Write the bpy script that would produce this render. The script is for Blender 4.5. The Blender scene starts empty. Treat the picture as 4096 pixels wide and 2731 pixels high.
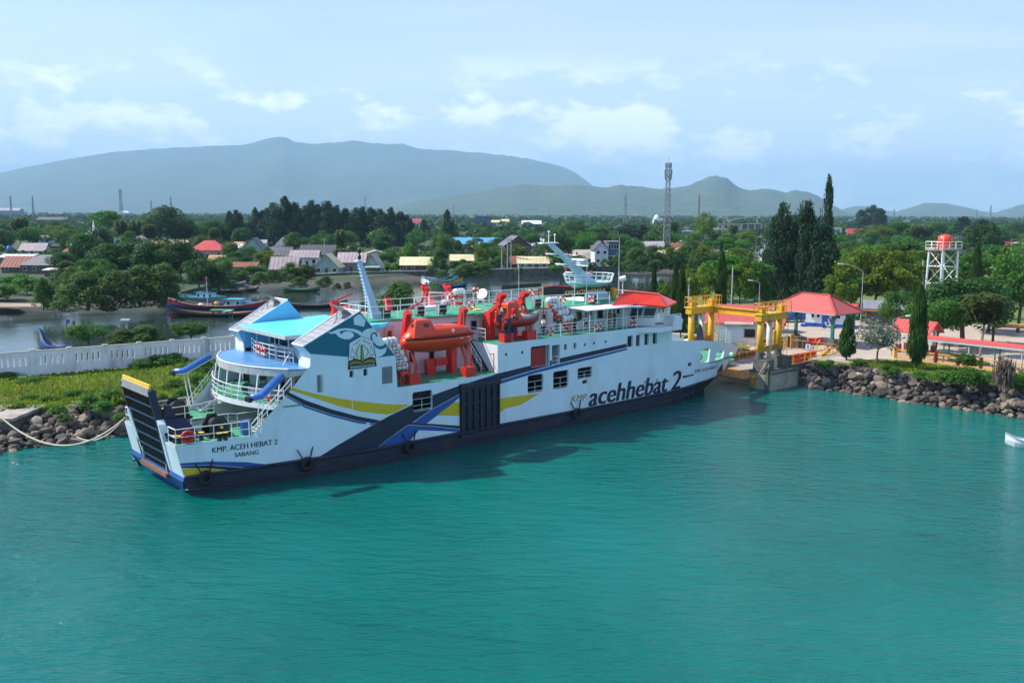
import bpy, math, random
import numpy as np
from math import radians as R, sin, cos, pi, sqrt, atan2
from mathutils import Vector, Matrix, noise
from mathutils.geometry import delaunay_2d_cdt
random.seed(7); rng = np.random.default_rng(7)
C = bpy.context.scene.collection
SC = bpy.context.scene

# ---------------------------------------------------------------- camera
CAM = Vector((0, 0, 19.0)); FPX, CX, CY = 3700.0, 2048.0, 1365.5
PITCH = math.atan((CY - 850.0) / FPX); ROLL = R(.25)
cam = bpy.data.objects.new('camera', bpy.data.cameras.new('camera')); C.objects.link(cam)
cam.data.sensor_width = 36.0; cam.data.lens = 36.0 * FPX / 4096.0
cam.data.clip_start = .5; cam.data.clip_end = 60000
cam.matrix_world = Matrix.Translation(CAM) @ Matrix.Rotation(pi / 2 - PITCH, 4, 'X') @ Matrix.Rotation(ROLL, 4, 'Z')
SC.camera = cam
# ---------------------------------------------------------------- sky, sun, exposure
SUN_AZ, SUN_EL = R(171), R(47)          # direction towards the sun, counter-clockwise from +X
wd = bpy.data.worlds.new('World'); SC.world = wd; wd.use_nodes = True
nt = wd.node_tree; N = nt.nodes; L = nt.links; N.clear()
wo = N.new('ShaderNodeOutputWorld'); bg = N.new('ShaderNodeBackground'); bg.inputs[1].default_value = .125
sky = N.new('ShaderNodeTexSky'); sky.sky_type = 'NISHITA'; sky.sun_disc = False
sky.sun_elevation = SUN_EL; sky.sun_rotation = pi / 2 - SUN_AZ
sky.air_density = 1.0; sky.dust_density = .6; sky.ozone_density = 2.2; sky.altitude = 20
def nd(tree, typ, **kw):
    n = tree.nodes.new(typ)
    for k, v in kw.items():
        if k.startswith('i_'): n.inputs[int(k[2:])].default_value = v
        else: setattr(n, k, v)
    return n
tc = nd(nt, 'ShaderNodeTexCoord'); sx = nd(nt, 'ShaderNodeSeparateXYZ'); L.new(tc.outputs['Generated'], sx.inputs[0])
def mth(tree, op, a, b=None, clamp=False):
    n = tree.nodes.new('ShaderNodeMath'); n.operation = op; n.use_clamp = clamp
    for i, v in enumerate((a, b)):
        if v is None: continue
        if isinstance(v, (int, float)): n.inputs[i].default_value = v
        else: tree.links.new(v, n.inputs[i])
    return n.outputs[0]
def ramp(tree, fac, stops, interp='LINEAR'):
    n = tree.nodes.new('ShaderNodeValToRGB'); n.color_ramp.interpolation = interp
    e = n.color_ramp.elements
    while len(e) < len(stops): e.new(.5)
    for el, (p, c) in zip(e, stops):
        el.position = p; el.color = (*c, 1) if len(c) == 3 else c
    tree.links.new(fac, n.inputs[0]); return n.outputs[0]
def mixc(tree, fac, a, b, mode='MIX'):
    n = tree.nodes.new('ShaderNodeMix'); n.data_type = 'RGBA'; n.blend_type = mode
    for s, v in ((n.inputs[0], fac), (n.inputs[6], a), (n.inputs[7], b)):
        if isinstance(v, (int, float)): s.default_value = v
        elif isinstance(v, tuple): s.default_value = (*v, 1)[:4]
        else: tree.links.new(v, s)
    return n.outputs[2]
def nz(tree, vec, scale, detail=4, rough=.5, dist=0):
    n = tree.nodes.new('ShaderNodeTexNoise'); n.inputs['Scale'].default_value = scale
    n.inputs['Detail'].default_value = detail; n.inputs['Roughness'].default_value = rough
    n.inputs['Distortion'].default_value = dist
    if vec is not None: tree.links.new(vec, n.inputs['Vector'])
    return n.outputs[0]
# thin high cloud: noise on a plane above, stretched by perspective
zz = mth(nt, 'ADD', mth(nt, 'MAXIMUM', sx.outputs[2], 0.0), .10)
cv = nd(nt, 'ShaderNodeCombineXYZ')
L.new(mth(nt, 'DIVIDE', sx.outputs[0], zz), cv.inputs[0]); L.new(mth(nt, 'MULTIPLY', mth(nt, 'DIVIDE', sx.outputs[1], zz), 1.9), cv.inputs[1])
c1 = ramp(nt, nz(nt, cv.outputs[0], .42, 7, .58, .6), [(.36, (0, 0, 0)), (.72, (1, 1, 1))])
# cumulus banked low along the hills
cu = nd(nt, 'ShaderNodeCombineXYZ')
az = mth(nt, 'ARCTAN2', sx.outputs[0], sx.outputs[1])
L.new(mth(nt, 'MULTIPLY', az, 15.0), cu.inputs[0]); L.new(mth(nt, 'MULTIPLY', sx.outputs[2], 30.0), cu.inputs[1]); cu.inputs[2].default_value = 3.3
hgt = mth(nt, 'SUBTRACT', 1.0, mth(nt, 'DIVIDE', sx.outputs[2], .165), True)
cn = mth(nt, 'ADD', nz(nt, cu.outputs[0], 1.0, 7, .6), mth(nt, 'MULTIPLY', nz(nt, cu.outputs[0], .22, 2, .5), .55))
cb = ramp(nt, mth(nt, 'ADD', cn, mth(nt, 'MULTIPLY', hgt, .12)), [(.80, (0, 0, 0)), (.93, (1, 1, 1))])
cb2 = mth(nt, 'MULTIPLY', cb, ramp(nt, hgt, [(.0, (0, 0, 0)), (.30, (1, 1, 1))]))
skyc = mixc(nt, 1.0, sky.outputs[0], (.78, .96, 1.22), 'MULTIPLY')
low = ramp(nt, sx.outputs[2], [(.0, (1, 1, 1)), (.10, (.70, .70, .70)), (.24, (.28, .28, .28)), (.45, (0, 0, 0))])
skyc = mixc(nt, mth(nt, 'MULTIPLY', low, .72), skyc, (5.9, 6.3, 7.6))
skyc = mixc(nt, mth(nt, 'MULTIPLY', c1, .42), skyc, (6.3, 6.5, 7.4))
skyc = mixc(nt, mth(nt, 'MULTIPLY', cb2, .60), skyc, (9.5, 9.6, 9.8))
L.new(skyc, bg.inputs[0]); L.new(bg.outputs[0], wo.inputs[0])

sun = bpy.data.objects.new('sun', bpy.data.lights.new('sun', 'SUN')); C.objects.link(sun)
sun.data.energy = 4.8; sun.data.angle = R(.53); sun.data.color = (1, .95, .87)
sd = Vector((cos(SUN_AZ) * cos(SUN_EL), sin(SUN_AZ) * cos(SUN_EL), sin(SUN_EL)))
sun.rotation_euler = sd.to_track_quat('Z', 'Y').to_euler(); sun.location = sd * 300
vs = SC.view_settings; vs.view_transform = 'Standard'; vs.look = 'None'; vs.gamma = 1; vs.use_curve_mapping = False; vs.exposure = .60
SC.cycles.use_denoising = True; SC.cycles.max_bounces = 6; SC.cycles.diffuse_bounces = 3; SC.cycles.glossy_bounces = 3
SC.cycles.transmission_bounces = 3; SC.cycles.transparent_max_bounces = 6; SC.cycles.volume_bounces = 0
SC.cycles.caustics_reflective = False; SC.cycles.caustics_refractive = False; SC.cycles.sample_clamp_indirect = 6

# ---------------------------------------------------------------- from a photo pixel to the point of the ground it shows
_s, _c, _cr, _sr = sin(PITCH), cos(PITCH), cos(ROLL), sin(ROLL)
def ray(u, v):
    a = u - CX; b = CY - v
    x = (a * _cr - b * _sr) / FPX; y = (a * _sr + b * _cr) / FPX
    return Vector((x, _c + y * _s, -_s + y * _c))
def G(u, v, z=0.):
    d = ray(u, v); return CAM + d * ((z - CAM.z) / d.z)
def D(u, v, y):
    d = ray(u, v); return CAM + d * (y / d.y)
def pxm(p): return (p - CAM).length / FPX      # metres per photo pixel at p

# ---------------------------------------------------------------- materials
M = {}
def mat(name, col, rough=.5, metal=0., var=.12, scale=1.2, bump=0., bscale=30, dirt=None, dirtamt=.0, dscale=.6, rnd=0., spec=.5, coords='Object'):
    m = bpy.data.materials.new(name); m.use_nodes = True; t = m.node_tree
    b = t.nodes['Principled BSDF']; b.inputs['Roughness'].default_value = rough; b.inputs['Metallic'].default_value = metal
    b.inputs['Specular IOR Level'].default_value = spec
    tcn = t.nodes.new('ShaderNodeTexCoord'); vec = tcn.outputs[coords]
    f = nz(t, vec, scale, 5, .6)
    lo = tuple(c * (1 - var) for c in col); hi = tuple(min(1, c * (1 + var)) for c in col)
    c = ramp(t, f, [(.3, lo), (.7, hi)])
    if dirt:
        mp = t.nodes.new('ShaderNodeMapping'); mp.inputs['Scale'].default_value = (1, 1, .25); t.links.new(vec, mp.inputs[0])
        d = ramp(t, nz(t, mp.outputs[0], dscale, 6, .68), [(.52, (0, 0, 0)), (.72, (1, 1, 1))])
        c = mixc(t, mth(t, 'MULTIPLY', d, dirtamt), c, dirt)
    if rnd:
        oi = t.nodes.new('ShaderNodeObjectInfo'); hs = t.nodes.new('ShaderNodeHueSaturation')
        t.links.new(mth(t, 'ADD', 1 - rnd, mth(t, 'MULTIPLY', oi.outputs['Random'], 2 * rnd)), hs.inputs['Value'])
        t.links.new(mth(t, 'ADD', .5 - rnd * .06, mth(t, 'MULTIPLY', oi.outputs['Random'], rnd * .12)), hs.inputs['Hue'])
        t.links.new(c, hs.inputs['Color']); c = hs.outputs[0]
    t.links.new(c, b.inputs['Base Color'])
    if bump:
        bn = t.nodes.new('ShaderNodeBump'); bn.inputs['Strength'].default_value = bump; bn.inputs['Distance'].default_value = .03
        t.links.new(nz(t, vec, bscale, 4, .6), bn.inputs['Height']); t.links.new(bn.outputs[0], b.inputs['Normal'])
    M[name] = m; return m
RUST = (.16, .07, .03); GRIME = (.10, .10, .09)
mat('hull_white', (.66, .775, .84), .38, var=.05, scale=.5, dirt=(.42, .40, .36), dirtamt=.30, dscale=.5, bump=.15, bscale=1.2)
mat('white', (.73, .77, .80), .42, var=.05, dirt=(.45, .42, .37), dirtamt=.30, dscale=.9)
mat('rail_white', (.80, .82, .82), .4, var=.04)
mat('navy', (.009, .013, .042), .4, var=.2, dirt=(.03, .035, .05), dirtamt=.5)
mat('navy_hull', (.010, .014, .034), .45, var=.25, dirt=(.04, .04, .045), dirtamt=.5, dscale=.9)
mat('midblue', (.018, .085, .30), .4, var=.1)
mat('bandgold', (.62, .46, .012), .45, var=.08)
mat('gold', (.36, .27, .015), .45, var=.1)
mat('teal', (.002, .135, .205), .42, var=.07, dirt=(.01, .10, .14), dirtamt=.4)
mat('darkgreen', (.004, .030, .026), .45)
mat('black', (.008, .008, .01), .5, var=.3)
mat('glass_dark', (.012, .016, .018), .08, var=.2)
mat('glass_green', (.02, .05, .045), .06, var=.2)
mat('ramp_blue', (.012, .05, .12), .5)
mat('louvre', (.20, .23, .25), .5, var=.1)
mat('deck_green', (.035, .30, .155), .6, var=.18, scale=1.5, dirt=(.10, .16, .10), dirtamt=.5, dscale=1.2)
mat('canopy_blue', (.085, .26, .50), .35, var=.15, scale=.8, dirt=(.36, .30, .24), dirtamt=.8, dscale=.55)
mat('roof_cyan', (.10, .58, .74), .4, var=.06, dirt=(.2, .5, .6), dirtamt=.4)
mat('peak_blue', (.16, .50, .74), .4, var=.05)
mat('duct_blue', (.035, .14, .42), .28, var=.12)
mat('grey_plate', (.30, .31, .32), .45, var=.12, dirt=(.16, .15, .14), dirtamt=.5)
mat('grey_light', (.46, .49, .50), .45, var=.1, dirt=(.25, .24, .22), dirtamt=.5)
mat('mast_blue', (.36, .50, .62), .4, var=.08)
mat('mast_aqua', (.34, .55, .56), .4, var=.08)
mat('orange', (.78, .055, .012), .36, var=.08, dirt=(.45, .05, .02), dirtamt=.4)
mat('buoy', (.80, .075, .018), .5, var=.06)
mat('redpaint', (.66, .028, .022), .45, var=.12, dirt=(.3, .03, .02), dirtamt=.4)
mat('red_fascia', (.80, .045, .015), .4, var=.06)
mat('red_door', (.33, .018, .012), .5, var=.1)
mat('raft_white', (.78, .78, .79), .35, var=.04)
mat('tarp', (.33, .31, .29), .7, var=.2, bump=.4, bscale=5)
mat('awning', (.78, .72, .80), .5, var=.05)
mat('pinkwhite', (.72, .66, .70), .45, var=.05, dirt=(.5, .45, .45), dirtamt=.4)
mat('beige_door', (.62, .48, .36), .5, var=.06)
mat('rusty', (.20, .10, .055), .8, var=.4, scale=2.5, bump=.4)
mat('bollard_black', (.012, .012, .013), .4, var=.2)
mat('yellow', (.72, .36, .012), .45, var=.08, dirt=(.28, .15, .05), dirtamt=.55, dscale=1.2)
mat('yellow_top', (.80, .50, .05), .45, var=.06)
mat('yellow_rust', (.46, .21, .035), .7, var=.35, scale=2.2, dirt=RUST, dirtamt=.8, dscale=1.0, bump=.3)
mat('rope', (.52, .46, .34), .9, var=.15)
mat('tyre', (.010, .010, .010), .8, var=.3)
mat('concrete', (.36, .32, .26), .85, var=.18, scale=1.4, dirt=(.06, .06, .055), dirtamt=.85, dscale=.55, bump=.5, bscale=8)
mat('concrete_dark', (.11, .105, .09), .9, var=.4, scale=.9, dirt=(.03, .035, .03), dirtamt=.8, dscale=.5, bump=.5, bscale=6)
mat('asphalt', (.42, .345, .27), .9, var=.10, scale=.35, dirt=(.27, .22, .18), dirtamt=.5, dscale=.3)
mat('ramp_road', (.33, .28, .24), .9, var=.15, scale=.5, dirt=(.14, .12, .11), dirtamt=.6, dscale=.5)
mat('roof_red', (.46, .085, .07), .6, var=.08, dirt=(.42, .09, .08), dirtamt=.4, bump=.5, bscale=12)
mat('walkway_red', (.56, .07, .055), .5, var=.08)
mat('teal_post', (.02, .17, .15), .45, var=.1)
mat('wall_plaster', (.68, .70, .73), .8, var=.10, scale=.7, dirt=(.17, .18, .18), dirtamt=.75, dscale=.45)
mat('wall_cap', (.55, .54, .50), .85, var=.15, dirt=(.2, .2, .17), dirtamt=.6)
mat('fence_yellow', (.72, .36, .03), .5, var=.08)
mat('maroon', (.20, .025, .03), .55, var=.1)
mat('barrier_red', (.80, .035, .03), .4, var=.06)
mat('blue_fence', (.02, .09, .30), .5, var=.12)
mat('sign_blue', (.02, .10, .42), .4)
mat('steel', (.36, .39, .41), .5, metal=.3, var=.1)
mat('pole_grey', (.40, .41, .42), .6, var=.1)
mat('tower_steel', (.20, .21, .23), .6, var=.15)
mat('tank_red', (.80, .06, .025), .4, var=.05)
mat('tank_blue', (.03, .17, .50), .4, var=.08)
mat('skin', (.23, .115, .065), .55, var=.05); mat('hair', (.008, .007, .007), .6)
for nm, c in dict(shirt_black=(.012, .012, .014), shirt_white=(.62, .64, .70), shirt_teal=(.03, .16, .19), shirt_navy=(.02, .035, .09), shirt_tan=(.42, .25, .13), shirt_red=(.35, .03, .03), cloth_dark=(.02, .02, .025), cloth_tan=(.38, .24, .13), cloth_blue=(.03, .06, .14)).items(): mat(nm, c, .85, var=.1)

# water: body colour under a rippled, reflecting skin
def water(name, col, r1, s1, b1):
    m = bpy.data.materials.new(name); m.use_nodes = True; t = m.node_tree; b = t.nodes['Principled BSDF']
    g = t.nodes.new('ShaderNodeNewGeometry'); pos = g.outputs['Position']
    big = nz(t, pos, .028, 4, .55)
    c = ramp(t, big, [(.32, tuple(x * .72 for x in col)), (.70, tuple(x * 1.22 for x in col))])
    t.links.new(c, b.inputs['Base Color']); b.inputs['Roughness'].default_value = r1; b.inputs['IOR'].default_value = 1.333
    mp = t.nodes.new('ShaderNodeMapping'); mp.inputs['Rotation'].default_value = (0, 0, R(28)); mp.inputs['Scale'].default_value = (.42, 1, 1); t.links.new(pos, mp.inputs[0])
    a = nz(t, mp.outputs[0], s1, 3, .55, .3); d = nz(t, mp.outputs[0], s1 * 4.2, 3, .6, .2); e = nz(t, pos, s1 * .16, 2, .5)
    h = mth(t, 'ADD', mth(t, 'ADD', mth(t, 'MULTIPLY', a, 1.0), mth(t, 'MULTIPLY', d, .34)), mth(t, 'MULTIPLY', e, 1.4))
    patch = ramp(t, nz(t, pos, .045, 3, .5), [(.3, (.35, .35, .35)), (.68, (1, 1, 1))])
    bn = t.nodes.new('ShaderNodeBump'); bn.inputs['Strength'].default_value = 1.0; bn.inputs['Distance'].default_value = b1
    t.links.new(mth(t, 'MULTIPLY', h, patch), bn.inputs['Height']); t.links.new(bn.outputs[0], b.inputs['Normal'])
    b.inputs['Subsurface Weight'].default_value = 1.0; b.inputs['Subsurface Radius'].default_value = (.4, 1, 1); b.inputs['Subsurface Scale'].default_value = 2.2
    M[name] = m
water('sea_water', (.0, .122, .100), .09, 1.3, .30)
water('lagoon', (.020, .040, .032), .06, .9, .045)

def foliage(name, dark, light, rnd=.22, trans=.38):
    m = bpy.data.materials.new(name); m.use_nodes = True; t = m.node_tree; b = t.nodes['Principled BSDF']
    at = t.nodes.new('ShaderNodeAttribute'); at.attribute_name = 'tint'
    c = ramp(t, at.outputs['Fac'], [(0., dark), (1., light)])
    oi = t.nodes.new('ShaderNodeObjectInfo'); hs = t.nodes.new('ShaderNodeHueSaturation')
    t.links.new(mth(t, 'ADD', 1 - rnd, mth(t, 'MULTIPLY', oi.outputs['Random'], 2 * rnd)), hs.inputs['Value'])
    t.links.new(mth(t, 'ADD', .485, mth(t, 'MULTIPLY', oi.outputs['Random'], .03)), hs.inputs['Hue'])
    t.links.new(c, hs.inputs['Color']); t.links.new(hs.outputs[0], b.inputs['Base Color']); b.inputs['Roughness'].default_value = .55
    b.inputs['Specular IOR Level'].default_value = .12
    tr = t.nodes.new('ShaderNodeBsdfTranslucent'); t.links.new(hs.outputs[0], tr.inputs[0])
    mx = t.nodes.new('ShaderNodeMixShader'); mx.inputs[0].default_value = trans
    t.links.new(b.outputs[0], mx.inputs[1]); t.links.new(tr.outputs[0], mx.inputs[2]); t.links.new(mx.outputs[0], t.nodes['Material Output'].inputs[0])
    M[name] = m
foliage('leaf_mid', (0.025, 0.083, 0.013), (0.106, 0.250, 0.033))
foliage('leaf_dark', (0.015, 0.056, 0.015), (0.069, 0.169, 0.033))
foliage('leaf_yellow', (0.048, 0.100, 0.010), (0.225, 0.312, 0.033))
foliage('leaf_olive', (0.035, 0.088, 0.018), (0.144, 0.250, 0.056))
foliage('leaf_bright', (0.041, 0.115, 0.016), (0.135, 0.297, 0.041))
foliage('leaf_grey', (0.068, 0.101, 0.068), (0.270, 0.338, 0.243))
foliage('needle', (0.015, 0.048, 0.025), (0.069, 0.131, 0.062))
foliage('palm_leaf', (0.020, 0.061, 0.016), (0.128, 0.182, 0.054))
foliage('column_leaf', (0.010, 0.043, 0.009), (0.069, 0.156, 0.025))
foliage('grass_blade', (.075, .14, .012), (.30, .38, .04), rnd=0)
foliage('far_leaf', (0.020, 0.062, 0.018), (0.081, 0.156, 0.037), rnd=0)
mat('bark', (.11, .085, .06), .9, var=.3, scale=6, bump=.5); mat('palm_bark', (.20, .17, .13), .9, var=.25, scale=5)

# ---------------------------------------------------------------- mesh helpers
class MB:
    def __init__(s): s.v = []; s.f = []; s.m = []; s.mi = 0
    def add(s, vs, fs):
        k = len(s.v); s.v += [tuple(p) for p in vs]; s.f += [tuple(i + k for i in f) for f in fs]; s.m += [s.mi] * len(fs); return s
    def box(s, x0, x1, y0, y1, z0, z1):
        return s.add([(x, y, z) for z in (z0, z1) for y in (y0, y1) for x in (x0, x1)],
                     [(0, 2, 3, 1), (4, 5, 7, 6), (0, 1, 5, 4), (2, 6, 7, 3), (0, 4, 6, 2), (1, 3, 7, 5)])
    def obox(s, c, u, v, w):
        c, u, v, w = map(Vector, (c, u, v, w))
        return s.add([c + u * i + v * j + w * k for k in (-1, 1) for j in (-1, 1) for i in (-1, 1)],
                     [(0, 2, 3, 1), (4, 5, 7, 6), (0, 1, 5, 4), (2, 6, 7, 3), (0, 4, 6, 2), (1, 3, 7, 5)])
    def bar(s, p, q, r, n=5, r2=None):
        p, q = Vector(p), Vector(q); d = q - p
        if d.length < 1e-6: return s
        d.normalize(); a = d.orthogonal().normalized(); b = d.cross(a); r2 = r if r2 is None else r2
        vs = [p + (a * cos(2 * pi * i / n) + b * sin(2 * pi * i / n)) * r for i in range(n)] + [q + (a * cos(2 * pi * i / n) + b * sin(2 * pi * i / n)) * r2 for i in range(n)]
        return s.add(vs, [(i, (i + 1) % n, n + (i + 1) % n, n + i) for i in range(n)] + [tuple(range(n))[::-1], tuple(range(n, 2 * n))])
    def sqbar(s, p, q, a, b):
        p, q = Vector(p), Vector(q); d = (q - p).normalized()
        up = Vector((0, 0, 1)) if abs(d.z) < .95 else Vector((1, 0, 0))
        u = d.cross(up).normalized() * a; w = u.cross(d).normalized() * b
        return s.obox((p + q) / 2, (q - p) / 2, u, w)
    def path(s, pts, r, n=5, closed=False):
        pts = list(pts)
        if closed: pts.append(pts[0])
        for a, b in zip(pts, pts[1:]): s.bar(a, b, r, n)
        return s
    def poly(s, pts): return s.add(pts, [tuple(range(len(pts)))])
    def slab(s, pts, vec):
        vec = Vector(vec); n = len(pts); a = [Vector(p) for p in pts]
        return s.add(a + [p + vec for p in a], [tuple(range(n))[::-1], tuple(range(n, 2 * n))] + [(i, (i + 1) % n, n + (i + 1) % n, n + i) for i in range(n)])
    def lathe(s, prof, c=(0, 0, 0), n=14, ax=None):
        c = Vector(c); z = Vector(ax).normalized() if ax else Vector((0, 0, 1)); x = z.orthogonal().normalized(); y = z.cross(x)
        vs = [c + z * h + (x * cos(2 * pi * i / n) + y * sin(2 * pi * i / n)) * r for r, h in prof for i in range(n)]
        m = len(prof)
        return s.add(vs, [(j * n + i, j * n + (i + 1) % n, (j + 1) * n + (i + 1) % n, (j + 1) * n + i) for j in range(m - 1) for i in range(n)] + [tuple(range(n))[::-1], tuple(range((m - 1) * n, m * n))])
    def loft(s, rings, caps=True):
        n = len(rings[0]); vs = [p for r in rings for p in r]
        fs = [(j * n + i, j * n + (i + 1) % n, (j + 1) * n + (i + 1) % n, (j + 1) * n + i) for j in range(len(rings) - 1) for i in range(n)]
        if caps: fs += [tuple(range(n))[::-1], tuple(range((len(rings) - 1) * n, len(rings) * n))]
        return s.add(vs, fs)
    def sheet(s, rows):
        n = len(rows[0]); return s.add([p for r in rows for p in r], [(j * n + i, j * n + i + 1, (j + 1) * n + i + 1, (j + 1) * n + i) for j in range(len(rows) - 1) for i in range(n - 1)])
    def torus(s, c, R_, r, ax, n=18, k=7):
        c = Vector(c); z = Vector(ax).normalized(); x = z.orthogonal().normalized(); y = z.cross(x); vs = []
        for i in range(n):
            e = x * cos(2 * pi * i / n) + y * sin(2 * pi * i / n)
            vs += [c + e * (R_ + r * cos(2 * pi * j / k)) + z * r * sin(2 * pi * j / k) for j in range(k)]
        return s.add(vs, [(i * k + j, ((i + 1) % n) * k + j, ((i + 1) % n) * k + (j + 1) % k, i * k + (j + 1) % k) for i in range(n) for j in range(k)])
    def build(s, name, mt, parent=None, smooth=False, **props):
        me = bpy.data.meshes.new(name); me.from_pydata(s.v, [], s.f)
        ms = mt if isinstance(mt, (list, tuple)) else [mt]
        for x in ms: me.materials.append(M[x])
        if len(ms) > 1: me.polygons.foreach_set('material_index', s.m)
        if smooth: me.polygons.foreach_set('use_smooth', [True] * len(me.polygons))
        me.update(); return link(name, me, parent, **props)
def link(name, me, parent=None, **props):
    o = bpy.data.objects.new(name, me); C.objects.link(o)
    if parent is not None: o.parent = parent
    for k, v in props.items(): o[k] = v
    return o
def thing(name, label, cat, loc=(0, 0, 0), rz=0., group=None):
    o = bpy.data.objects.new(name, None); C.objects.link(o); o.empty_display_size = .3
    o.location = loc; o.rotation_euler = (0, 0, rz); o['label'] = label; o['category'] = cat
    if group: o['group'] = group
    return o
def tag(o, label, cat, group=None):
    o['label'] = label; o['category'] = cat
    if group: o['group'] = group
    return o
def kids(o): return [c for c in C.objects if c.parent == o]
def dup(root, loc, rz=None, label=None, group=None, scale=None, ch=None):
    r = root.copy(); C.objects.link(r); r.location = loc
    if rz is not None: r.rotation_euler = (0, 0, rz)
    if scale is not None: r.scale = scale if not isinstance(scale, (int, float)) else (scale,) * 3
    if label: r['label'] = label
    if group: r['group'] = group
    for c in (ch if ch is not None else root.children):
        d = c.copy(); C.objects.link(d); d.parent = r
        for g in c.children:
            e = g.copy(); C.objects.link(e); e.parent = d
    return r
def inpoly(x, y, p):
    k = False; j = len(p) - 1
    for i in range(len(p)):
        if (p[i][1] > y) != (p[j][1] > y) and x < (p[j][0] - p[i][0]) * (y - p[i][1]) / (p[j][1] - p[i][1]) + p[i][0]: k = not k
        j = i
    return k
def resample(p, st):
    o = []
    for a, b in zip(p, list(p[1:]) + [p[0]]):
        n = max(1, int(math.hypot(b[0] - a[0], b[1] - a[1]) / st)); o += [(a[0] + (b[0] - a[0]) * i / n, a[1] + (b[1] - a[1]) * i / n) for i in range(n)]
    return o
def cdt(outline, holes=(), st=1.2, grid=True):
    """triangles of a 2-D outline with holes"""
    loops = [resample(outline, st)] + [list(h) for h in holes]
    vs = []; es = []
    for l in loops:
        k = len(vs); vs += [Vector(p) for p in l]; es += [(k + i, k + (i + 1) % len(l)) for i in range(len(l))]
    if grid:
        xs = [p[0] for p in outline]; ys = [p[1] for p in outline]; x = min(xs) + st * .5
        while x < max(xs):
            y = min(ys) + st * .5
            while y < max(ys):
                if inpoly(x, y, outline) and not any(inpoly(x, y, h) for h in holes): vs.append(Vector((x, y)))
                y += st
            x += st
    r = delaunay_2d_cdt(vs, es, [], 0, 1e-5); V = r[0]; F = []
    for f in r[2]:
        cx = sum(V[i].x for i in f) / len(f); cy = sum(V[i].y for i in f) / len(f)
        if inpoly(cx, cy, outline) and not any(inpoly(cx, cy, h) for h in holes): F.append(tuple(f))
    us = sorted({i for f in F for i in f}); mp = {i: k for k, i in enumerate(us)}
    return [(V[i].x, V[i].y) for i in us], [tuple(mp[i] for i in f) for f in F]
def rrect(a, b, c, d, r=.1, n=3):
    r = min(r, (b - a) / 2.01, (d - c) / 2.01)
    if r < .01: return [(a, c), (b, c), (b, d), (a, d)]
    o = []
    for cx, cy, t in ((b - r, c + r, -pi / 2), (b - r, d - r, 0), (a + r, d - r, pi / 2), (a + r, c + r, pi)):
        o += [(cx + r * cos(t + pi / 2 * i / n), cy + r * sin(t + pi / 2 * i / n)) for i in range(n + 1)]
    return o
_txt = {}
def text2d(s, bold=0., cap=1.0):
    """flat triangles of a line of lettering, cap height = cap; returns verts, faces, width"""
    cu = bpy.data.curves.new('t', 'FONT'); cu.body = s; cu.size = 1; cu.offset = bold; cu.resolution_u = 3
    o = bpy.data.objects.new('t', cu); C.objects.link(o); dg = bpy.context.evaluated_depsgraph_get()
    me = bpy.data.meshes.new_from_object(o.evaluated_get(dg)); C.objects.unlink(o); bpy.data.objects.remove(o)
    k = cap / .69; V = [(v.co.x * k, v.co.y * k) for v in me.vertices]; F = [tuple(p.vertices) for p in me.polygons]
    xs = [v[0] for v in V]; x0, x1 = min(xs), max(xs); bpy.data.meshes.remove(me)
    return [(x - x0, y) for x, y in V], F, x1 - x0
def rails(mb, pts, h=1.05, mids=(.5,), post=1.5, r=.025, closed=False, foot=0.):
    """a pipe railing: posts on the given deck points, top rail and middle rails"""
    pts = [Vector(p) for p in pts]; seg = list(zip(pts, pts[1:] + ([pts[0]] if closed else [])))
    if not closed: seg = seg[:len(pts) - 1]
    up = Vector((0, 0, h))
    for a, b in seg:
        n = max(1, round((b - a).length / post))
        for i in range(n + 1): p = a.lerp(b, i / n); mb.bar(p + Vector((0, 0, foot)), p + up, r, 4)
        mb.bar(a + up, b + up, r * 1.25, 4)
        for m in mids: mb.bar(a + up * m, b + up * m, r * .8, 4)
    return mb
def skin(name, joints, edges, mt, parent, sub=1, root=0):
    me = bpy.data.meshes.new(name); me.from_pydata([j[0] for j in joints], edges, [])
    o = bpy.data.objects.new(name, me); C.objects.link(o); md = o.modifiers.new('s', 'SKIN'); md.use_smooth_shade = True
    for i, j in enumerate(joints):
        d = me.skin_vertices[0].data[i]; rr = j[1]; d.radius = rr if isinstance(rr, tuple) else (rr, rr); d.use_root = (i == root)
    if sub: o.modifiers.new('u', 'SUBSURF').levels = sub; o.modifiers['u'].render_levels = sub
    dg = bpy.context.evaluated_depsgraph_get(); dg.update()
    m2 = bpy.data.meshes.new_from_object(o.evaluated_get(dg)); C.objects.unlink(o); bpy.data.objects.remove(o); bpy.data.meshes.remove(me)
    m2.name = name; m2.materials.clear(); m2.materials.append(M[mt]); m2.polygons.foreach_set('use_smooth', [True] * len(m2.polygons))
    return link(name, m2, parent)
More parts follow.
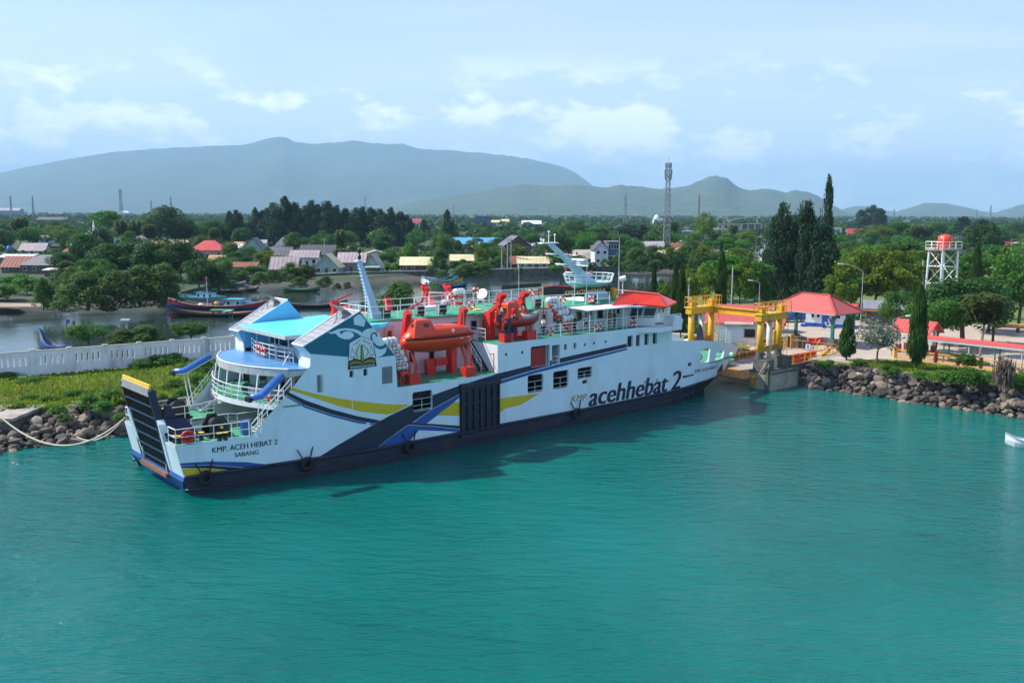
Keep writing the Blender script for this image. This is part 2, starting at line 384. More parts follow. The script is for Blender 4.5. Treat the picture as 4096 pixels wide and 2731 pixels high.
def person(label, loc, rz, top='shirt_black', legs='cloth_dark', pose='stand', group=None, h=1.68, shorts=False):
    t = thing('person', label, 'person', loc, rz, group); k = h / 1.72
    # standing towards +X; joints: pelvis, chest, neck, head, legs, arms
    ln = .28 if pose == 'lean' else .05
    J = [((0, 0, .93), (.13, .15)), ((ln * .45, 0, 1.18), (.12, .15)), ((ln, 0, 1.42), (.11, .17)), ((ln * 1.15, 0, 1.52), .055), ((ln * 1.3 + .02, 0, 1.60), .085), ((ln * 1.3 + .02, 0, 1.69), .075)]
    E = [(0, 1), (1, 2), (2, 3), (3, 4), (4, 5)]
    for sg in (-1, 1):
        a = len(J); st = .08 * sg
        J += [((0, .09 * sg, .90), .095), ((.03 + st * .5, .10 * sg, .50), .062), ((st, .10 * sg, .10), .042), ((st + .14, .11 * sg, .04), .04)]
        E += [(0, a), (a, a + 1), (a + 1, a + 2), (a + 2, a + 3)]
        b = len(J); arm = {'stand': ((0, .25, 1.12), (.10, .26, .90)), 'lean': ((.25, .27, 1.20), (.48, .20, 1.10)), 'up': ((.20, .24, 1.30), (.34, .12, 1.52))}[pose]
        J += [((ln, .20 * sg, 1.42), .06), ((arm[0][0] + ln * .4, arm[0][1] * sg, arm[0][2]), .043), ((arm[1][0] + ln * .4, arm[1][1] * sg, arm[1][2]), .034), ((arm[1][0] + .09 + ln * .4, arm[1][1] * sg * .95, arm[1][2] - .01), .032)]
        E += [(2, b), (b, b + 1), (b + 1, b + 2), (b + 2, b + 3)]
    J = [((p[0] * k, p[1] * k, p[2] * k), tuple(x * k for x in r) if isinstance(r, tuple) else r * k) for p, r in J]
    skin('body', J, E, 'skin', t)
    big = lambda i, f: (J[i][0], tuple(x * f for x in J[i][1]) if isinstance(J[i][1], tuple) else J[i][1] * f)
    skin('shirt', [big(0, 1.1), big(1, 1.13), big(2, 1.13), big(10, 1.3), big(11, 1.3), big(18, 1.3), big(19, 1.3)], [(0, 1), (1, 2), (2, 3), (3, 4), (2, 5), (5, 6)], top, t)
    kk = [big(0, 1.14), big(6, 1.25), big(7, 1.32), big(14, 1.25), big(15, 1.32)]; ee = [(0, 1), (1, 2), (0, 3), (3, 4)]
    if not shorts: kk += [big(8, 1.4), big(16, 1.4)]; ee += [(2, 5), (4, 6)]
    skin('trousers', kk, ee, legs, t)
    hd = J[5][0]; mb = MB(); mb.lathe([(.02, .07), (.07, .055), (.094, 0), (.090, -.06)], (hd[0] - .012, hd[1], hd[2] + .015), 9); mb.build('hair', 'hair', t, True)
    return t
PAINT = dict(
 navy=[(9.19,1.3),(10.76,2.04),(12.76,2.86),(14.98,3.61),(17.27,4.23),(19.21,4.74),(21.87,5.18),(26.06,5.73),(29.66,6.01),(33.14,6.29),(41.79,6.81),(41.87,6.44),(33.08,5.85),(29.66,5.55),(26.06,5.12),(21.87,4.48),(19.2,3.65),(17.25,2.83),(21.86,1.88),(21.85,1.63),(19.28,2.25),(16.85,2.71),(14.95,1.86),(14.0,1.36)],
 blue1=[(26.06,5.06),(29.66,5.49),(33.08,5.78),(41.87,6.37),(41.95,6.2),(33.12,5.51),(29.66,5.22),(26.06,4.78),(21.87,4.23),(21.28,3.84),(18.63,2.55),(17.35,2.82),(19.2,3.61),(21.87,4.44)],
 blue2=[(16.85,2.67),(19.28,2.21),(21.85,1.59),(21.85,1.37),(20.41,1.65),(17.88,2.12),(16.93,1.35),(14.07,1.37),(14.95,1.83)],
 yel1=[(7.48,6.66),(9.03,6.09),(10.84,5.54),(12.8,5.06),(15.0,4.57),(17.01,4.27),(15.6,3.83),(14.99,3.77),(12.79,4.3),(10.82,4.99),(9.02,5.78),(7.32,6.5)],
 yel2=[(21.28,3.88),(21.86,3.82),(26.07,3.57),(30.8,3.46),(28.48,2.69),(26.7,2.62),(26.12,2.3),(21.86,2.71),(19.56,3.04)],
 navy2=[(7.17,6.39),(8.37,5.68),(10.3,4.8),(12.32,4.04),(14.35,3.41),(13.86,3.25),(12.32,3.7),(10.29,4.43),(8.36,5.3),(7.07,6.17)],
 blue3=[(7.07,6.13),(8.36,5.26),(10.29,4.4),(12.32,3.67),(13.82,3.24),(13.64,3.17),(12.31,3.51),(10.29,4.25),(8.36,5.12),(7.03,6.04)],
 blue4=[(-0.37,2.33),(1.5,2.18),(4.08,1.76),(5.68,1.32),(4.31,1.3),(2.6,1.71),(1.49,1.95),(-0.31,2.15)],
 navy3=[(-0.31,2.12),(1.49,1.92),(2.6,1.68),(4.3,1.26),(3.03,1.33),(1.76,1.66),(-0.25,1.99)],
 yel3=[(-0.24,1.93),(1.76,1.65),(3.03,1.31),(-0.07,1.34)],
 teal=[(8.37,9.53),(12.69,11.76),(15.76,8.24),(14.09,8.24),(11.69,8.52),(8.87,8.97)],
 wh1=[(12.88,10.21),(13.08,10.38),(13.41,10.47),(13.81,10.49),(15.07,9.06),(14.88,8.55),(14.54,8.31),(14.2,8.26),(14.06,8.26),(13.8,9.55),(12.77,9.96)],
 hook=[(13.56,9.87),(13.65,10.1),(13.93,10.18),(14.15,10.07),(14.18,9.86),(14.05,9.77),(14.06,9.94),(13.92,10.06),(13.77,10.03),(13.7,9.85),(13.8,9.51),(14.1,9.17),(14.44,9.06),(14.72,9.12),(14.88,9.27),(15.1,9.01),(14.71,8.84),(14.38,8.83),(14.04,9.0),(13.77,9.31),(13.61,9.62)],
 tail=[(10.16,10.44),(10.52,10.44),(10.96,10.6),(11.55,10.64),(12.18,10.54),(12.64,10.37),(12.89,10.2),(12.76,9.97),(12.48,10.19),(12.08,10.38),(11.54,10.49),(11.15,10.46),(10.9,10.35),(10.71,10.29),(10.42,10.31)],
 blob=[(10.78,10.31),(11.14,10.46),(11.11,10.33),(11.19,10.23),(11.32,10.24),(11.4,10.37),(11.74,10.41),(12.03,10.32),(12.2,10.14),(12.15,9.96),(11.87,9.81),(11.48,9.83),(11.11,9.98),(10.9,10.16)],
 em_o=[(11.8,9.54),(12.76,9.98),(13.77,9.57),(14.08,7.6),(11.67,7.56)],
 em_w=[(11.84,9.51),(12.77,9.94),(13.75,9.54),(13.96,8.23),(13.72,8.31),(13.5,8.38),(13.19,8.29),(12.89,8.2),(12.64,8.22),(12.43,8.32),(12.18,8.38),(11.98,8.28),(11.76,8.22)],
 em_b1=[(11.83,8.04),(11.95,8.14),(12.18,8.17),(12.43,8.14),(12.64,8.07),(12.79,7.98),(12.84,7.88),(12.61,7.93),(12.28,8.0),(12.0,7.96),(11.81,7.86)],
 em_b2=[(12.87,7.88),(12.88,7.98),(13.05,8.09),(13.35,8.15),(13.63,8.15),(13.87,8.12),(13.93,7.85),(13.68,7.93),(13.35,7.95),(13.1,7.93)],
 em_l1=[(11.81,7.94),(12.0,8.04),(12.28,8.07),(12.58,8.02),(12.83,7.92),(12.82,7.94),(12.58,8.04),(12.28,8.11),(12.0,8.08),(11.81,7.98)],
 em_l2=[(12.89,7.92),(13.1,8.0),(13.35,8.04),(13.63,8.03),(13.89,7.99),(13.9,8.02),(13.63,8.06),(13.35,8.07),(13.1,8.03),(12.89,7.96)],
 em_p=[(12.72,9.32),(12.88,9.32),(12.99,8.21),(12.93,8.06),(12.82,8.05),(12.73,8.11),(12.67,8.2)],
 em_pg=[(12.79,9.23),(12.87,9.22),(12.95,8.19),(12.86,8.07),(12.78,8.12),(12.76,8.57)],
 em_a1=[(12.03,9.29),(12.08,9.38),(12.21,9.46),(12.41,9.52),(12.54,9.63),(12.62,9.72),(12.69,9.7),(12.67,9.56),(12.62,9.65),(12.51,9.52),(12.38,9.44),(12.15,9.37)],
 em_a2=[(12.86,9.56),(12.89,9.72),(12.97,9.7),(13.11,9.57),(13.38,9.46),(13.57,9.35),(13.62,9.26),(13.51,9.32),(13.3,9.41),(13.08,9.5),(12.94,9.64)],
 em_h1=[(12.64,9.46),(12.7,9.46),(12.64,9.29),(12.5,9.09),(12.41,8.89),(12.39,8.7),(12.46,8.5),(12.56,8.35),(12.46,8.37),(12.34,8.54),(12.27,8.75),(12.31,8.94),(12.42,9.14),(12.56,9.3)],
 em_h2=[(12.9,9.39),(13.02,9.28),(13.21,9.07),(13.37,8.89),(13.4,8.72),(13.31,8.54),(13.11,8.34),(13.06,8.37),(13.21,8.55),(13.3,8.73),(13.24,8.9),(13.1,9.08),(12.96,9.26)],
 em_s1=[(12.0,9.2),(12.06,9.2),(12.26,8.45),(12.21,8.39),(11.91,8.43),(11.85,8.49)],
 em_s1i=[(12.02,9.13),(12.21,8.49),(11.89,8.51)],
 em_s2=[(13.58,9.22),(13.64,9.24),(13.87,8.51),(13.77,8.41),(13.5,8.45),(13.43,8.53)],
 em_s2i=[(13.61,9.14),(13.81,8.52),(13.48,8.53)],
 dash=[(50.42,2.72),(52.49,2.66),(52.57,2.53),(50.51,2.49)],
)
WIN = dict(
 cw1=[17.3,19.19,3.62,5.18,0.18],
 cw2=[29.29,31.13,3.58,5.16,0.18],
 cw3=[32.31,34.19,3.56,5.15,0.18],
 cw4=[35.34,37.22,4.12,5.14,0.16],
 slot=[35.93,36.64,3.62,3.96,0.15],
 lv1=[9.32,10.17,6.12,7.39,0.02],
 lv2=[14.55,15.45,6.18,7.46,0.02],
 sw1=[11.8,12.14,6.96,7.47,0.09],
 sw2=[12.93,13.3,6.96,7.49,0.09],
 red=[29.61,31.87,5.81,7.61,0.12],
 door=[32.11,33.09,5.76,7.51,0.1],
 uw1=[33.61,33.97,6.95,7.48,0.07],
 uw2=[34.8,35.14,6.95,7.49,0.07],
 tw1=[41.91,42.67,6.45,7.51,0.03],
 tw2=[43.14,43.75,6.42,7.5,0.03],
 tw3=[44.35,44.97,6.41,7.49,0.03],
 tw4=[45.56,46.2,6.42,7.47,0.03],
 bw1=[53.61,55.56,3.61,5.09,0.15],
 bw2=[57.0,59.12,3.53,4.38,0.15],
 bw3=[60.92,62.2,3.34,3.85,0.15],
 hawse=[51.3,52.05,3.56,3.97,0.2],
 sidedoor=[21.88,26.07,0.83,5.08,0],
)
PORT = [(26.85,7.23),(28.65,7.23),(36.21,7.22),(37.39,7.24),(38.94,7.23),(44.52,2.8),(46.36,2.79)]
TXT = dict(
 st1=[1.78,2.73,6.28,2.74,0.37],
 st2=[3.27,2.23,4.92,2.21,0.3],
 kmp=[34.54,2.14,36.62,2.09,0.59],
 ace=[36.73,1.4,48.15,1.3,1.0],
 two=[48.5,1.42,49.86,1.39,1.79],
 bow=[52.67,2.75,58.1,2.56,0.33],
 pan=[11.88,7.66,13.87,7.67,0.14],
)
HULLTOP = [(-0.62,3.55),(4.47,3.6),(7.48,6.63),(8.45,7.72),(8.84,8.08),(8.87,8.95),(8.37,9.55),(12.71,11.8),(15.78,8.22),(15.92,5.74),(25.98,5.74),(25.97,8.21),(43.3,8.19),(45.28,7.5),(48.42,7.41),(48.46,6.51),(53.38,6.05),(64.08,4.2),(67.91,0.17),(65.65,0.62),(59.98,2.78),(58.32,2.27),(58.86,1.43)]
RUB = [(-0.12,1.3),(5.68,1.32),(9.19,1.3),(14.94,1.26),(26.07,1.34),(40.02,1.25),(43.68,1.38),(48.44,1.35),(52.93,1.58),(58.66,1.44)]
FEND = [(1.18,1.5),(8.26,1.4),(16.88,1.33),(35.06,1.4)]

# ================================================================ THE FERRY
SA = R(41.0); EX = Vector((cos(SA), sin(SA), 0)); EY = Vector((-sin(SA), cos(SA), 0)); SO = Vector((-20.740, 58.971, 0)); BW = 13.4; CL = 6.7
def S(s, w, z): return SO + EX * s + EY * w + Vector((0, 0, z))
def onship(name, label, cat, s, w, z, group=None, rz=0.): return thing(name, label, cat, S(s, w, z), SA + rz, group)
FERRY = thing('ferry', 'big white roll-on ferry with navy and gold bands moored in the harbour', 'ferry', SO, SA)
def wn(s, z):
    w = .137 * max(0, 12.5 - s)
    if s > 47:
        top = .0075 * (s - 47) ** 2; rub = .017 * max(0, s - 48) ** 2; k = min(1, max(0, (z - 1.5) / 4)); w += rub + (top - rub) * k
        if z < 1.5: w += .012 * (s - 47) ** 2 * (1.5 - z) / 1.5
    return w
side = [(-.12, 1.27), (-.62, 3.5), (4.47, 3.55), (7.48, 6.63), (8.45, 7.72), (8.84, 8.08), (8.87, 8.95), (8.37, 9.55), (12.71, 11.8), (15.78, 8.22), (15.92, 5.74), (25.98, 5.74), (25.98, 8.2), (48.45, 8.2), (48.46, 6.5), (53.4, 6.07), (58.5, 5.35), (63.9, 4.22), (60.95, 1.75), (60.6, 1.75), (59.5, 2.85), (58.35, 2.25), (58.8, 1.42), (53, 1.52), (49, 1.37), (45, 1.32), (40, 1.25), (26, 1.28), (9.2, 1.27)]
holes = {k: rrect(*v) for k, v in WIN.items() if k not in ('sidedoor', 'lv1', 'lv2')}
for i, (a, b) in enumerate(PORT): holes['p%d' % i] = [(a + .15 * cos(2 * pi * k / 10), b + .17 * sin(2 * pi * k / 10)) for k in range(10)]
HL = list(holes.values())
def skinned(name, outline, mt, off=0., st=1.2, hs=None, parent=FERRY, far=False, grid=False, **kw):
    V, F = cdt(outline, HL if hs is None else hs, st, grid); mb = MB()
    if far: mb.add([(s, BW - wn(s, z) + off, z) for s, z in V], F)
    else: mb.add([(s, wn(s, z) - off, z) for s, z in V], [f[::-1] for f in F])
    return mb, (lambda: mb.build(name, mt, parent, **kw))
mb, fin = skinned('hull', side, 'hull_white', grid=True)
for h in HL:                                   # plating thickness round every opening
    h = list(h)
    for a, b in zip(h, h[1:] + h[:1]):
        mb.add([(a[0], wn(*a), a[1]), (b[0], wn(*b), b[1]), (b[0], wn(*b) + .22, b[1]), (a[0], wn(*a) + .22, a[1])], [(0, 1, 2, 3)])
mb2, _ = skinned('x', side, 'hull_white', hs=[], far=True, grid=True); mb.add(mb2.v, mb2.f)
# stern wings either side of the ramp, transom, bow front, knuckle
w0 = lambda z: wn(-.1, z)
for sg in (0, 1):
    f = (lambda w: BW - w) if sg else (lambda w: w)
    P4 = [(-.12, f(w0(1)), 1.28), (-.12, f(4.2), 1.28), (-.62, f(4.2), 3.5), (-.62, f(w0(1) + .08), 3.5)]
    mb.slab(P4, (.12, 0, 0)); mb.slab([(-.16, f(3.9), 1.28), (-.16, f(4.35), 1.28), (-.98, f(3.95), 4.95), (-.98, f(3.6), 4.7)], (.5, 0, 0))
mb.add([(63.9, wn(63.9, 4.2), 4.22), (63.9, 3.7, 4.3), (61.2, 3.9, 1.7), (60.95, wn(60.95, 1.75), 1.75)], [(0, 1, 2, 3)])
mb.add([(63.9, BW - wn(63.9, 4.2), 4.22), (63.9, 9.7, 4.3), (61.2, 9.5, 1.7), (60.95, BW - wn(60.95, 1.75), 1.75)], [(0, 1, 2, 3)])
fin()
mb = MB()
pr = [(.7, -1.2), (.2, .2), (-.2, 1.0), (-.12, 1.29)]
for (s0, z0), (s1, z1) in zip(pr, pr[1:]):
    a0, a1 = .9 if z0 < 0 else (.35 if z0 < .5 else 0), .35 if z1 < .5 else 0
    mb.add([(s0, wn(s0, z0) + a0 * 3, z0), (s0, BW - wn(s0, z0) - a0 * 3, z0), (s1, BW - wn(s1, z1) - a1 * 3, z1), (s1, wn(s1, z1) + a1 * 3, z1)], [(0, 1, 2, 3)])
mb.add([(.0, wn(0, 1), 1.0), (.25, wn(0, .2) + 1.05, .2), (1.4, wn(1.4, .2) + .02, -.3), (1.4, wn(1.4, 1), 1.0)], [(0, 1, 2, 3)])
mb.build('transom', 'midblue', FERRY)
MB().add([(.22, w0(0) + 1.1, .28), (.22, BW - w0(0) - 1.1, .28), (.74, BW - w0(0) - 2.0, -1.2), (.74, w0(0) + 2.0, -1.2)], [(0, 1, 2, 3)]).build('red_boot_top', 'maroon', FERRY)
MB().box(-.42, .1, 4.2, 9.2, .78, 1.05).build('rusty_sill', 'rusty', FERRY)
low = [(.7, -1.2), (.2, .2), (-.2, 1.0), (-.12, 1.3), (9.2, 1.3), (26, 1.31), (40, 1.28), (45, 1.35), (49, 1.4), (53, 1.55), (58.75, 1.46), (57.6, -1.2)]
_, fin = skinned('lower_hull', low, 'navy_hull', .0, hs=[], grid=True); fin()
_, fin = skinned('lower_hull_far', low, 'navy_hull', .0, hs=[], far=True, grid=True); o = fin(); o.name = 'lower_hull'
mb = MB(); rub = [(-.12, 1.3), (6, 1.3), (12.5, 1.3), (26, 1.31), (40, 1.28), (45, 1.35), (49, 1.4), (53, 1.55), (56, 1.55), (58.75, 1.46)]
for sg in (0, 1):
    pts = [(s, (BW - wn(s, z) + .06) if sg else wn(s, z) - .06, z) for s, z in resample(rub, 2)[:-28]]
    pts = [p for p in pts]
    mb.path([((s, (BW - wn(s, z) + .07) if sg else wn(s, z) - .07, z)) for s, z in rub], .13, 6)
    mb.path([((s, (BW - wn(s, z - .9) + .05) if sg else wn(s, z - .9) - .05, z - .9)) for s, z in rub[:-2]], .09, 6)
mb.build('rubbing_strake', 'navy_hull', FERRY, True)
# painted bands
LAY = [('teal', 'teal', 1), ('wh1', 'hull_white', 2), ('hook', 'teal', 3), ('tail', 'hull_white', 2), ('blob', 'hull_white', 3), ('yel1', 'bandgold', 1), ('yel2', 'bandgold', 1), ('navy', 'navy', 2), ('blue1', 'midblue', 1), ('blue2', 'midblue', 1), ('navy2', 'navy', 2), ('blue3', 'midblue', 1), ('blue4', 'midblue', 2), ('navy3', 'navy', 2), ('yel3', 'bandgold', 2), ('dash', 'navy', 1)]
names = dict(teal='teal_panel', wh1='swirl', hook='swirl', tail='swirl', blob='swirl', yel1='gold_band', yel2='gold_band', yel3='gold_band', navy='navy_band', navy2='navy_band', navy3='navy_band', blue1='blue_band', blue2='blue_band', blue3='blue_band', blue4='blue_band', dash='name_dash')
for k, m, l in LAY:
    _, fin = skinned(names[k], PAINT[k], m, .006 * l, .8); fin()
# provincial crest: board with pen, book, scales and wheat
_, fin = skinned('crest', PAINT['em_o'], 'darkgreen', .03, .8, hs=[]); CREST = fin()
for k, m, l in (('em_w', 'hull_white', 1), ('em_p', 'darkgreen', 2), ('em_pg', 'gold', 3), ('em_b1', 'gold', 2), ('em_b2', 'gold', 2), ('em_l1', 'darkgreen', 3), ('em_l2', 'darkgreen', 3), ('em_a1', 'gold', 2), ('em_a2', 'gold', 2), ('em_h1', 'gold', 2), ('em_h2', 'gold', 2), ('em_s1', 'gold', 2), ('em_s1i', 'hull_white', 3), ('em_s2', 'gold', 2), ('em_s2i', 'hull_white', 3)):
    _, fin = skinned('crest_emblem', PAINT[k], m, .03 + .006 * l, .8, hs=[], parent=CREST); fin()
def lettering(name, *a, **k):
    o = lettering1(name, *a, **k)
    return o
def lettering1(name, s, s0, z0, s1, z1, cap, mt, bold=0., shear=0., off=.02, parent=FERRY, xs=None, wfun=wn):
    V, F, wd_ = text2d(s, 0., cap); k = (s1 - s0) / wd_; mb = MB(); vs = []
    for x, y in V:
        a = s0 + x * k + y * shear; b = z0 + (z1 - z0) * x / wd_ + y; vs.append((a, wfun(a, b) - off, b))
    mb.add(vs, F)
    for q in range(1, 1 + int(bold * 250)): mb.add([(a + cap * .018 * q, w - .001 * q, b) for a, w, b in vs], F)
    return mb.build(name, mt, parent)
T = TXT
lettering('hull_lettering', 'KMP. ACEH HEBAT 2', *T['st1'], 'black', .012)
lettering('hull_lettering', 'SABANG', *T['st2'], 'black', .012)
lettering('hull_lettering', 'KMP.', *T['kmp'], 'gold', .008, .25)
T['ace'][4] = 1.22
lettering('hull_lettering', 'acehhebat', 36.7, 1.45, 47.7, 1.50, 1.72, 'navy', .026, .22)
lettering('hull_lettering', '2', 48.45, 1.52, 49.85, 1.52, 1.85, 'navy', .022, .25)
lettering('hull_lettering', 'KMP. ACEH HEBAT 2', *T['bow'], 'black', .0, .1)
lettering('crest_lettering', 'PANCACITA', 11.88, 7.65, 13.87, 7.65, .15, 'hull_white', .02, 0, .06, CREST)
# ---- windows, doors and louvres of the near side
def inset(k): return WIN[k][:4]
def pane(a, b, c, d, w, mt, name, r=.1, parent=FERRY):
    mb = MB(); mb.add([(x, wn(x, z) + w, z) for x, z in rrect(a, b, c, d, r)], [tuple(range(len(rrect(a, b, c, d, r))))[::-1]]); return mb.build(name, mt, parent)
for k in ('sw1', 'sw2', 'uw1', 'uw2', 'tw1', 'tw2', 'tw3', 'tw4', 'slot', 'hawse'):
    a, b, c, d = inset(k); pane(a, b, c, d, .2, 'glass_dark' if k not in ('tw2', 'tw3', 'tw4') else 'glass_green', 'window' if k not in ('slot', 'hawse') else 'hawse_hole', WIN[k][4])
for a, b in PORT:
    mb = MB(); mb.torus((a, wn(a, b), b), .165, .025, (0, 1, 0), 12, 5); p = mb.build('porthole', 'white', FERRY)
    MB().lathe([(.15, 0), (.15, .01)], (a, wn(a, b) + .16, b), 10, (0, 1, 0)).build('pane', 'glass_dark', p)
for k in ('cw1', 'cw2', 'cw3', 'cw4', 'bw1', 'bw2', 'bw3', 'door'):            # openings to the car deck with pipe guards
    a, b, c, d = inset(k); w = wn((a + b) / 2, c) + .1; mb = MB(); h = d - c; m = (a + b) / 2
    for q in ((.62, .30, .07) if k != 'door' else (.42, .2, .04)): mb.bar((a, w, c + h * q), (b, w, c + h * q), .02, 4)
    if k != 'door': mb.bar((m, w, c), (m, w, c + h * .62), .02, 4)
    else: mb.bar((a + .1, w, c), (a + .1, w, c + h * .42), .03, 4); mb.bar((b - .15, w, c), (b - .15, w, c + h * .42), .03, 4)
    mb.build('opening_guard', 'rail_white', FERRY)
a, b, c, d = inset('red'); MB().box(a + .02, b - .28, .30, .36, c, d - .22).build('sliding_door', 'red_door', FERRY)
MB().box(b - .26, b - .06, .24, .40, c, d).build('door_track', 'grey_plate', FERRY)
MB().box(a, b, .42, .5, c, d).build('door_recess', 'black', FERRY)
a, b, c, d = inset('door'); MB().box(a, b, 1.3, 1.36, c, d).box(b, b + .05, .22, 1.3, c, d).box(a - .05, a, .22, 1.3, c, d).build('doorway_lining', 'grey_light', FERRY)
for k in ('lv1', 'lv2'):
    a, b, c, d = inset(k); w = wn(a, c) - .035; mb = MB().box(a, b, w, w + .1, c, d); f = mb.build('louvre', 'louvre', FERRY)
    mb = MB(); n = 16
    for i in range(n): z = c + (d - c) * (i + .5) / n; mb.obox(((a + b) / 2, w - .012, z), ((b - a) / 2 - .04, 0, 0), (0, .02, .018), (0, -.006, .008))
    mb.build('louvre_blades', 'louvre', f, kind='stuff')
# side ramp door: folded up, frame and stiffeners
a, b, c, d = inset('sidedoor'); d = 5.3; MB().box(a, b, -.05, .05, c, d).build('side_ramp_door', 'navy_hull', FERRY); SD = kids(FERRY)[-1]
mb = MB()
for i in range(7): x = a + .12 + (b - a - .24) * i / 6; mb.box(x - .05, x + .05, -.22, -.05, c + .4, d - .4)
mb.build('upright', 'navy_hull', SD)
mb = MB()
for i in range(4): z = c + .45 + (d - c - .95) * i / 3; mb.box(a + .05, b - .05, -.20, -.06, z - .06, z + .06)
mb.box(a, b, -.25, -.05, d - .35, d); mb.box(a, b, -.25, -.05, c, c + .3); mb.build('crossbeam', 'navy_hull', SD)
# ---- decks
def deck(name, pts, z, mt='deck_green', th=.12): return MB().slab([(s, w, z - th) for s, w in pts], (0, 0, th)).build(name, mt, FERRY)
near = lambda s, z, i=.03: wn(s, z) + i
def strip(s0, s1, z, wi, n=6): return [(s0 + (s1 - s0) * i / n, near(s0 + (s1 - s0) * i / n, z)) for i in range(n + 1)] + [(s1, wi), (s0, wi)]
fl = lambda pts: [(s, BW - w) for s, w in pts][::-1]
p = strip(-.55, 9.5, 3.5, 4.5); deck('poop_deck', p, 3.5); deck('poop_deck', fl(p), 3.5)
deck('car_deck', [(-.1, 4.2), (20, 4.2), (20, .1), (57, 1.9), (60, 4), (60, 9.4), (57, 11.5), (20, 13.3), (20, 9.2), (-.1, 9.2)], 1.25, 'deck_green')
mb = MB(); mb.box(-.3, 9.5, 4.42, 4.5, 1.2, 3.48).build('lane_wall', 'grey_light', FERRY); MB().box(-.3, 9.5, 8.9, 8.98, 1.2, 3.48).build('lane_wall', 'grey_light', FERRY)
deck('boat_deck', [(15.9, .04), (26, .04), (26, 13.36), (15.9, 13.36)], 5.74)
MB().slab([(8.9, .6, 5.3), (12.5, .1, 5.3), (15.95, .1, 5.3), (15.95, 13.3, 5.3), (12.5, 13.3, 5.3), (8.9, 12.8, 5.3)], (0, 0, .1)).build('passenger_deck', 'deck_green', FERRY)
deck('bridge_deck', [(26, .04), (48.4, .06), (48.4, 13.34), (26, 13.36)], 8.19)
deck('upper_deck', [(16.2, 4.15), (33, 3.2), (36, 3.2), (44.5, 1.9), (49.3, 4.1), (49.3, 9.3), (44.5, 11.5), (36, 10.2), (33, 10.2), (16.2, 9.25)], 10.42)
for f in (lambda w: w, lambda w: BW - w): MB().slab([(26.3, f(4.0), 10.29), (26.3, f(3.2), 10.29), (33, f(3.2), 10.29), (33, f(4.0), 10.29)], (0, 0, .12)).build('upper_deck_wing', 'deck_green', FERRY)
deck('bow_deck', [(48.5, .3), (53, .45), (58, 1.1), (62.5, 2.2), (62.5, 11.2), (58, 12.3), (53, 12.95), (48.5, 13.1)], 3.45)
MB().box(33.5, 48.3, .3, 13.1, 5.55, 5.65).build('saloon_deck', 'deck_green', FERRY)
# ---- superstructure walls
W_ = MB()
def wall(name, p, q, z0, z1, th=.1, mt='white', parent=FERRY):
    p, q = Vector((*p, 0)), Vector((*q, 0)); n = (q - p).cross(Vector((0, 0, 1))).normalized() * th / 2
    return MB().slab([p - n + Vector((0, 0, z0)), q - n + Vector((0, 0, z0)), q + n + Vector((0, 0, z0)), p + n + Vector((0, 0, z0))], (0, 0, z1 - z0)).build(name, mt, parent)
for f in (lambda w: w, lambda w: BW - w):
    wall('boat_deck_wall', (16.2, f(4.15)), (27.0, f(4.15)), 5.74, 10.30, mt='pinkwhite')
    wall('bridge_deck_wall', (27, f(4.15)), (32.9, f(3.9)), 8.19, 10.30, mt='pinkwhite'); wall('house_wall', (32.95, f(3.2)), (43.9, f(1.8)), 8.19, 10.30)
    wall('house_end_wall', (32.9, f(3.2)), (32.9, f(6.6)), 8.19, 10.30, mt='white')
    wall('step_wall', (26.02, f(.06)), (26.02, f(4.1)), 5.74, 8.08, mt='white')
wall('casing_front', (16.2, 4.2), (16.2, 9.2), 5.4, 10.3)
# windows in the inner boat-deck wall, cream door and red box
for x in (18.05, 20.1, 22.1, 24.0):
    f = MB().box(x - .26, x + .26, 4.03, 4.10, 6.75, 7.65).build('window_frame', 'louvre', FERRY); MB().box(x - .2, x + .2, 4.00, 4.04, 6.81, 7.59).build('pane', 'glass_dark', f)
d = MB().box(17.45, 18.35, 4.01, 4.10, 8.05, 10.0).build('cream_door', 'beige_door', FERRY); MB().box(17.75, 18.1, 3.98, 4.02, 9.1, 9.55).build('pane', 'maroon', d)
for x in (26.6, 24.6):
    f = MB().box(x - .32, x + .32, 4.02, 4.10, 8.95, 9.75).build('window_frame', 'louvre', FERRY); MB().box(x - .25, x + .25, 3.99, 4.03, 9.02, 9.68).build('pane', 'glass_dark', f)
MB().box(27.6, 28.35, 3.78, 4.08, 8.9, 9.75).build('hose_box', 'redpaint', FERRY)
def hw(s): return 3.2 - (s - 32.95) * 1.4 / 10.95
for x, kind in ((33.9, 'd'), (35.3, 'w'), (36.6, 'd'), (37.9, 'w'), (39.2, 'd'), (40.4, 'w'), (42.6, 'd')):
    w = hw(x) - .06
    if kind == 'd':
        f = MB().obox((x, w, 9.2), (.42, -.054, 0), (0, .03, 0), (0, 0, .95)).build('door', 'grey_light', FERRY); MB().obox((x, w - .03, 9.65), (.16, -.02, 0), (0, .02, 0), (0, 0, .2)).build('pane', 'glass_dark', f)
    else:
        f = MB().obox((x, w, 9.5), (.34, -.043, 0), (0, .03, 0), (0, 0, .42)).build('window_frame', 'louvre', FERRY); MB().obox((x, w - .03, 9.5), (.27, -.034, 0), (0, .02, 0), (0, 0, .35)).build('pane', 'glass_dark', f)
MB().box(27.9, 28.2, 3.9, 4.05, 6, 8).build('pipe_casing', 'white', FERRY)
f = MB().box(32.82, 32.88, 3.7, 4.6, 8.25, 10.1).build('aft_door', 'beige_door', FERRY); MB().box(32.79, 32.83, 4.0, 4.35, 9.3, 9.8).build('pane', 'glass_dark', f)
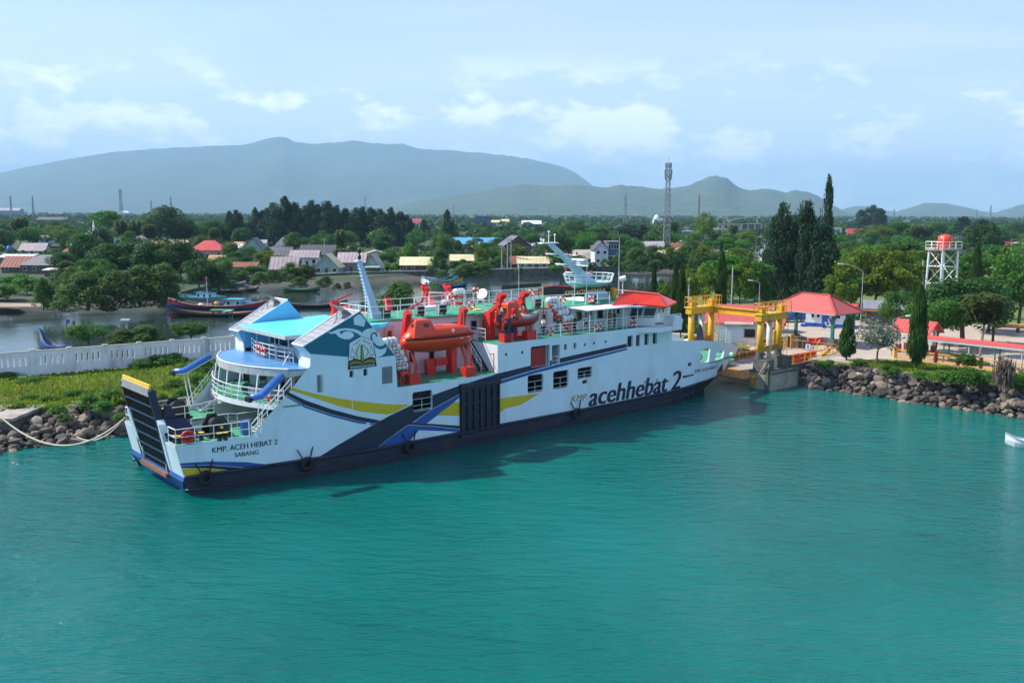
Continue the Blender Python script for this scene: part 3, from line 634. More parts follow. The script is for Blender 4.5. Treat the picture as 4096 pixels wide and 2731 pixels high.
# ---- wheelhouse
wh = [(43.9, 1.8), (45.9, .0), (48.4, 2.3), (48.7, 6.7), (48.4, 11.1), (45.9, 13.4), (43.9, 11.6)]
def ringz(pts, z): return [(s, w, z) for s, w in pts]
def outw(pts, d): return [(s + d * (3.2 if s > 48 else (.9 if s > 45 else 0)), w + (0 if 5 < w < 9 else (-d if w < CL else d)), ) for s, w in pts]
MB().loft([ringz(wh, 8.19), ringz(wh, 8.9), ringz(outw(wh, .28), 10.12)]).build('wheelhouse', 'white', FERRY)
def whwin(i, t0, t1, z0=8.98, z1=9.90):
    a, b = Vector((*wh[i], 0)), Vector((*wh[i + 1], 0)); a2, b2 = [Vector((*q, 0)) for q in (outw(wh, .28)[i], outw(wh, .28)[i + 1])]
    def pt(t, z, o): 
        k = (z - 8.9) / 1.22; p_ = (a.lerp(b, t)).lerp(a2.lerp(b2, t), k); n = (b - a).cross(Vector((0, 0, 1))).normalized(); return p_ + n * o + Vector((0, 0, z))
    m = MB(); m.slab([pt(t0, z0, .01), pt(t1, z0, .01), pt(t1, z1, .01), pt(t0, z1, .01)], (b - a).cross(Vector((0, 0, 1))).normalized() * .03); f = m.build('bridge_window', 'louvre', FERRY)
    e = .06; m = MB(); m.slab([pt(t0 + e * .5, z0 + e, .042), pt(t1 - e * .5, z0 + e, .042), pt(t1 - e * .5, z1 - e, .042), pt(t0 + e * .5, z1 - e, .042)], (b - a).cross(Vector((0, 0, 1))).normalized() * .01); m.build('pane', 'glass_green', f)
for i in range(len(wh) - 1):
    n = 2 if i in (0, 1, 4, 5) else 3
    for k in range(n): whwin(i, .06 + k / n * .92, .06 + (k + .88) / n * .92)
for i, (z0, z1) in ((0, (8.75, 9.0)),): pass
# red visor band round the wheelhouse roof, white edge, black panel
base = [(42.0, 3.05), (44.1, 1.15), (46.35, -.75), (50.2, 2.4), (50.5, 6.7)]; top = [(42.4, 3.35), (44.55, 1.55), (46.5, .1), (49.6, 2.7), (49.9, 6.7)]
base = [(40.2, .55), (43.4, .15), (46.0, -1.25), (50.8, 1.4), (51.1, 6.7)]; top = [(42.3, 1.35), (43.9, 1.35), (46.6, .25), (49.2, 2.4), (49.5, 6.7)]
ztop = [11.35, 11.42, 11.15, 10.95, 10.95]; zb = [10.42, 10.45, 10.15, 10.12, 10.12]
mir = lambda L_: L_ + [(s, BW - w) for s, w in L_[-2::-1]]
B, Tt, zt_, zb_ = mir(base), mir(top), ztop + ztop[-2::-1], zb + zb[-2::-1]
mb = MB(); n = len(B)
outer = [[(*B[i], zb_[i]) for i in range(n)], [(*Tt[i], zt_[i]) for i in range(n)]]
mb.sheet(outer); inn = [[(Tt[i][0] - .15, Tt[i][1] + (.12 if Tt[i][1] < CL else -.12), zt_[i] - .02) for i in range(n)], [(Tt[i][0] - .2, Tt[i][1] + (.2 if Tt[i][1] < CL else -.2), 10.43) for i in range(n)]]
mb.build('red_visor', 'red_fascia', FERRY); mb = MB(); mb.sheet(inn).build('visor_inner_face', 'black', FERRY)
mb = MB(); mb.path(outer[1], .05, 5).build('visor_edge', 'red_fascia', FERRY)
mb = MB(); mb.slab([(*B[i], zb_[i] - .16) for i in range(1, n - 1)], (0, 0, .15)).build('visor_soffit', 'red_fascia', FERRY)
MB().add([(50.45, 1.75, 10.2), (50.62, 3.3, 10.2), (49.5, 3.1, 10.85), (49.3, 2.35, 10.85)], [(0, 1, 2, 3)]).build('visor_window', 'glass_dark', FERRY)
MB().slab([(36.6, 1.1, 10.28), (36.6, .0, 10.22), (45.9, .0, 10.22), (46.0, -.7, 10.20), (43.5, .9, 10.3), (43.5, 1.9, 10.3), (36.6, 2.9, 10.3)], (0, 0, .08)).build('awning_roof', 'awning', FERRY)
mb = MB()
for x in (36.9, 39.2, 41.4, 43.4): mb.bar((x, .12, 8.19), (x, .12, 10.24), .035, 5)
mb.build('awning_post', 'rail_white', FERRY)
# bridge wing
bwg = [(43.3, .03), (44.8, -1.25), (48.6, -1.1), (48.6, .06)]
for pts in (bwg, fl(bwg)): MB().slab([(s, w, 7.72) for s, w in pts], (0, 0, .47)).build('bridge_wing', 'white', FERRY)
MB().slab([(47.2, -1.1, 8.21), (48.6, -1.1, 8.21), (48.75, -1.1, 8.7), (48.2, -1.1, 9.15), (47.5, -1.1, 9.1)], (0, 1.2, 0)).slab([(47.2, 13.3, 8.21), (48.6, 13.3, 8.21), (48.75, 13.3, 8.7), (48.2, 13.3, 9.15), (47.5, 13.3, 9.1)], (0, 1.2, 0)).build('wing_bulwark', 'white', FERRY)
wall('house_front', (48.42, .08), (48.42, 13.32), 3.4, 8.1)
# ---- stern house, funnels, canopy and balcony
FN = [(8.87, 8.95), (8.37, 9.55), (12.71, 11.8), (15.78, 8.22)]
for far in (0, 1):
    f = (lambda w: BW - w) if far else (lambda w: w)
    wo_, wi_ = .57 if not far else .57, 2.25
    e = lambda s, z: f(wn(s, z)); I = f(wi_)
    MB().add([(8.37, I, 9.55), (12.71, I, 11.8), (15.78, I, 8.22), (8.87, I, 8.22)], [(0, 1, 2, 3)]).build('funnel_inner_side', 'peak_blue' if far else 'grey_light', FERRY)
    MB().add([(8.37, e(8.37, 9.5), 9.53), (12.71, e(12.71, 11.8), 11.78), (12.71, I, 11.78), (8.37, I, 9.53)], [(0, 1, 2, 3)]).build('funnel_top', 'grey_plate', FERRY); top_ = kids(FERRY)[-1]
    mb = MB()
    for k in range(1, 9): t = k / 9; s_ = 8.37 + 4.34 * t; z_ = 9.55 + 2.23 * t; mb.bar((s_, e(s_, z_), z_), (s_, I, z_), .03, 4)
    mb.build('funnel_seam', 'grey_plate', top_)
    MB().add([(12.71, e(12.71, 11.8), 11.8), (15.78, e(15.7, 8.2), 8.22), (15.78, I, 8.22), (12.71, I, 11.8)], [(0, 1, 2, 3)]).build('funnel_front', 'white', FERRY)
    MB().add([(8.37, e(8.37, 9.5), 9.55), (8.37, I, 9.55), (8.87, I, 8.95), (8.87, e(8.87, 9), 8.95)], [(0, 1, 2, 3)]).add([(8.87, e(8.87, 9), 8.95), (8.87, I, 8.95), (8.86, I, 7.9), (8.86, e(8.84, 8), 7.9)], [(0, 1, 2, 3)]).build('funnel_aft_face', 'white', FERRY)
    mb = MB().path([(8.37, e(8.37, 9.5), 9.56), (12.71, e(12.71, 11.8), 11.82), (12.71, I, 11.82), (8.37, I, 9.56), (8.37, e(8.37, 9.5), 9.56)], .055, 5); mb.bar((12.71, e(12.71, 11.8), 11.82), (15.78, e(15.7, 8.2), 8.22), .03, 4); mb.build('funnel_trim', 'rail_white', FERRY)
    rows = []
    for k in range(8):
        t = k / 7; rows.append([(12.6 - 1.55 * t, f(.35 + .5 * t), 11.3 + 1.0 * sin(t * 1.5)), (12.6 - 1.55 * t, f(2.0 - .25 * t), 11.3 + 1.0 * sin(t * 1.5))])
    m_ = MB(); m_.sheet(rows); m_.bar((11.6, f(1.2), 12.0), (11.4, f(1.2), 11.1), .04, 4).bar((11.9, f(.8), 11.9), (11.0, f(.9), 10.9), .03, 4); m_.build('exhaust_scoop', 'grey_plate', FERRY, True)
mb = MB().slab([(8.2, 2.85, 9.8), (8.25, 10.85, 9.8), (15.9, 10.85, 10.12), (15.9, 2.4, 10.12), (9.4, 2.4, 9.85)], (0, 0, .28)); mb.build('stern_house_roof', 'roof_cyan', FERRY)
MB().slab([(8.12, 2.8, 9.78), (8.17, 10.9, 9.78), (8.29, 10.9, 9.78), (8.24, 2.8, 9.78)], (0, 0, .26)).slab([(8.2, 2.72, 9.78), (9.4, 2.30, 9.84), (9.4, 2.39, 9.84), (8.2, 2.84, 9.78)], (0, 0, .26)).build('roof_fascia', 'grey_light', FERRY)
for a in ((16.0, 3.4, 17.6), (16.0, 3.0, 17.1)): MB().slab([(15.0, 2.4, 10.2), (15.0, 4.6, 10.2), (a[2], a[1], 10.05 + .3 * (a[2] - 17)), (15.6, 2.3, 9.9)], (0, 0, .08)).build('roof_wing_tip', 'roof_cyan', FERRY)
MB().box(10.8, 15.9, 2.3, 11.1, 7.9, 9.8).build('stern_house', 'grey_light', FERRY); SHs = kids(FERRY)[-1]
for i in range(5): MB().box(10.74, 10.81, 3.0 + i * 1.55, 4.2 + i * 1.55, 8.55, 9.5).build('window', 'glass_dark', SHs)
mb = MB()
for w in (3.0, 5.2, 8.2, 10.5): mb.bar((8.5, w, 7.85), (8.5, w, 9.8), .045, 5)
mb.build('roof_post', 'grey_light', FERRY)
def arc(k, w0_, w1_, sm, n=18): return [(sm + k * (w0_ + (w1_ - w0_) * i / n - CL) ** 2, w0_ + (w1_ - w0_) * i / n) for i in range(n + 1)]
ca = arc(.064, 1.05, 12.35, 5.38)
MB().slab([(8.85, .55, 7.8)] + [(s, w, 7.8) for s, w in ca] + [(8.85, 12.85, 7.8), (11, 12.6, 7.8), (11, .8, 7.8)], (0, 0, .1)).build('blue_canopy', 'canopy_blue', FERRY); CAN = kids(FERRY)[-1]
mb = MB(); mb.sheet([[(s - .02, w, 7.36) for s, w in ca], [(s - .05, w, 7.92) for s, w in ca], [(s + .1, w, 7.92) for s, w in ca]])
for w_ in (0, 1): p, q = (ca[0] if not w_ else ca[-1]), ((8.85, .55) if not w_ else (8.85, 12.85)); mb.add([(*p, 7.36), (*q, 7.5), (*q, 7.9), (*p, 7.92)], [(0, 1, 2, 3)])
mb.build('canopy_fascia', 'grey_light', CAN)
mb = MB(); mb.path([(s - .03, w, 7.95) for s, w in ca], .05, 5); mb.build('canopy_gutter', 'rail_white', CAN)
ba = arc(.052, .75, 12.65, 4.98, 20)
MB().slab([(s, w, 5.3) for s, w in ba] + [(8.9, 12.9, 5.3), (8.9, .5, 5.3)], (0, 0, .1)).build('balcony_deck', 'deck_green', FERRY); BAL = kids(FERRY)[-1]
mb = MB(); mb.sheet([[(s - .03, w, 5.08) for s, w in ba], [(s - .03, w, 5.48) for s, w in ba]]); mb.build('balcony_fascia', 'white', BAL)
mb = MB(); rails(mb, [(s + .05, w, 5.4) for s, w in ba[::2]], 1.08, (.35, .68), 3, .032); mb.build('balcony_rail', 'rail_white', BAL)
mb = MB()
for i in (1, 4, 7, 10, 13, 16, 19): s, w = ba[i]; mb.bar((s + .15, w, 5.4), (s + .45, w, 7.4), .06, 6)
mb.build('balcony_post', 'rail_white', BAL)
V, F, wd_ = text2d('SAFETY & FIRST', .01, .17); k = 2.5 / wd_
mb = MB(); mb.add([(4.98 + .052 * ((10.2 - x * k) - CL) ** 2 - .05, 10.2 - x * k, 5.2 + y) for x, y in V], F); mb.build('balcony_lettering', 'redpaint', BAL)
wall('balcony_back_wall', (8.9, .6), (8.9, 12.8), 5.4, 7.8, mt='grey_light')
for w in (2.2, 5.0, 8.0, 11.0): MB().box(8.78, 8.84, w - .5, w + .5, 5.45, 7.3).build('balcony_door', 'glass_dark', FERRY)
MB().box(6.8, 8.2, 3.6, 6.4, 5.4, 6.05).build('balcony_bench', 'grey_light', FERRY)
for far in (0, 1):                 # blue ducts sloping out from under the canopy
    f = (lambda w: BW - w) if far else (lambda w: w)
    P = [Vector((6.7, f(.75), 7.55)), Vector((4.75, f(.05), 6.45)), Vector((3.95, f(-.05), 6.42))]
    mb = MB(); rg = []
    for i, p in enumerate(P):
        dr = ((P[min(i + 1, 2)] - P[max(i - 1, 0)])).normalized(); u = Vector((0, 1, 0)); u = (u - dr * u.dot(dr)).normalized(); v_ = dr.cross(u); v_ = v_ if v_.z > 0 else -v_
        rg.append([p + u * .36 * cos(t) + v_ * .30 * sin(t) for t in [pi * k / 8 for k in range(9)]] + [p - u * .40 - v_ * .12, p + u * .40 - v_ * .12])
    mb.loft(rg); d = mb.build('slide_duct', 'duct_blue', FERRY); d.data.polygons.foreach_set('use_smooth', [len(q.vertices) == 4 for q in d.data.polygons])
    mb = MB().obox(P[2] + Vector((-.12, 0, -.02)), (.12, 0, 0), (0, .34, 0), (0, 0, .16)); mb.build('duct_mouth', 'black', d)
    mb = MB(); mb.path([P[0] + Vector((0, -.38, -.1)), P[1] + Vector((0, -.40, -.1)), P[2] + Vector((0, -.4, -.1))], .035, 4); mb.bar(P[1] + Vector((0, .2, -.2)), (4.8, f(.9), 3.5), .04, 5).bar(P[1] + Vector((.3, .2, -.2)), (5.1, f(.9), 3.5), .04, 5); mb.build('duct_prop', 'rail_white', d)
wall('lane_end_wall', (9.5, 4.45), (9.5, .55), 1.3, 5.3, mt='grey_light'); wall('lane_end_wall', (9.5, 12.85), (9.5, 8.95), 1.3, 5.3, mt='grey_light')
MB().box(5.2, 9.4, 8.98, 9.06, 3.5, 4.45).box(5.2, 9.4, 8.98, 9.06, 5.12, 5.25).box(9.0, 9.4, 8.98, 9.06, 4.45, 5.12).build('casing_wall', 'grey_light', FERRY)
MB().box(6.3, 9.4, 9.3, 12.3, 3.52, 5.05).build('casing', 'grey_light', FERRY)
# ---- stern ramp, raised
RA, RB = Vector((.12, 0, .78)), Vector((-1.12, 0, 7.12)); ru = (RB - RA).normalized(); rn = ru.cross(Vector((0, 1, 0))).normalized()
if rn.x > 0: rn = -rn
def RP(t, w, o=0): return RA + ru * t + Vector((0, w, 0)) + rn * o
RL = (RB - RA).length
MB().slab([RP(0, 4.45), RP(RL, 4.45), RP(RL, 9.7), RP(0, 9.3)], rn * -.16).build('stern_ramp', 'black', FERRY); RAMP = kids(FERRY)[-1]
mb = MB()
for i in range(17): t = i / 16; a = 4.5 + 4.8 * t; b = 4.5 + 5.15 * t; mb.sqbar(RP(.05, a, .10), RP(RL - .35, b, .10), .04, .10)
mb.build('ramp_rib', 'bollard_black', RAMP, kind='stuff')
for i in range(8): t = .12 + (RL - .6) * i / 7; MB().sqbar(RP(t, 4.42, .20), RP(t, 9.25 + .4 * i / 7, .20), .035, .05).build('ramp_crossbar', 'ramp_blue', RAMP)
MB().sqbar(RP(RL - .3, 4.42, .1), RP(RL - .3, 9.72, .1), .12, .28).build('ramp_lip', 'grey_plate', RAMP)
MB().sqbar(RP(RL + .06, 4.40, 0), RP(RL + .06, 9.74, 0), .07, .16).build('ramp_edge', 'yellow_top', RAMP)
for w, a in ((4.36, 4.36), (9.3, 9.75)): MB().sqbar(RP(0, w, 0), RP(RL - .2, a, 0), .10, .24).build('ramp_side', 'navy', RAMP)
for f in (lambda w: w, lambda w: BW - w):
    MB().slab([(-.85, f(4.3), 4.9), (-.2, f(4.35), 3.5), (2.1, f(4.35), 3.5), (1.2, f(4.35), 4.7)], (0, .1, 0)).slab([(-.8, f(4.3), 4.85), (1.2, f(4.3), 4.65), (1.6, f(3.3), 3.55), (-.5, f(3.4), 3.6)], (0, 0, .1)).build('ramp_housing', 'navy', FERRY)
    MB().slab([(-.35, f(4.55), 4.7), (.75, f(4.55), 4.6), (.25, f(4.55), 5.75), (-.1, f(4.55), 5.78)], (0, .22, 0)).build('ramp_horn', 'navy', FERRY)
# ---- poop deck gear
rp = lambda s, f: (s, f(near(s, 3.5, .12)), 3.5)
for f in (lambda w: w, lambda w: BW - w):
    mb = MB(); rails(mb, [(-.5, f(3.2), 3.5), rp(-.5, f), rp(2, f), rp(4.4, f)], 1.1, (.5, .06), 1.25, .03); mb.build('poop_rail', 'rail_white', FERRY)
    mb = MB(); rails(mb, [(1.6, f(4.42), 3.5), (4.3, f(4.42), 3.5), (4.8, f(4.0), 3.5), (6.4, f(4.0), 3.5)], 1.1, (.5,), 1.3, .03); mb.build('lane_rail', 'rail_white', FERRY)
    mb = MB(); q = [(4.5, f(near(4.5, 3.6)), 3.6), (7.45, f(near(7.45, 6.6)), 6.6)]; rails(mb, q, .75, (.5,), .9, .028); mb.build('sloping_rail', 'rail_white', FERRY)
    mb = MB(); y = f(2.0)
    for i in range(13): t = i / 12; mb.box(5.0 + 2.9 * t, 5.28 + 2.9 * t, y - .4, y + .4, 3.6 + 1.75 * t, 3.64 + 1.75 * t)
    for e_ in (-.42, .42): mb.sqbar((4.9, y + e_, 3.5), (8.1, y + e_, 5.4), .02, .12)
    mb.build('stair', 'grey_light', FERRY)
    mb = MB(); g = lambda s, w: (s, f(w), 3.5); mb.box(2.0, 3.7, *sorted((f(2.35), f(3.95))), 3.5, 3.68); mb.build('winch', 'bollard_black', FERRY); WI = kids(FERRY)[-1]
    for w in (2.45, 3.75): MB().slab([(2.05, f(w), 3.6), (3.6, f(w), 3.6), (3.45, f(w), 4.4), (3.1, f(w), 4.95), (2.5, f(w), 4.95), (2.15, f(w), 4.3)], (0, .08, 0)).build('winch_side', 'bollard_black', WI)
    MB().lathe([(.62, -.55), (.62, -.5), (.42, -.48), (.42, .48), (.62, .5), (.62, .55)], (2.8, f(3.1), 4.3), 16, (0, 1, 0)).build('winch_drum', 'tyre', WI, False)
    MB().lathe([(.24, -.98), (.24, -.7), (.16, -.68), (.16, -.55)], (2.8, f(3.1), 4.25), 14, (0, 1 if f(1) < 7 else -1, 0)).build('winch_head', 'bollard_black', WI, True)
    MB().lathe([(.11, -1.02), (.11, -.99)], (2.8, f(3.1), 4.25), 12, (0, 1 if f(1) < 7 else -1, 0)).build('winch_cap', 'yellow_top', WI)
    for s, w in ((-.25, 2.75), (-.1, 2.45), (.95, 2.55), (1.5, 2.5), (2.35, 1.5), (2.75, 1.45)):
        m_ = MB(); m_.lathe([(.20, 0), (.15, .06), (.14, .42), (.20, .46), (.20, .50)], (s, f(w), 3.5), 12); b_ = m_.build('bollard', 'bollard_black', FERRY, True)
        MB().lathe([(.205, .505), (.205, .53)], (s, f(w), 3.5), 12).build('bollard_cap', 'yellow_top', b_)
MB().torus((.35, 1.95, 3.98), .36, .12, (.25, 1, .1), 20, 8).lathe([(.28, -.05), (.28, .05)], (.35, 1.95, 3.98), 14, (.25, 1, .1)).build('hawser_reel', 'redpaint', FERRY, True)
MB().box(4.2, 4.75, 1.75, 2.2, 3.5, 4.55).build('locker', 'midblue', FERRY)
# ---- rails of the upper decks
mb = MB(); rails(mb, [(30.4, .12, 8.19), (43.3, .12, 8.19), (44.8, -1.15, 8.19), (48.5, -1.0, 8.19)], 1.1, (.22, .48, .74), 1.45, .026); mb.build('bridge_deck_rail', 'rail_white', FERRY)
mb = MB(); rails(mb, [(26.1, 4.0, 8.19), (26.15, 1.9, 8.19)], 1.05, (.35, .68), 1.0, .026); mb.build('bridge_deck_rail', 'rail_white', FERRY)
mb = MB(); rails(mb, [(16.3, 8.9, 10.42), (16.6, 5.0, 10.42), (17.5, 4.2, 10.42), (27.0, 4.2, 10.42), (27.3, 3.35, 10.42), (32.9, 3.3, 10.42), (36.2, 3.25, 10.42), (41.8, 2.3, 10.42)], 1.08, (.5,), 1.45, .027); mb.build('upper_deck_rail', 'rail_white', FERRY)
mb = MB(); rails(mb, [(16.3, 8.9, 10.42), (18, 9.2, 10.42), (27.0, 9.2, 10.42), (30.5, 10.1, 10.42), (41, 10.8, 10.42)], 1.08, (.5,), 1.45, .027); mb.build('upper_deck_rail', 'rail_white', FERRY)
mb = MB(); rails(mb, [(25.6, 9.2, 10.42), (26.3, 7.7, 10.42), (30.2, 8.6, 10.42)], 1.5, (.5, .95), 1.4, .027); mb.build('skylight_rail', 'rail_white', FERRY)
mb = MB(); rails(mb, [(9.0, 3.3, 7.95), (8.6, 5.2, 7.95), (8.6, 8.6, 7.95), (9.2, 10.6, 7.95)], 1.05, (.35, .68), 1.2, .03); mb.bar((8.95, 3.3, 9.0), (7.9, 2.9, 7.9), .035, 5); mb.build('stern_house_rail', 'rail_white', FERRY)
mb = MB(); rails(mb, [(48.6, .15, 6.5), (51.5, .2, 6.3)], .05, (), 5, .02); 
# stair from boat deck to bridge deck
mb = MB(); A0, A1 = Vector((25.3, 1.6, 5.75)), Vector((25.75, 3.9, 8.15))
A0, A1 = Vector((25.6, 1.3, 5.75)), Vector((25.6, 3.9, 8.19))
for i in range(11): p = A0.lerp(A1, (i + .5) / 11); mb.box(p.x - .38, p.x + .38, p.y - .12, p.y + .12, p.z - .02, p.z + .02)
for e_ in (-.4, .4): mb.sqbar(A0 + Vector((e_, 0, 0)), A1 + Vector((e_, 0, 0)), .03, .14)
mb.build('deck_stair', 'darkgreen', FERRY); st_ = kids(FERRY)[-1]; mb = MB()
for e_ in (-.42, .42):
    a_, b_ = A0 + Vector((e_, 0, 0)), A1 + Vector((e_, 0, 0)); rails(mb, [a_, b_], .95, (.5,), .9, .026)
mb.build('stair_rail', 'rail_white', st_)
# ---- masts
a, b = Vector((17.75, 5.9, 10.42)), Vector((16.4, 5.9, 15.1)); mb = MB()
mb.loft([[(a.x - .45, a.y - .35, a.z), (a.x + .5, a.y - .35, a.z), (a.x + .5, a.y + .35, a.z), (a.x - .45, a.y + .35, a.z)], [(a.x - .55, a.y - .22, a.z + 1), (a.x + .15, a.y - .22, a.z + 1), (a.x + .15, a.y + .22, a.z + 1), (a.x - .55, a.y + .22, a.z + 1)], [(b.x - .16, b.y - .12, b.z), (b.x + .16, b.y - .12, b.z), (b.x + .16, b.y + .12, b.z), (b.x - .16, b.y + .12, b.z)]]); mb.build('aft_mast', 'mast_blue', FERRY); AM = kids(FERRY)[-1]
MB().box(b.x - .35, b.x + .3, b.y - .25, b.y + .25, b.z, b.z + .07).bar((b.x, b.y, b.z), (b.x, b.y, b.z + 1.1), .03).build('mast_platform', 'white', AM)
MB().lathe([(.13, 0), (.13, .35), (.05, .36), (.05, .5), (.13, .51), (.13, .9)], (b.x, b.y, b.z + .12), 10).build('mast_lamp', 'black', AM, True)
mb = MB()
for e_ in (-.55, .55): mb.bar((17.2, 5.9 + e_, 10.42), (17.0, 5.9 + e_ * .3, 12.3), .035, 4)
for i in range(15): t = .08 + i * .06; p = a.lerp(b, t) + Vector((-.38 + .2 * t, 0, 0)); mb.bar(p + Vector((0, -.2, 0)), p + Vector((0, .2, 0)), .02, 4)
mb.build('mast_ladder', 'rail_white', AM)
# main mast over the wheelhouse
def rect_(c, hx, hy): return [(c[0] - hx, c[1] - hy, c[2]), (c[0] + hx, c[1] - hy, c[2]), (c[0] + hx, c[1] + hy, c[2]), (c[0] - hx, c[1] + hy, c[2])]
mb = MB(); mb.loft([rect_((43.4, CL, 10.43), 2.0, 1.5), rect_((43.3, CL, 11.85), .95, .9)]); mb.build('main_mast_pedestal', 'mast_aqua', FERRY)
mb = MB(); n = 20; ov = lambda k, z, dx=0: [(43.45 + (2.75 * k) * cos(2 * pi * i / n) + dx, CL + 2.0 * k * sin(2 * pi * i / n), z) for i in range(n)]
mb.loft([ov(.62, 11.7), ov(.93, 12.05), ov(.95, 12.2)]); mb.build('mast_platform', 'mast_aqua', FERRY); MP = kids(FERRY)[-1]
mb = MB(); q = ov(.95, 12.2); q2 = ov(1.05, 12.95)
for i in range(0, n): mb.bar(q[i], q2[i], .03, 4)
mb.path(q2, .04, 5, True); mb.path([Vector(x).lerp(Vector(y), .5) for x, y in zip(q, q2)], .028, 4, True); mb.build('platform_rail', 'rail_white', MP)
m0, m1 = Vector((43.2, CL, 12.1)), Vector((38.1, CL, 16.1)); mb = MB()
mb.loft([rect_((43.3, CL, 12.0), 1.15, .42), rect_((42.3, CL, 13.0), .62, .32), rect_((40.2, CL, 14.6), .42, .24), rect_((38.05, CL, 16.05), .36, .16)]); mb.build('main_mast', 'mast_blue', FERRY); MM = kids(FERRY)[-1]
MB().box(36.8, 38.9, CL - .35, CL + .35, 16.08, 16.18).build('mast_top_platform', 'rail_white', MM)
mb = MB()
for s, z, l in ((39.6, 15.0, 2.2), (41.0, 13.95, 2.3), (42.0, 13.1, 1.9)):
    mb.sqbar((s, CL - l, z), (s, CL + l, z), .06, .05); mb.bar((s, CL - l * .9, z), (s + .3, CL, z - .45), .03, 4).bar((s, CL + l * .9, z), (s + .3, CL, z - .45), .03, 4)
    mb.sqbar((s - 1.9, CL + .1, z + .05), (s + .9, CL + .1, z + .02), .05, .04)
mb.build('crosstree', 'rail_white', MM)
mb = MB()
for s, w, h in ((36.9, CL, .3), (37.4, CL + .2, .2), (37.9, CL, 1.0), (38.5, CL - .2, .7)): mb.bar((s, w, 16.18), (s, w, 16.18 + h), .035, 4).lathe([(.05, 0), (.1, .05), (.1, .15), (.04, .2)], (s, w, 16.1 + h), 8)
mb.bar((37.6, CL, 16.85), (38.2, CL, 16.85), .03, 4); mb.build('mast_light', 'rail_white', MM)
mb = MB()
for s, w, z in ((39.6, CL - 2.1, 15.05), (42.0, CL - 1.8, 13.15), (42.0, CL + 1.8, 13.15), (39.6, CL + 2.1, 15.05)): mb.lathe([(.1, 0), (.1, .22), (.04, .26)], (s, w, z), 8)
mb.build('signal_lamp', 'redpaint', MM)
f = MB().box(41.2, 42.5, CL - 1.0, CL + .6, 14.0, 14.18).build('radar_arm', 'mast_aqua', MM); MB().box(41.5, 42.1, CL - 1.15, CL + .75, 14.35, 14.52).build('radar_scanner', 'rail_white', MM); MB().lathe([(.2, 0), (.2, .18)], (41.8, CL - .2, 14.18), 10).build('radar_drum', 'rail_white', MM)
# name board and far board
MB().slab([(38.9, 5.6, 10.9), (45.6, 5.6, 10.9), (45.6, 5.6, 11.75), (38.9, 5.6, 11.75)], (0, .08, 0)).build('name_board', 'black', FERRY); NB = kids(FERRY)[-1]
lettering('board_lettering', 'KMP. ACEH HEBAT 2', 39.1, 11.1, 44.6, 11.1, .46, 'yellow_top', .012, 0, .02, NB, None, lambda s, z: 5.6)
MB().box(36.6, 41.9, 12.0, 12.1, 11.3, 11.82).build('far_board', 'black', FERRY); mb = MB()
for x in (36.8, 39.4, 41.6): mb.bar((x, 12.05, 8.2), (x, 12.05, 11.4), .05, 5)
mb.build('far_board_post', 'black', FERRY)
# antennas, searchlight, dish, lamps, deck boxes
mb = MB()
for s, w, z0, z1, r in ((46.0, 5.0, 10.5, 16.6, .03), (40.6, 4.2, 10.5, 15.0, .03), (47.6, 6.5, 10.5, 13.2, .022), (48.5, 7.2, 10.5, 13.0, .022), (39.4, 4.6, 10.5, 12.4, .05), (33.5, 6, 10.5, 14.2, .03)): mb.bar((s, w, z0), (s, w, z1), r, 5, r * .5)
mb.build('antenna', 'rail_white', FERRY)
mb = MB().bar((46.6, 5, 10.5), (46.6, 5, 12.2), .06)
for i in range(3): mb.bar((46.6 + .4 * cos(i * 2.1), 5 + .4 * sin(i * 2.1), 10.45), (46.6, 5, 11.3), .03, 4)
mb.lathe([(.2, -.3), (.27, -.28), (.27, .3), (.2, .32)], (46.6, 5, 12.45), 12, (.7, -.6, .25)); mb.build('searchlight', 'rail_white', FERRY)
mb = MB().bar((31.2, 8.4, 10.42), (31.2, 8.4, 11.2), .05); mb.lathe([(.04, 0), (.35, .06), (.55, .2), (.56, .21), (.35, .08), (.04, .02)], (31.2, 8.4, 11.4), 14, (-.8, -.35, .45)); mb.build('satellite_dish', 'rail_white', FERRY, True)
MB().box(45.35, 45.85, 5.1, 5.6, 10.45, 11.5).build('covered_compass', 'yellow', FERRY)
for s, w in ((21.5, 4.9), (23.7, 4.8), (33.6, 3.7), (40.3, 3.2)):
    m_ = MB().box(s - .38, s + .38, w - .25, w + .25, 10.55, 11.25); o_ = m_.build('deck_blower', 'louvre', FERRY); MB().box(s - .33, s + .33, w - .27, w - .24, 10.6, 11.2).build('blower_grille', 'black', o_); MB().box(s - .3, s - .2, w - .2, w + .2, 10.42, 10.56).box(s + .2, s + .3, w - .2, w + .2, 10.42, 10.56).build('blower_foot', 'black', o_)
MB().box(24.0, 26.5, 7.8, 9.0, 10.43, 10.75).build('skylight', 'white', FERRY); MB().box(18.4, 19.1, 5.6, 6.0, 10.42, 11.0).build('deck_chair_box', 'darkgreen', FERRY)
MB().box(27.6, 28.6, 5.2, 7.2, 10.43, 10.5).build('deck_hatch', 'yellow_top', FERRY)
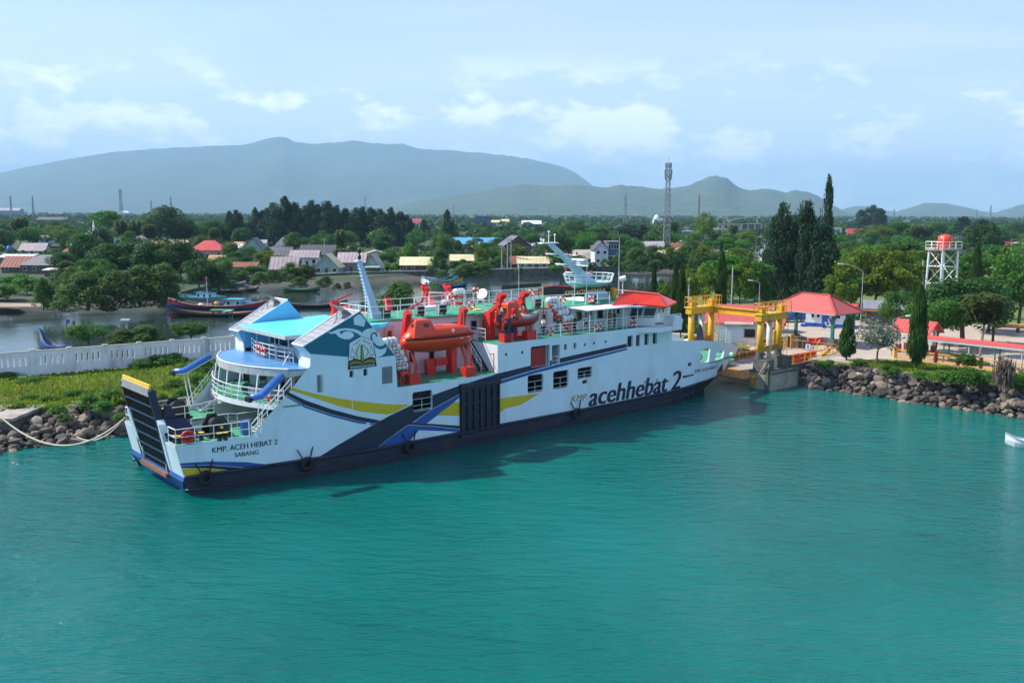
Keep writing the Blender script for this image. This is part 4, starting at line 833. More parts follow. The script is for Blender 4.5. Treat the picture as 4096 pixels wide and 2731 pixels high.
# ---- davits
def davit(s, f, topw=2.0, z0=5.74, hh=5.4, k=1):
    mb = MB(); w = lambda x: f(x)
    pts = [(s, w(.55), z0 + .5), (s, w(.55), z0 + 1.4), (s, w(1.35), z0 + 3.0), (s, w(1.55), z0 + 3.6), (s, w(1.2), z0 + hh - .2)]
    for e_ in (0, .62 * k): mb.path([(x + e_, y, z) for x, y, z in pts[:3]], .12, 5)
    for a_, b_ in zip(pts[2:], pts[3:]): mb.sqbar(Vector(a_) + Vector((.3 * k, 0, 0)), Vector(b_) + Vector((.3 * k, 0, 0)), .2, .26)
    mb.box(s - .2, s + .85, *sorted((w(.2), w(.9))), z0, z0 + .75); mb.box(s + .05, s + .6, *sorted((w(2.4), w(3.2))), z0, z0 + 2.4); mb.sqbar((s + .3, w(2.8), z0 + 2.3), (s + .3, w(1.4), z0 + 3.1), .16, .16)
    mb.sqbar((s + .3, w(1.2), z0 + hh - .2), (s + .3, w(1.0), z0 + hh + .15), .3, .22); return mb
for f in (lambda w: w, lambda w: BW - w):
    for s in (17.4, 22.9): davit(s, f).build('davit', 'redpaint', FERRY)
    davit(27.0, f, z0=8.19, hh=3.9).build('davit', 'redpaint', FERRY); davit(29.6, f, z0=8.19, hh=3.9, k=.7).build('davit', 'redpaint', FERRY)
    MB().sqbar((27.2, f(2.2), 11.3), (30.4, f(2.2), 11.35), .08, .08).bar((17.75, f(1.2), 11.0), (17.85, f(1.4), 11.5), .1).bar((17.85, f(1.4), 11.45), (19.3, f(1.6), 11.95), .07).build('davit_boom', 'redpaint', FERRY)
MB().box(20.8, 21.5, 2.6, 3.3, 5.74, 7.0).box(21.4, 22.6, 2.5, 3.2, 6.5, 7.05).lathe([(.28, -.2), (.28, .2)], (20.7, 2.6, 6.7), 12, (0, 1, 0)).bar((20.9, 2.8, 5.74), (20.9, 2.8, 6.6), .06).build('boat_winch', 'redpaint', FERRY)
MB().bar((19.0, .3, 5.74), (19.0, .3, 7.1), .04).bar((25.7, .25, 5.74), (25.7, .25, 7.4), .04).bar((25.7, .25, 7.35), (25.25, .3, 7.35), .04).bar((24.7, .6, 5.74), (24.7, .6, 6.6), .03).build('hydrant_pipe', 'redpaint', FERRY)
MB().box(27.7, 28.4, 1.2, 2.0, 8.19, 9.1).lathe([(.3, -.3), (.3, .3)], (28.9, 1.5, 8.8), 12, (1, 0, 0)).box(28.8, 30.0, 1.2, 1.9, 8.19, 8.5).build('rescue_winch', 'redpaint', FERRY)
MB().box(26.85, 27.5, .2, .7, 8.19, 9.2).box(27.1, 27.45, .12, .5, 9.2, 10.2).build('davit_control', 'navy', FERRY)

# ================================================================ things carried by the ferry
def lifeboat(label, s, w, z):
    t = onship('lifeboat', label, 'lifeboat', s, w, z, 'orange lifeboats hung in the davits')
    Lh, n = 3.35, 13
    def ring(x, zz, hw_, top): return None
    hull, cov = [], []
    for i in range(n):
        u = -1 + 2 * i / (n - 1); hw_ = 1.12 * max(.10, (1 - abs(u) ** 2.6)) ** .5; kl = -1.0 + .55 * abs(u) ** 3
        hull.append([(u * Lh, hw_ * c_, z_) for c_, z_ in ((-1, .22), (-.98, -.1), (-.8, kl * .55), (-.35, kl * .92), (0, kl), (.35, kl * .92), (.8, kl * .55), (.98, -.1), (1, .22))])
        ht = (1.0 if u > -.15 else 1.0) * (1 - abs(u) ** 3.2) ** .5 if abs(u) < 1 else .02; ht = max(.08, ht)
        cov.append([(u * Lh * .985, hw_ * .96 * cos(a_), .22 + ht * .92 * sin(a_) ** .8) for a_ in [pi * k / 8 for k in range(9)]])
    mb = MB().loft(hull); mb.build('hull', 'orange', t, True)
    mb = MB().loft(cov); mb.build('cover', 'orange', t, True)
    mb = MB(); mb.path([r[0] for r in hull], .06, 5).path([r[8] for r in hull], .06, 5); mb.build('gunwale_fender', 'tyre', t)
    mb = MB(); mb.loft([[(-2.85, -.85, .35), (-.55, -.95, .35), (-.55, .95, .35), (-2.85, .85, .35)], [(-2.55, -.62, 1.55), (-1.15, -.66, 1.6), (-1.15, .66, 1.6), (-2.55, .62, 1.55)], [(-2.4, -.5, 1.68), (-1.3, -.52, 1.72), (-1.3, .52, 1.72), (-2.4, .5, 1.68)]]); ck = mb.build('cockpit', 'orange', t)
    MB().obox((-1.6, -.735, 1.28), (.22, 0, 0), (0, .02, .0), (0, .03, .14)).obox((-2.62, -.3, 1.25), (.03, 0, 0), (0, .18, 0), (.03, 0, .14)).build('cockpit_window', 'glass_dark', ck)
    mb = MB(); mb.box(.75, .80, -1.06, -1.03, .52, .88).box(.60, .95, -1.06, -1.03, .67, .72); mb.build('cross_mark', 'rail_white', t)
    MB().box(1.45, 1.7, -1.14, -1.10, .0, .06).box(2.2, 2.45, -1.05, -.97, .05, .10).build('reflective_tape', 'rail_white', t)
    MB().bar((-2.5, 0, 1.6), (-2.5, 0, 2.6), .03).bar((2.6, 0, .6), (2.6, 0, 2.5), .03).build('fall_wire', 'steel', t); return t
lifeboat('orange enclosed lifeboat hung at the near side, facing the camera', 20.3, .75, 9.05)
lifeboat('orange lifeboat on the far side, only its top showing behind the aft mast', 20.6, 12.65, 9.05)
t = onship('rescue_boat', 'open orange rescue boat with a grey tarpaulin on its bow', 'rescue boat', 29.2, 1.0, 9.75)
mb = MB(); rg = []
for i in range(11):
    u = -1 + 2 * i / 10; hw_ = .85 * (1 - max(0, u) ** 2.4 * .92); up_ = .38 * max(0, u) ** 2
    rg.append([(u * 2.2, hw_ * a_, b_ + up_) for a_, b_ in ((-1, .25), (-1, 0), (-.7, -.38), (0, -.5), (.7, -.38), (1, 0), (1, .25))])
mb.loft(rg); mb.build('hull', 'red_door', t, True)
mb = MB(); mb.loft([[(u * 2.2, .84 * (1 - max(0, u) ** 2.4 * .92) * a_, .26 + .38 * max(0, u) ** 2 + b_ * (.45 - .3 * u)) for a_, b_ in ((-1, 0), (-.5, .7), (0, 1), (.5, .7), (1, 0))] for u in (-.15, .1, .35, .6, .8, .97)]); mb.build('tarpaulin', 'tarp', t, True)
for e_ in (-1, 1): MB().slab([(-2.1, .8 * e_, .2), (-1.75, .8 * e_, .2), (-1.55, .75 * e_, 1.5), (-1.95, .75 * e_, 1.5)], (0, -.1 * e_, 0)).slab([(-.75, .8 * e_, .2), (-.3, .8 * e_, .2), (-.95, .75 * e_, 1.55), (-1.25, .75 * e_, 1.5)], (0, -.1 * e_, 0)).build('canopy_leg', 'orange', t)
MB().loft([rect_((-1.35, 0, 1.3), .66, .8), rect_((-1.4, 0, 1.62), .6, .76), rect_((-1.4, 0, 1.75), .5, .66)]).build('canopy', 'orange', t)
MB().box(-2.45, -2.1, -.2, .2, .1, .75).build('outboard_motor', 'black', t)
# life rafts in racks
def raft_mesh():
    mb = MB(); pr = [(.05, -.66), (.26, -.63), (.30, -.52), (.30, -.40), (.325, -.38), (.325, -.32), (.30, -.30), (.30, -.08), (.325, -.06), (.325, .06), (.30, .08), (.30, .30), (.325, .32), (.325, .38), (.30, .40), (.30, .52), (.26, .63), (.05, .66)]
    mb.lathe(pr, (0, 0, 0), 16, (1, 0, 0)); o = mb.build('canister', 'raft_white', None, True); me = o.data; C.objects.unlink(o); bpy.data.objects.remove(o)
    mb = MB()
    for x in (-.2, .2): mb.torus((x, 0, 0), .318, .018, (1, 0, 0), 16, 4)
    o = mb.build('strap', 'black', None); m2 = o.data; C.objects.unlink(o); bpy.data.objects.remove(o)
    return me, m2
RM, RS = raft_mesh(); rk = MB()
def raft(s, w, z, label, group, k=1.):
    t = onship('life_raft', label, 'life raft', s, w, z, group); t.scale = (k * .95, k * .95, k * .95); link('canister', RM, t); link('strap', RS, t)
for i in range(5):
    s, w, z = 15.75 + .30 * i, .75 + .02 * i, 9.25 - .52 * i
    raft(s, w, z, '%s white life raft canister beside the teal funnel panel' % ('topmost', 'second highest', 'middle', 'second lowest', 'lowest')[i], 'white raft canisters stepped beside the funnel panel')
    rk.box(s - .5, s + .5, w - .3, w + .35, z - .44, z - .36).box(s - .5, s - .4, w + .3, w + .4, z - .4, z + .15)
rk.sqbar((15.7, 1.1, 8.8), (17.2, 1.1, 5.9), .06, .08); rk.box(16.5, 16.6, .45, .55, 5.74, 6.75).box(17.3, 17.4, .45, .55, 5.74, 6.75).box(16.5, 17.4, .45, .55, 6.55, 6.7); rk.build('raft_rack', 'redpaint', FERRY)
rk = MB()
for i in range(4):
    s, w, z = 33.75 + .43 * i, 1.75 - .22 * i, 11.25 - .56 * i
    raft(s, w, z, '%s white life raft canister on the forward rack by the awning' % ('topmost', 'second highest', 'third highest', 'lowest')[i], 'white raft canisters stepped by the awning', 1.0)
    rk.box(s - .6, s + .6, w - .35, w + .4, z - .5, z - .42)
rk.sqbar((33.6, 2.1, 10.9), (35.3, 1.1, 8.3), .07, .09).box(34.75, 34.85, .75, .85, 8.19, 9.0).box(35.5, 35.6, .75, .85, 8.19, 9.0).box(34.75, 35.6, .75, .85, 8.9, 9.05).bar((33.1, 2.2, 9.9), (33.1, 2.2, 11.2), .06); rk.build('raft_rack', 'redpaint', FERRY)
for i in range(3): raft(30.6 - .5 * i, 11.3 + .25 * i, 11.55 - .52 * i, '%s white life raft canister on the far side behind the tall davit' % ('topmost', 'middle', 'lowest')[i], 'white raft canisters stepped on the far side')
MB().box(29.6, 31.2, 11.0, 11.9, 11.0, 11.12).bar((30.0, 11.3, 8.3), (30.0, 11.3, 11.0), .06).bar((31.0, 11.3, 8.3), (31.0, 11.3, 11.0), .06).build('raft_rack', 'redpaint', FERRY)
# lifebuoys
m_ = MB(); m_.torus((0, 0, 0), .30, .085, (0, 1, 0), 20, 8); o = m_.build('ring', 'buoy', None, True); BR = o.data; C.objects.unlink(o); bpy.data.objects.remove(o)
m_ = MB()
for k in range(4): a_ = pi / 4 + k * pi / 2; m_.obox((.30 * cos(a_), 0, .30 * sin(a_)), (.055 * -sin(a_), 0, .055 * cos(a_)), (0, .092, 0), (.092 * cos(a_), 0, .092 * sin(a_)))
o = m_.build('band', 'rail_white', None); BB = o.data; C.objects.unlink(o); bpy.data.objects.remove(o)
for s, w, z, l, rz in ((36.4, 3.14, 11.0, 'left one of two rings on the rail under the dark name board', 0), (39.6, 2.6, 10.98, 'right one of two rings on the rail under the dark name board', 0), (30.5, 3.2, 10.95, 'seen above the rescue boat between its davits', 0), (39.3, 10.6, 11.05, 'on the far rail under the long black board', 0), (31.9, .02, 8.75, 'nearest the rescue boat on the lower rail', 0), (37.9, .02, 8.75, 'at the middle of the lower rail under the awning', 0), (42.7, .02, 8.72, 'nearest the bridge wing on the lower rail', 0), (26.9, 7.55, 11.5, 'left one of two rings on the skylight rail', 0), (30.4, 8.5, 11.8, 'right one of two rings on the skylight rail', 0), (26.4, 4.1, 11.05, 'at the deck corner above the lifeboat bow', 0), (8.5, 8.0, 8.5, 'left one of two rings at the stern house rail', pi / 2), (8.5, 7.1, 8.45, 'right one of two rings at the stern house rail', pi / 2), (54.2, .9, 4.2, 'seen through the tall opening near the bow', 0), (6.2, 1.7, 5.9, 'on the balcony rail behind the near blue duct', .9)):
    t = onship('lifebuoy', 'orange lifebuoy ' + l, 'lifebuoy', s, w, z, 'orange lifebuoys on the ferry rails', rz); link('ring', BR, t); link('band', BB, t)
# tyre fenders
for (s, z), l in zip(FEND, ('under the gold patch at the stern', 'below the gap between stern and navy band', 'left of the big side door', 'below the gold KMP letters')):
    t = onship('tyre_fender', 'black tyre fender hung on two chains ' + l, 'fender', s, wn(s, z) - .32, z - .35, 'tyre fenders along the near hull')
    MB().torus((0, 0, 0), .38, .17, (0, 1, 0), 18, 8).build('tyre', 'tyre', t, True)
    MB().bar((-.25, 0, .3), (-.62, .26, 1.1), .05, 4).bar((.25, 0, .3), (.62, .26, 1.15), .05, 4).build('chain', 'tyre', t)
# people on the bridge deck
for s, w, rz, l, tp, lg, ps, sh in ((32.15, 1.2, 0, 'person in a white strappy top nearest the rescue boat', 'shirt_white', 'cloth_dark', 'stand', 0), (33.7, 1.1, -1.2, 'person in a black shirt and teal trousers at the rail', 'shirt_black', 'shirt_teal', 'lean', 0), (35.6, .8, -1.6, 'person in dark clothes beside the lowest raft canister', 'shirt_black', 'cloth_dark', 'lean', 0), (36.6, 1.5, -1.4, 'person in a black top and pale trousers in the shade', 'shirt_black', 'shirt_white', 'stand', 0), (37.5, 1.2, 1.2, 'person in a pale shirt and dark shorts under the awning', 'shirt_white', 'cloth_dark', 'up', 1), (40.9, 1.4, .4, 'person in tan clothes standing by the second door', 'shirt_tan', 'cloth_tan', 'stand', 0), (41.5, 1.3, 2.4, 'person in black beside the one in tan clothes', 'shirt_black', 'cloth_dark', 'stand', 0), (43.5, .75, -1.2, 'person in a dark shirt leaning on the rail by the bridge', 'shirt_navy', 'cloth_dark', 'lean', 0), (28.5, 1.0, 1.4, 'person in dark blue standing under the rescue boat', 'shirt_navy', 'cloth_blue', 'stand', 0)):
    person(l, S(s, w, 8.19), SA + rz, tp, lg, ps, 'passengers at the bridge deck rail', shorts=bool(sh))
# bow ramp down on the linkspan, bow fittings
MB().slab([(61.0, 4.6, 1.55), (61.0, 8.9, 1.55), (65.6, 8.9, 2.25), (65.6, 4.6, 2.25)], (0, 0, .14)).build('bow_ramp', 'deck_green', FERRY)
for w in (4.3, 8.9): MB().loft([rect_((58.6, w, 5.2), .55, .12), rect_((58.5, w, 6.3), .4, .1), rect_((58.4, w, 7.0), .12, .08)]).build('bow_horn', 'navy', FERRY)
mb = MB(); mb.lathe([(.25, -.5), (.25, .5)], (55, 3, 4.1), 12, (0, 1, 0)).box(54.5, 55.6, 2.4, 3.6, 3.45, 3.8); mb.build('bow_winch', 'bollard_black', FERRY)

# ================================================================ WATER AND LAND
def struct(mb, name, mt, smooth=False): return mb.build(name, mt, None, smooth, kind='structure')
mb = MB(); ys = [-2500, -400, 0, 60, 120, 240, 420, 700]
mb.sheet([[(x, y, 0) for x in np.linspace(-2500, 2500, 21)] for y in ys]); struct(mb, 'sea', 'sea_water')
def ground_mat(name, c1, c2, c3=None, sc=.12):
    m = bpy.data.materials.new(name); m.use_nodes = True; t = m.node_tree; b = t.nodes['Principled BSDF']; b.inputs['Roughness'].default_value = .95
    g = t.nodes.new('ShaderNodeNewGeometry'); p = g.outputs['Position']
    c = ramp(t, nz(t, p, sc, 6, .65), [(.35, c1), (.62, c2)]); 
    if c3: c = mixc(t, ramp(t, nz(t, p, sc * 2.3, 5, .6, .5), [(.56, (0, 0, 0)), (.68, (1, 1, 1))]), c, c3)
    t.links.new(c, b.inputs['Base Color']); bn = t.nodes.new('ShaderNodeBump'); bn.inputs['Strength'].default_value = .6; bn.inputs['Distance'].default_value = .15
    t.links.new(nz(t, p, 3.0, 4, .6), bn.inputs['Height']); t.links.new(bn.outputs[0], b.inputs['Normal']); M[name] = m
ground_mat('grass_ground', (.070, .125, .018), (.135, .20, .030), (.22, .19, .09))
ground_mat('far_ground', (.020, .044, .014), (.045, .075, .022), (.085, .075, .045), .02)
ground_mat('mud', (.055, .05, .042), (.10, .09, .072), (.045, .05, .03))
ground_mat('dry_earth', (.28, .21, .14), (.36, .28, .19))
ground_mat('stone_base', (.035, .034, .03), (.07, .065, .055))
# lagoon behind the spit
mb = MB(); mb.sheet([[(x, y, .004) for x in xs] for y, xs in ((60, (-700, -200, -70, -69)), (88, (-700, -200, -62, -60)), (120, (-700, -200, -16, -14)), (134, (-700, -200, 26, 27)), (290, (-700, -200, 62, 64)), (420, (-700, -200, 420, 430)))]); struct(mb, 'lagoon', 'lagoon')
BANK = [(-700, 110), (-400, 140), (-200, 156), (-110, 166), (-93, 168), (-88, 177), (-79, 178), (-71, 181), (-71.5, 199), (-69, 224), (-60, 232), (-41, 236), (-24.5, 260), (-3.7, 273), (11.6, 283), (32.4, 290), (60, 300), (120, 318), (300, 360), (700, 450)]
def off(p, d): return [(x + (0 if abs(x) < 110 else 0), y + d) for x, y in p]
LZ = 1.7
mb = MB(); rows = [[(x, y, -.6) for x, y in BANK], [(x, y + 5, .55) for x, y in BANK], [(x - .2, y + 9, LZ - .5) for x, y in BANK]]; mb.sheet(rows); struct(mb, 'mud_bank', 'mud')
mb = MB(); rows = [[(x - .2, y + 8.6, LZ - .62) for x, y in BANK], [(x - .2, y + 11, LZ) for x, y in BANK], [(x * 1.15, max(y + 60, 330 + abs(x) * .1), LZ) for x, y in BANK]]
for yy in (600, 1200, 3000, 8000, 26000): rows.append([(x * (yy / 330.) * 1.2, yy, LZ) for x, y in BANK])
mb.sheet(rows); struct(mb, 'far_shore_ground', 'far_ground')
# the grassy spit on the left
def S2(s, w): p = S(s, w, 0); return (p.x, p.y)
SEA_L = [(-140, 18), (-90, 44), (-62, 60), (-48, 68), (-40.3, 71.2), (-37.9, 73.4), (-35.2, 75.3), (-32.4, 77.2), S2(7, 21), S2(16, 20), S2(30, 19.5), S2(44, 19), S2(54, 19)]
TOP_L = [(-145, 26), (-95, 52), (-66, 68), (-51, 75.5), (-44, 78.2), (-40, 79.8), (-37, 81.6), (-34, 84), S2(7, 27), S2(16, 25), S2(30, 24), S2(44, 23), S2(54, 23)]
WD = Vector((.823, .568, 0)); W0 = Vector((-53, 93.4, 0))
WAL = [tuple((W0 + WD * t).xy) for t in (-100, -50, -22, -6, 0, 5, 9, 14, 25, 36, 52, 70, 84)]
BEH = [(x - 3.4, y + 4.9) for x, y in WAL]; LAG = [(x - 5.2, y + 7.4) for x, y in WAL]
GZ = 1.8
mb = MB(); mb.sheet([[(x, y, -.7) for x, y in SEA_L], [(x, y, GZ - .25) for x, y in TOP_L]]); struct(mb, 'stone_slope', 'stone_base')
mb = MB(); mb.sheet([[(x, y, GZ - .27) for x, y in TOP_L], [(x * .97 + a * .03, y * .97 + b * .03, GZ - .05) for (x, y), (a, b) in zip(TOP_L, WAL)], [((x + a) / 2, (y + b) / 2, GZ + .05) for (x, y), (a, b) in zip(TOP_L, WAL)], [(x, y, GZ) for x, y in WAL], [(x, y, GZ) for x, y in BEH], [(x, y, -.6) for x, y in LAG]]); struct(mb, 'spit', 'grass_ground')
# the terminal ground on the right
TZ = 2.2
SEA_R = [(24, 121.5), (28, 116), (30.5, 110), (32.2, 104.5), (33.0, 101), (34.3, 99.2), (36.3, 97.5), (39, 94.8), (41.6, 91.4), (45.5, 88.2), (48.5, 84), (60, 73), (90, 52), (200, 5), (420, -60)]
TOP_R = [(25.5, 123), (30, 118), (33, 111.5), (35, 106.2), (36.2, 104.6), (38.3, 102.8), (40.2, 99.8), (42.6, 97.6), (44.6, 95.0), (47.5, 92.6), (51.5, 88), (63, 78), (93, 58), (205, 12), (425, -50)]
NB_ = [(26, 128), (30, 150), (38, 200), (50, 258), (60, 276), (120, 296), (300, 335), (700, 425)]
mb = MB(); mb.sheet([[(x, y, -.7) for x, y in SEA_R], [(x, y, TZ - .2) for x, y in TOP_R]]); struct(mb, 'stone_slope', 'stone_base')
mb = MB(); poly = TOP_R + [(700, 100)] + NB_[::-1]
V, F = cdt(poly, (), 14, True); mb.add([(x, y, TZ - (.22 if (x, y) in [] else 0)) for x, y in V], F)
mb.sheet([[(x, y, TZ) for x, y in TOP_R], [(x - .35, y - .5, TZ - .35) for x, y in TOP_R]]); mb.sheet([[(x, y, TZ) for x, y in [(25.5, 123)] + NB_], [(x - 3, y + 1, -.6) for x, y in [(25.5, 123)] + NB_]])
struct(mb, 'terminal_ground', 'grass_ground')
YARD = [(29.5, 112.5), (35.2, 106.6), (38.8, 104.2), (43.0, 107.6), (47.6, 104.6), (52.2, 98.6), (58, 92.4), (68, 84), (96, 112), (76, 140), (58, 146), (44, 150), (36, 138), (31, 124)]
V, F = cdt(YARD, (), 8, True); mb = MB().add([(x, y, TZ + .012) for x, y in V], F); struct(mb, 'paved_yard', 'asphalt')
p = [G(u, v, 1.7) for u, v in ((2731, 1345), (2790, 1345), (2800, 1300), (2731, 1322))]
mb = MB().add([(q.x, q.y, TZ + .016) for q in [G(2690, 1335, TZ), G(2800, 1345, TZ), G(2800, 1318, TZ), G(2690, 1300, TZ)]], [(0, 1, 2, 3)]); struct(mb, 'service_path', 'asphalt')
q = [G(u, v, 1.7) for u, v in ((-120, 1232), (245, 1213), (150, 1228), (-120, 1252))]; 
mb = MB().add([(x.x, x.y, LZ + .02) for x in [G(-120, 1228, LZ), G(150, 1226, LZ), G(240, 1214, LZ), G(-120, 1210, LZ)]], [(0, 1, 2, 3)]); struct(mb, 'sandy_path', 'dry_earth')
mb = MB().add([(x.x, x.y, GZ + .07) for x in [G(0, 1612, GZ), G(150, 1590, GZ), G(300, 1573, GZ), G(310, 1563, GZ), G(150, 1572, GZ), G(0, 1590, GZ)]], [(0, 1, 2, 3, 4, 5)]); struct(mb, 'footpath', 'dry_earth')
# ---------------------------------------------------------------- leaves
def leaf_mesh(name, P, size, mt, nb=None, aspect=1.6, tint=None, tang=None, lift=0.):
    n = len(P); P = np.asarray(P, float); size = np.broadcast_to(np.asarray(size, float), (n,))
    nr = rng.normal(size=(n, 3)); 
    if nb is not None: nr = nr / np.linalg.norm(nr, axis=1)[:, None] + nb
    nr /= np.linalg.norm(nr, axis=1)[:, None] + 1e-9
    t = rng.normal(size=(n, 3)) if tang is None else np.asarray(tang, float) + rng.normal(size=(n, 3)) * .18
    t -= nr * (t * nr).sum(1)[:, None]; t /= np.linalg.norm(t, axis=1)[:, None] + 1e-9; b = np.cross(nr, t)
    L_ = (size * .5 * aspect ** .5)[:, None]; W_2 = (size * .5 / aspect ** .5)[:, None]
    v = np.stack([P - t * L_, P + b * W_2 - t * L_ * .15 + nr * W_2 * .25, P + t * L_, P - b * W_2 - t * L_ * .15 + nr * W_2 * .25], 1).reshape(-1, 3)
    me = bpy.data.meshes.new(name); me.vertices.add(4 * n); me.vertices.foreach_set('co', v.ravel()); me.loops.add(4 * n); me.loops.foreach_set('vertex_index', np.arange(4 * n, dtype=np.int32))
    me.polygons.add(n); me.polygons.foreach_set('loop_start', np.arange(0, 4 * n, 4, dtype=np.int32))
    a = me.attributes.new('tint', 'FLOAT', 'FACE'); a.data.foreach_set('value', (rng.random(n) if tint is None else np.clip(tint, 0, 1)).astype(np.float32))
    me.materials.append(M[mt]); me.update(calc_edges=True); me.validate(); return me
def ball(n): v = rng.normal(size=(n, 3)); return v / np.linalg.norm(v, axis=1)[:, None]
def crown_broad(name, mt, nc=26, per=150, rc=.17, z0=.30, leaf=.034, flat=1.0, loose=0., shell=.62):
    """clumped crown in a unit box (radius .5, height z0..1)"""
    Ps, Ns, Ts = [], [], []
    hz = (1 - z0) / 2; d = ball(nc * 3); d = d[d[:, 2] > -.75][:nc]
    rad = shell + (1 - shell) * rng.random(len(d)) ** .7; c = d * rad[:, None] * np.array([.5 - rc * .72, .5 - rc * .72, hz * (1 - rc * .9)]) + np.array([0, 0, z0 + hz])
    c[:, :2] += rng.normal(size=(len(d), 2)) * .03
    for k in range(len(d)):
        r = rc * (.7 + .6 * rng.random()); q = ball(per); rr = (.55 + .5 * rng.random(per) ** .5)[:, None]
        p = c[k] + q * rr * r * np.array([1, 1, .8 * flat]); p = p[rng.random(per) > loose * .5]; Ps.append(p); Ns.append((q * .9 + np.array([0, 0, .85]))[:len(p)])
        Ts.append(.25 + .5 * rng.random(len(p)) + .28 * (rng.random() - .4))
    P = np.concatenate(Ps); return leaf_mesh(name, P, leaf * (.7 + .7 * rng.random(len(P))), mt, np.concatenate(Ns), 1.7, np.concatenate(Ts))
def trunk_mesh(name, zt=.55, r=.028, limbs=6, spread=.3, mt='bark', lean=.03):
    mb = MB(); top = Vector((lean, 0, zt)); mid = Vector((lean * .3, lean, zt * .5)); mb.bar((0, 0, -.02), mid, r, 7, r * .8).bar(mid, top, r * .8, 7, r * .5)
    for i in range(limbs):
        a = i * 2.4 + .3; b = Vector((cos(a) * spread, sin(a) * spread, zt + .16 + .12 * ((i * 7) % 3) / 2)); s_ = mid.lerp(top, .3 + .6 * (i / max(1, limbs)))
        m_ = s_.lerp(b, .5) + Vector((0, 0, -.04)); mb.bar(s_, m_, r * .45, 5, r * .3).bar(m_, b, r * .3, 5, r * .12)
    o = mb.build(name, mt); me = o.data; C.objects.unlink(o); bpy.data.objects.remove(o); return me
def crown_casuarina(name, width=.5, lead=3, np_=120, per=60):
    """feathery crown: many upswept plumes of fine needles on a few leaders"""
    Ps, Tg, Ts = [], [], []
    tops = [(0., 0., 1.)] + [(rng.normal() * width * .32, rng.normal() * width * .32, .66 + .26 * rng.random()) for _ in range(lead)]
    for k in range(np_):
        tx_, ty_, tz_ = tops[rng.integers(0, len(tops))]; f = rng.random() ** .85; z = .10 + (tz_ - .12) * f; a = rng.random() * 6.28
        rad = width * .62 * (1 - f) ** .75 * (.45 + .75 * rng.random()) * min(1, .45 + f * 3) + .012; ln = .07 + .10 * (1 - f)
        base = np.array([tx_ * min(1, f * 1.6), ty_ * min(1, f * 1.6), z]); d = np.array([cos(a), sin(a), .0]); ax = d * .55 + np.array([0, 0, .9]); ax /= np.linalg.norm(ax)
        m_ = int(per * (1.2 - .7 * f)); t = rng.random(m_); sp = rng.normal(size=(m_, 3)) * (.028 * (1.1 - t * .8))[:, None] * (1.25 - .75 * f)
        Ps.append(base + d * rad * .8 + ax * (t * ln * 1.5)[:, None] + sp); Tg.append(np.tile(ax + d * .2, (m_, 1))); Ts.append(.15 + .55 * rng.random(m_) + .4 * (rng.random() - .4))
        m2 = m_ // 3; t2 = rng.random((m2, 1)); Ps.append(base + d * rad * .8 * t2 + rng.normal(size=(m2, 3)) * .018); Tg.append(np.tile(d + np.array([0, 0, .5]), (m2, 1))); Ts.append(.1 + .4 * rng.random(m2))
    P = np.concatenate(Ps); P[:, 2] = np.clip(P[:, 2], .02, 1.02)
    return leaf_mesh(name, P, .036 * (.6 + .8 * rng.random(len(P))), 'needle', None, 4.5, np.concatenate(Ts), np.concatenate(Tg))
def crown_feather(name, fat, nc, per=120):
    Ps, Tg, Ts, Ns = [], [], [], []
    for k in range(nc):
        z = .06 + .90 * rng.random() ** .8; rm = .5 * fat * (1 - z) ** .62 * min(1, .55 + z * 2.2); a = rng.random() * 6.28; r_ = rm * rng.random() ** .45 * .9; c = np.array([cos(a) * r_, sin(a) * r_, z]); r = (.055 + .085 * (1 - z)) * (.7 + .7 * rng.random())
        m_ = int(per * (.5 + .8 * (1 - z))); q = ball(m_) * rng.random((m_, 1)) ** .4; p = c + q * np.array([r * fat, r * fat, r * 1.5]); p[:, 2] += np.abs(q[:, 0]) * r * .3
        Ps.append(p); Tg.append(np.tile([cos(a) * .5, sin(a) * .5, .8], (m_, 1))); Ns.append(q * .8 + np.array([-.1, 0, .6])); Ts.append(.2 + .5 * rng.random(m_) + .45 * (rng.random() - .4))
    n = 130; t = rng.random(n); Ps.append(np.stack([rng.normal(size=n) * .022 * (1.05 - t), rng.normal(size=n) * .022 * (1.05 - t), .82 + .19 * t], 1)); Tg.append(np.tile([0, 0, 1.], (n, 1))); Ts.append(.3 + .4 * rng.random(n)); Ns.append(ball(n))
    P = np.concatenate(Ps); P[:, 2] = np.clip(P[:, 2], .02, 1.02); return leaf_mesh(name, P, .030 * (.6 + .8 * rng.random(len(P))), 'needle', np.concatenate(Ns), 3.2, np.concatenate(Ts), np.concatenate(Tg))
def crown_column(name, n=4200):
    z = rng.random(n) ** .95; a = rng.random(n) * 6.28; ph = np.sin(a * 4 + z * 31) * np.sin(z * 47 + a * 2); r = .5 * np.clip(1.12 * (1 - z) ** .42, 0, 1) * np.clip((z + .05) * 6, .5, 1) * (.58 + .46 * rng.random(n)) * (1 + .22 * ph)
    P = np.stack([r * np.cos(a), r * np.sin(a), .10 + .9 * z], 1); nb_ = np.stack([np.cos(a), np.sin(a), np.full(n, .5)], 1) * .9; tg = np.stack([np.cos(a) * .6, np.sin(a) * .6, np.full(n, -.8)], 1)
    return leaf_mesh(name, P, np.full(n, .07) * (.7 + .7 * rng.random(n)), 'column_leaf', nb_, 2.4, np.clip(.3 + .35 * ph + .4 * rng.random(n), 0, 1), tg)
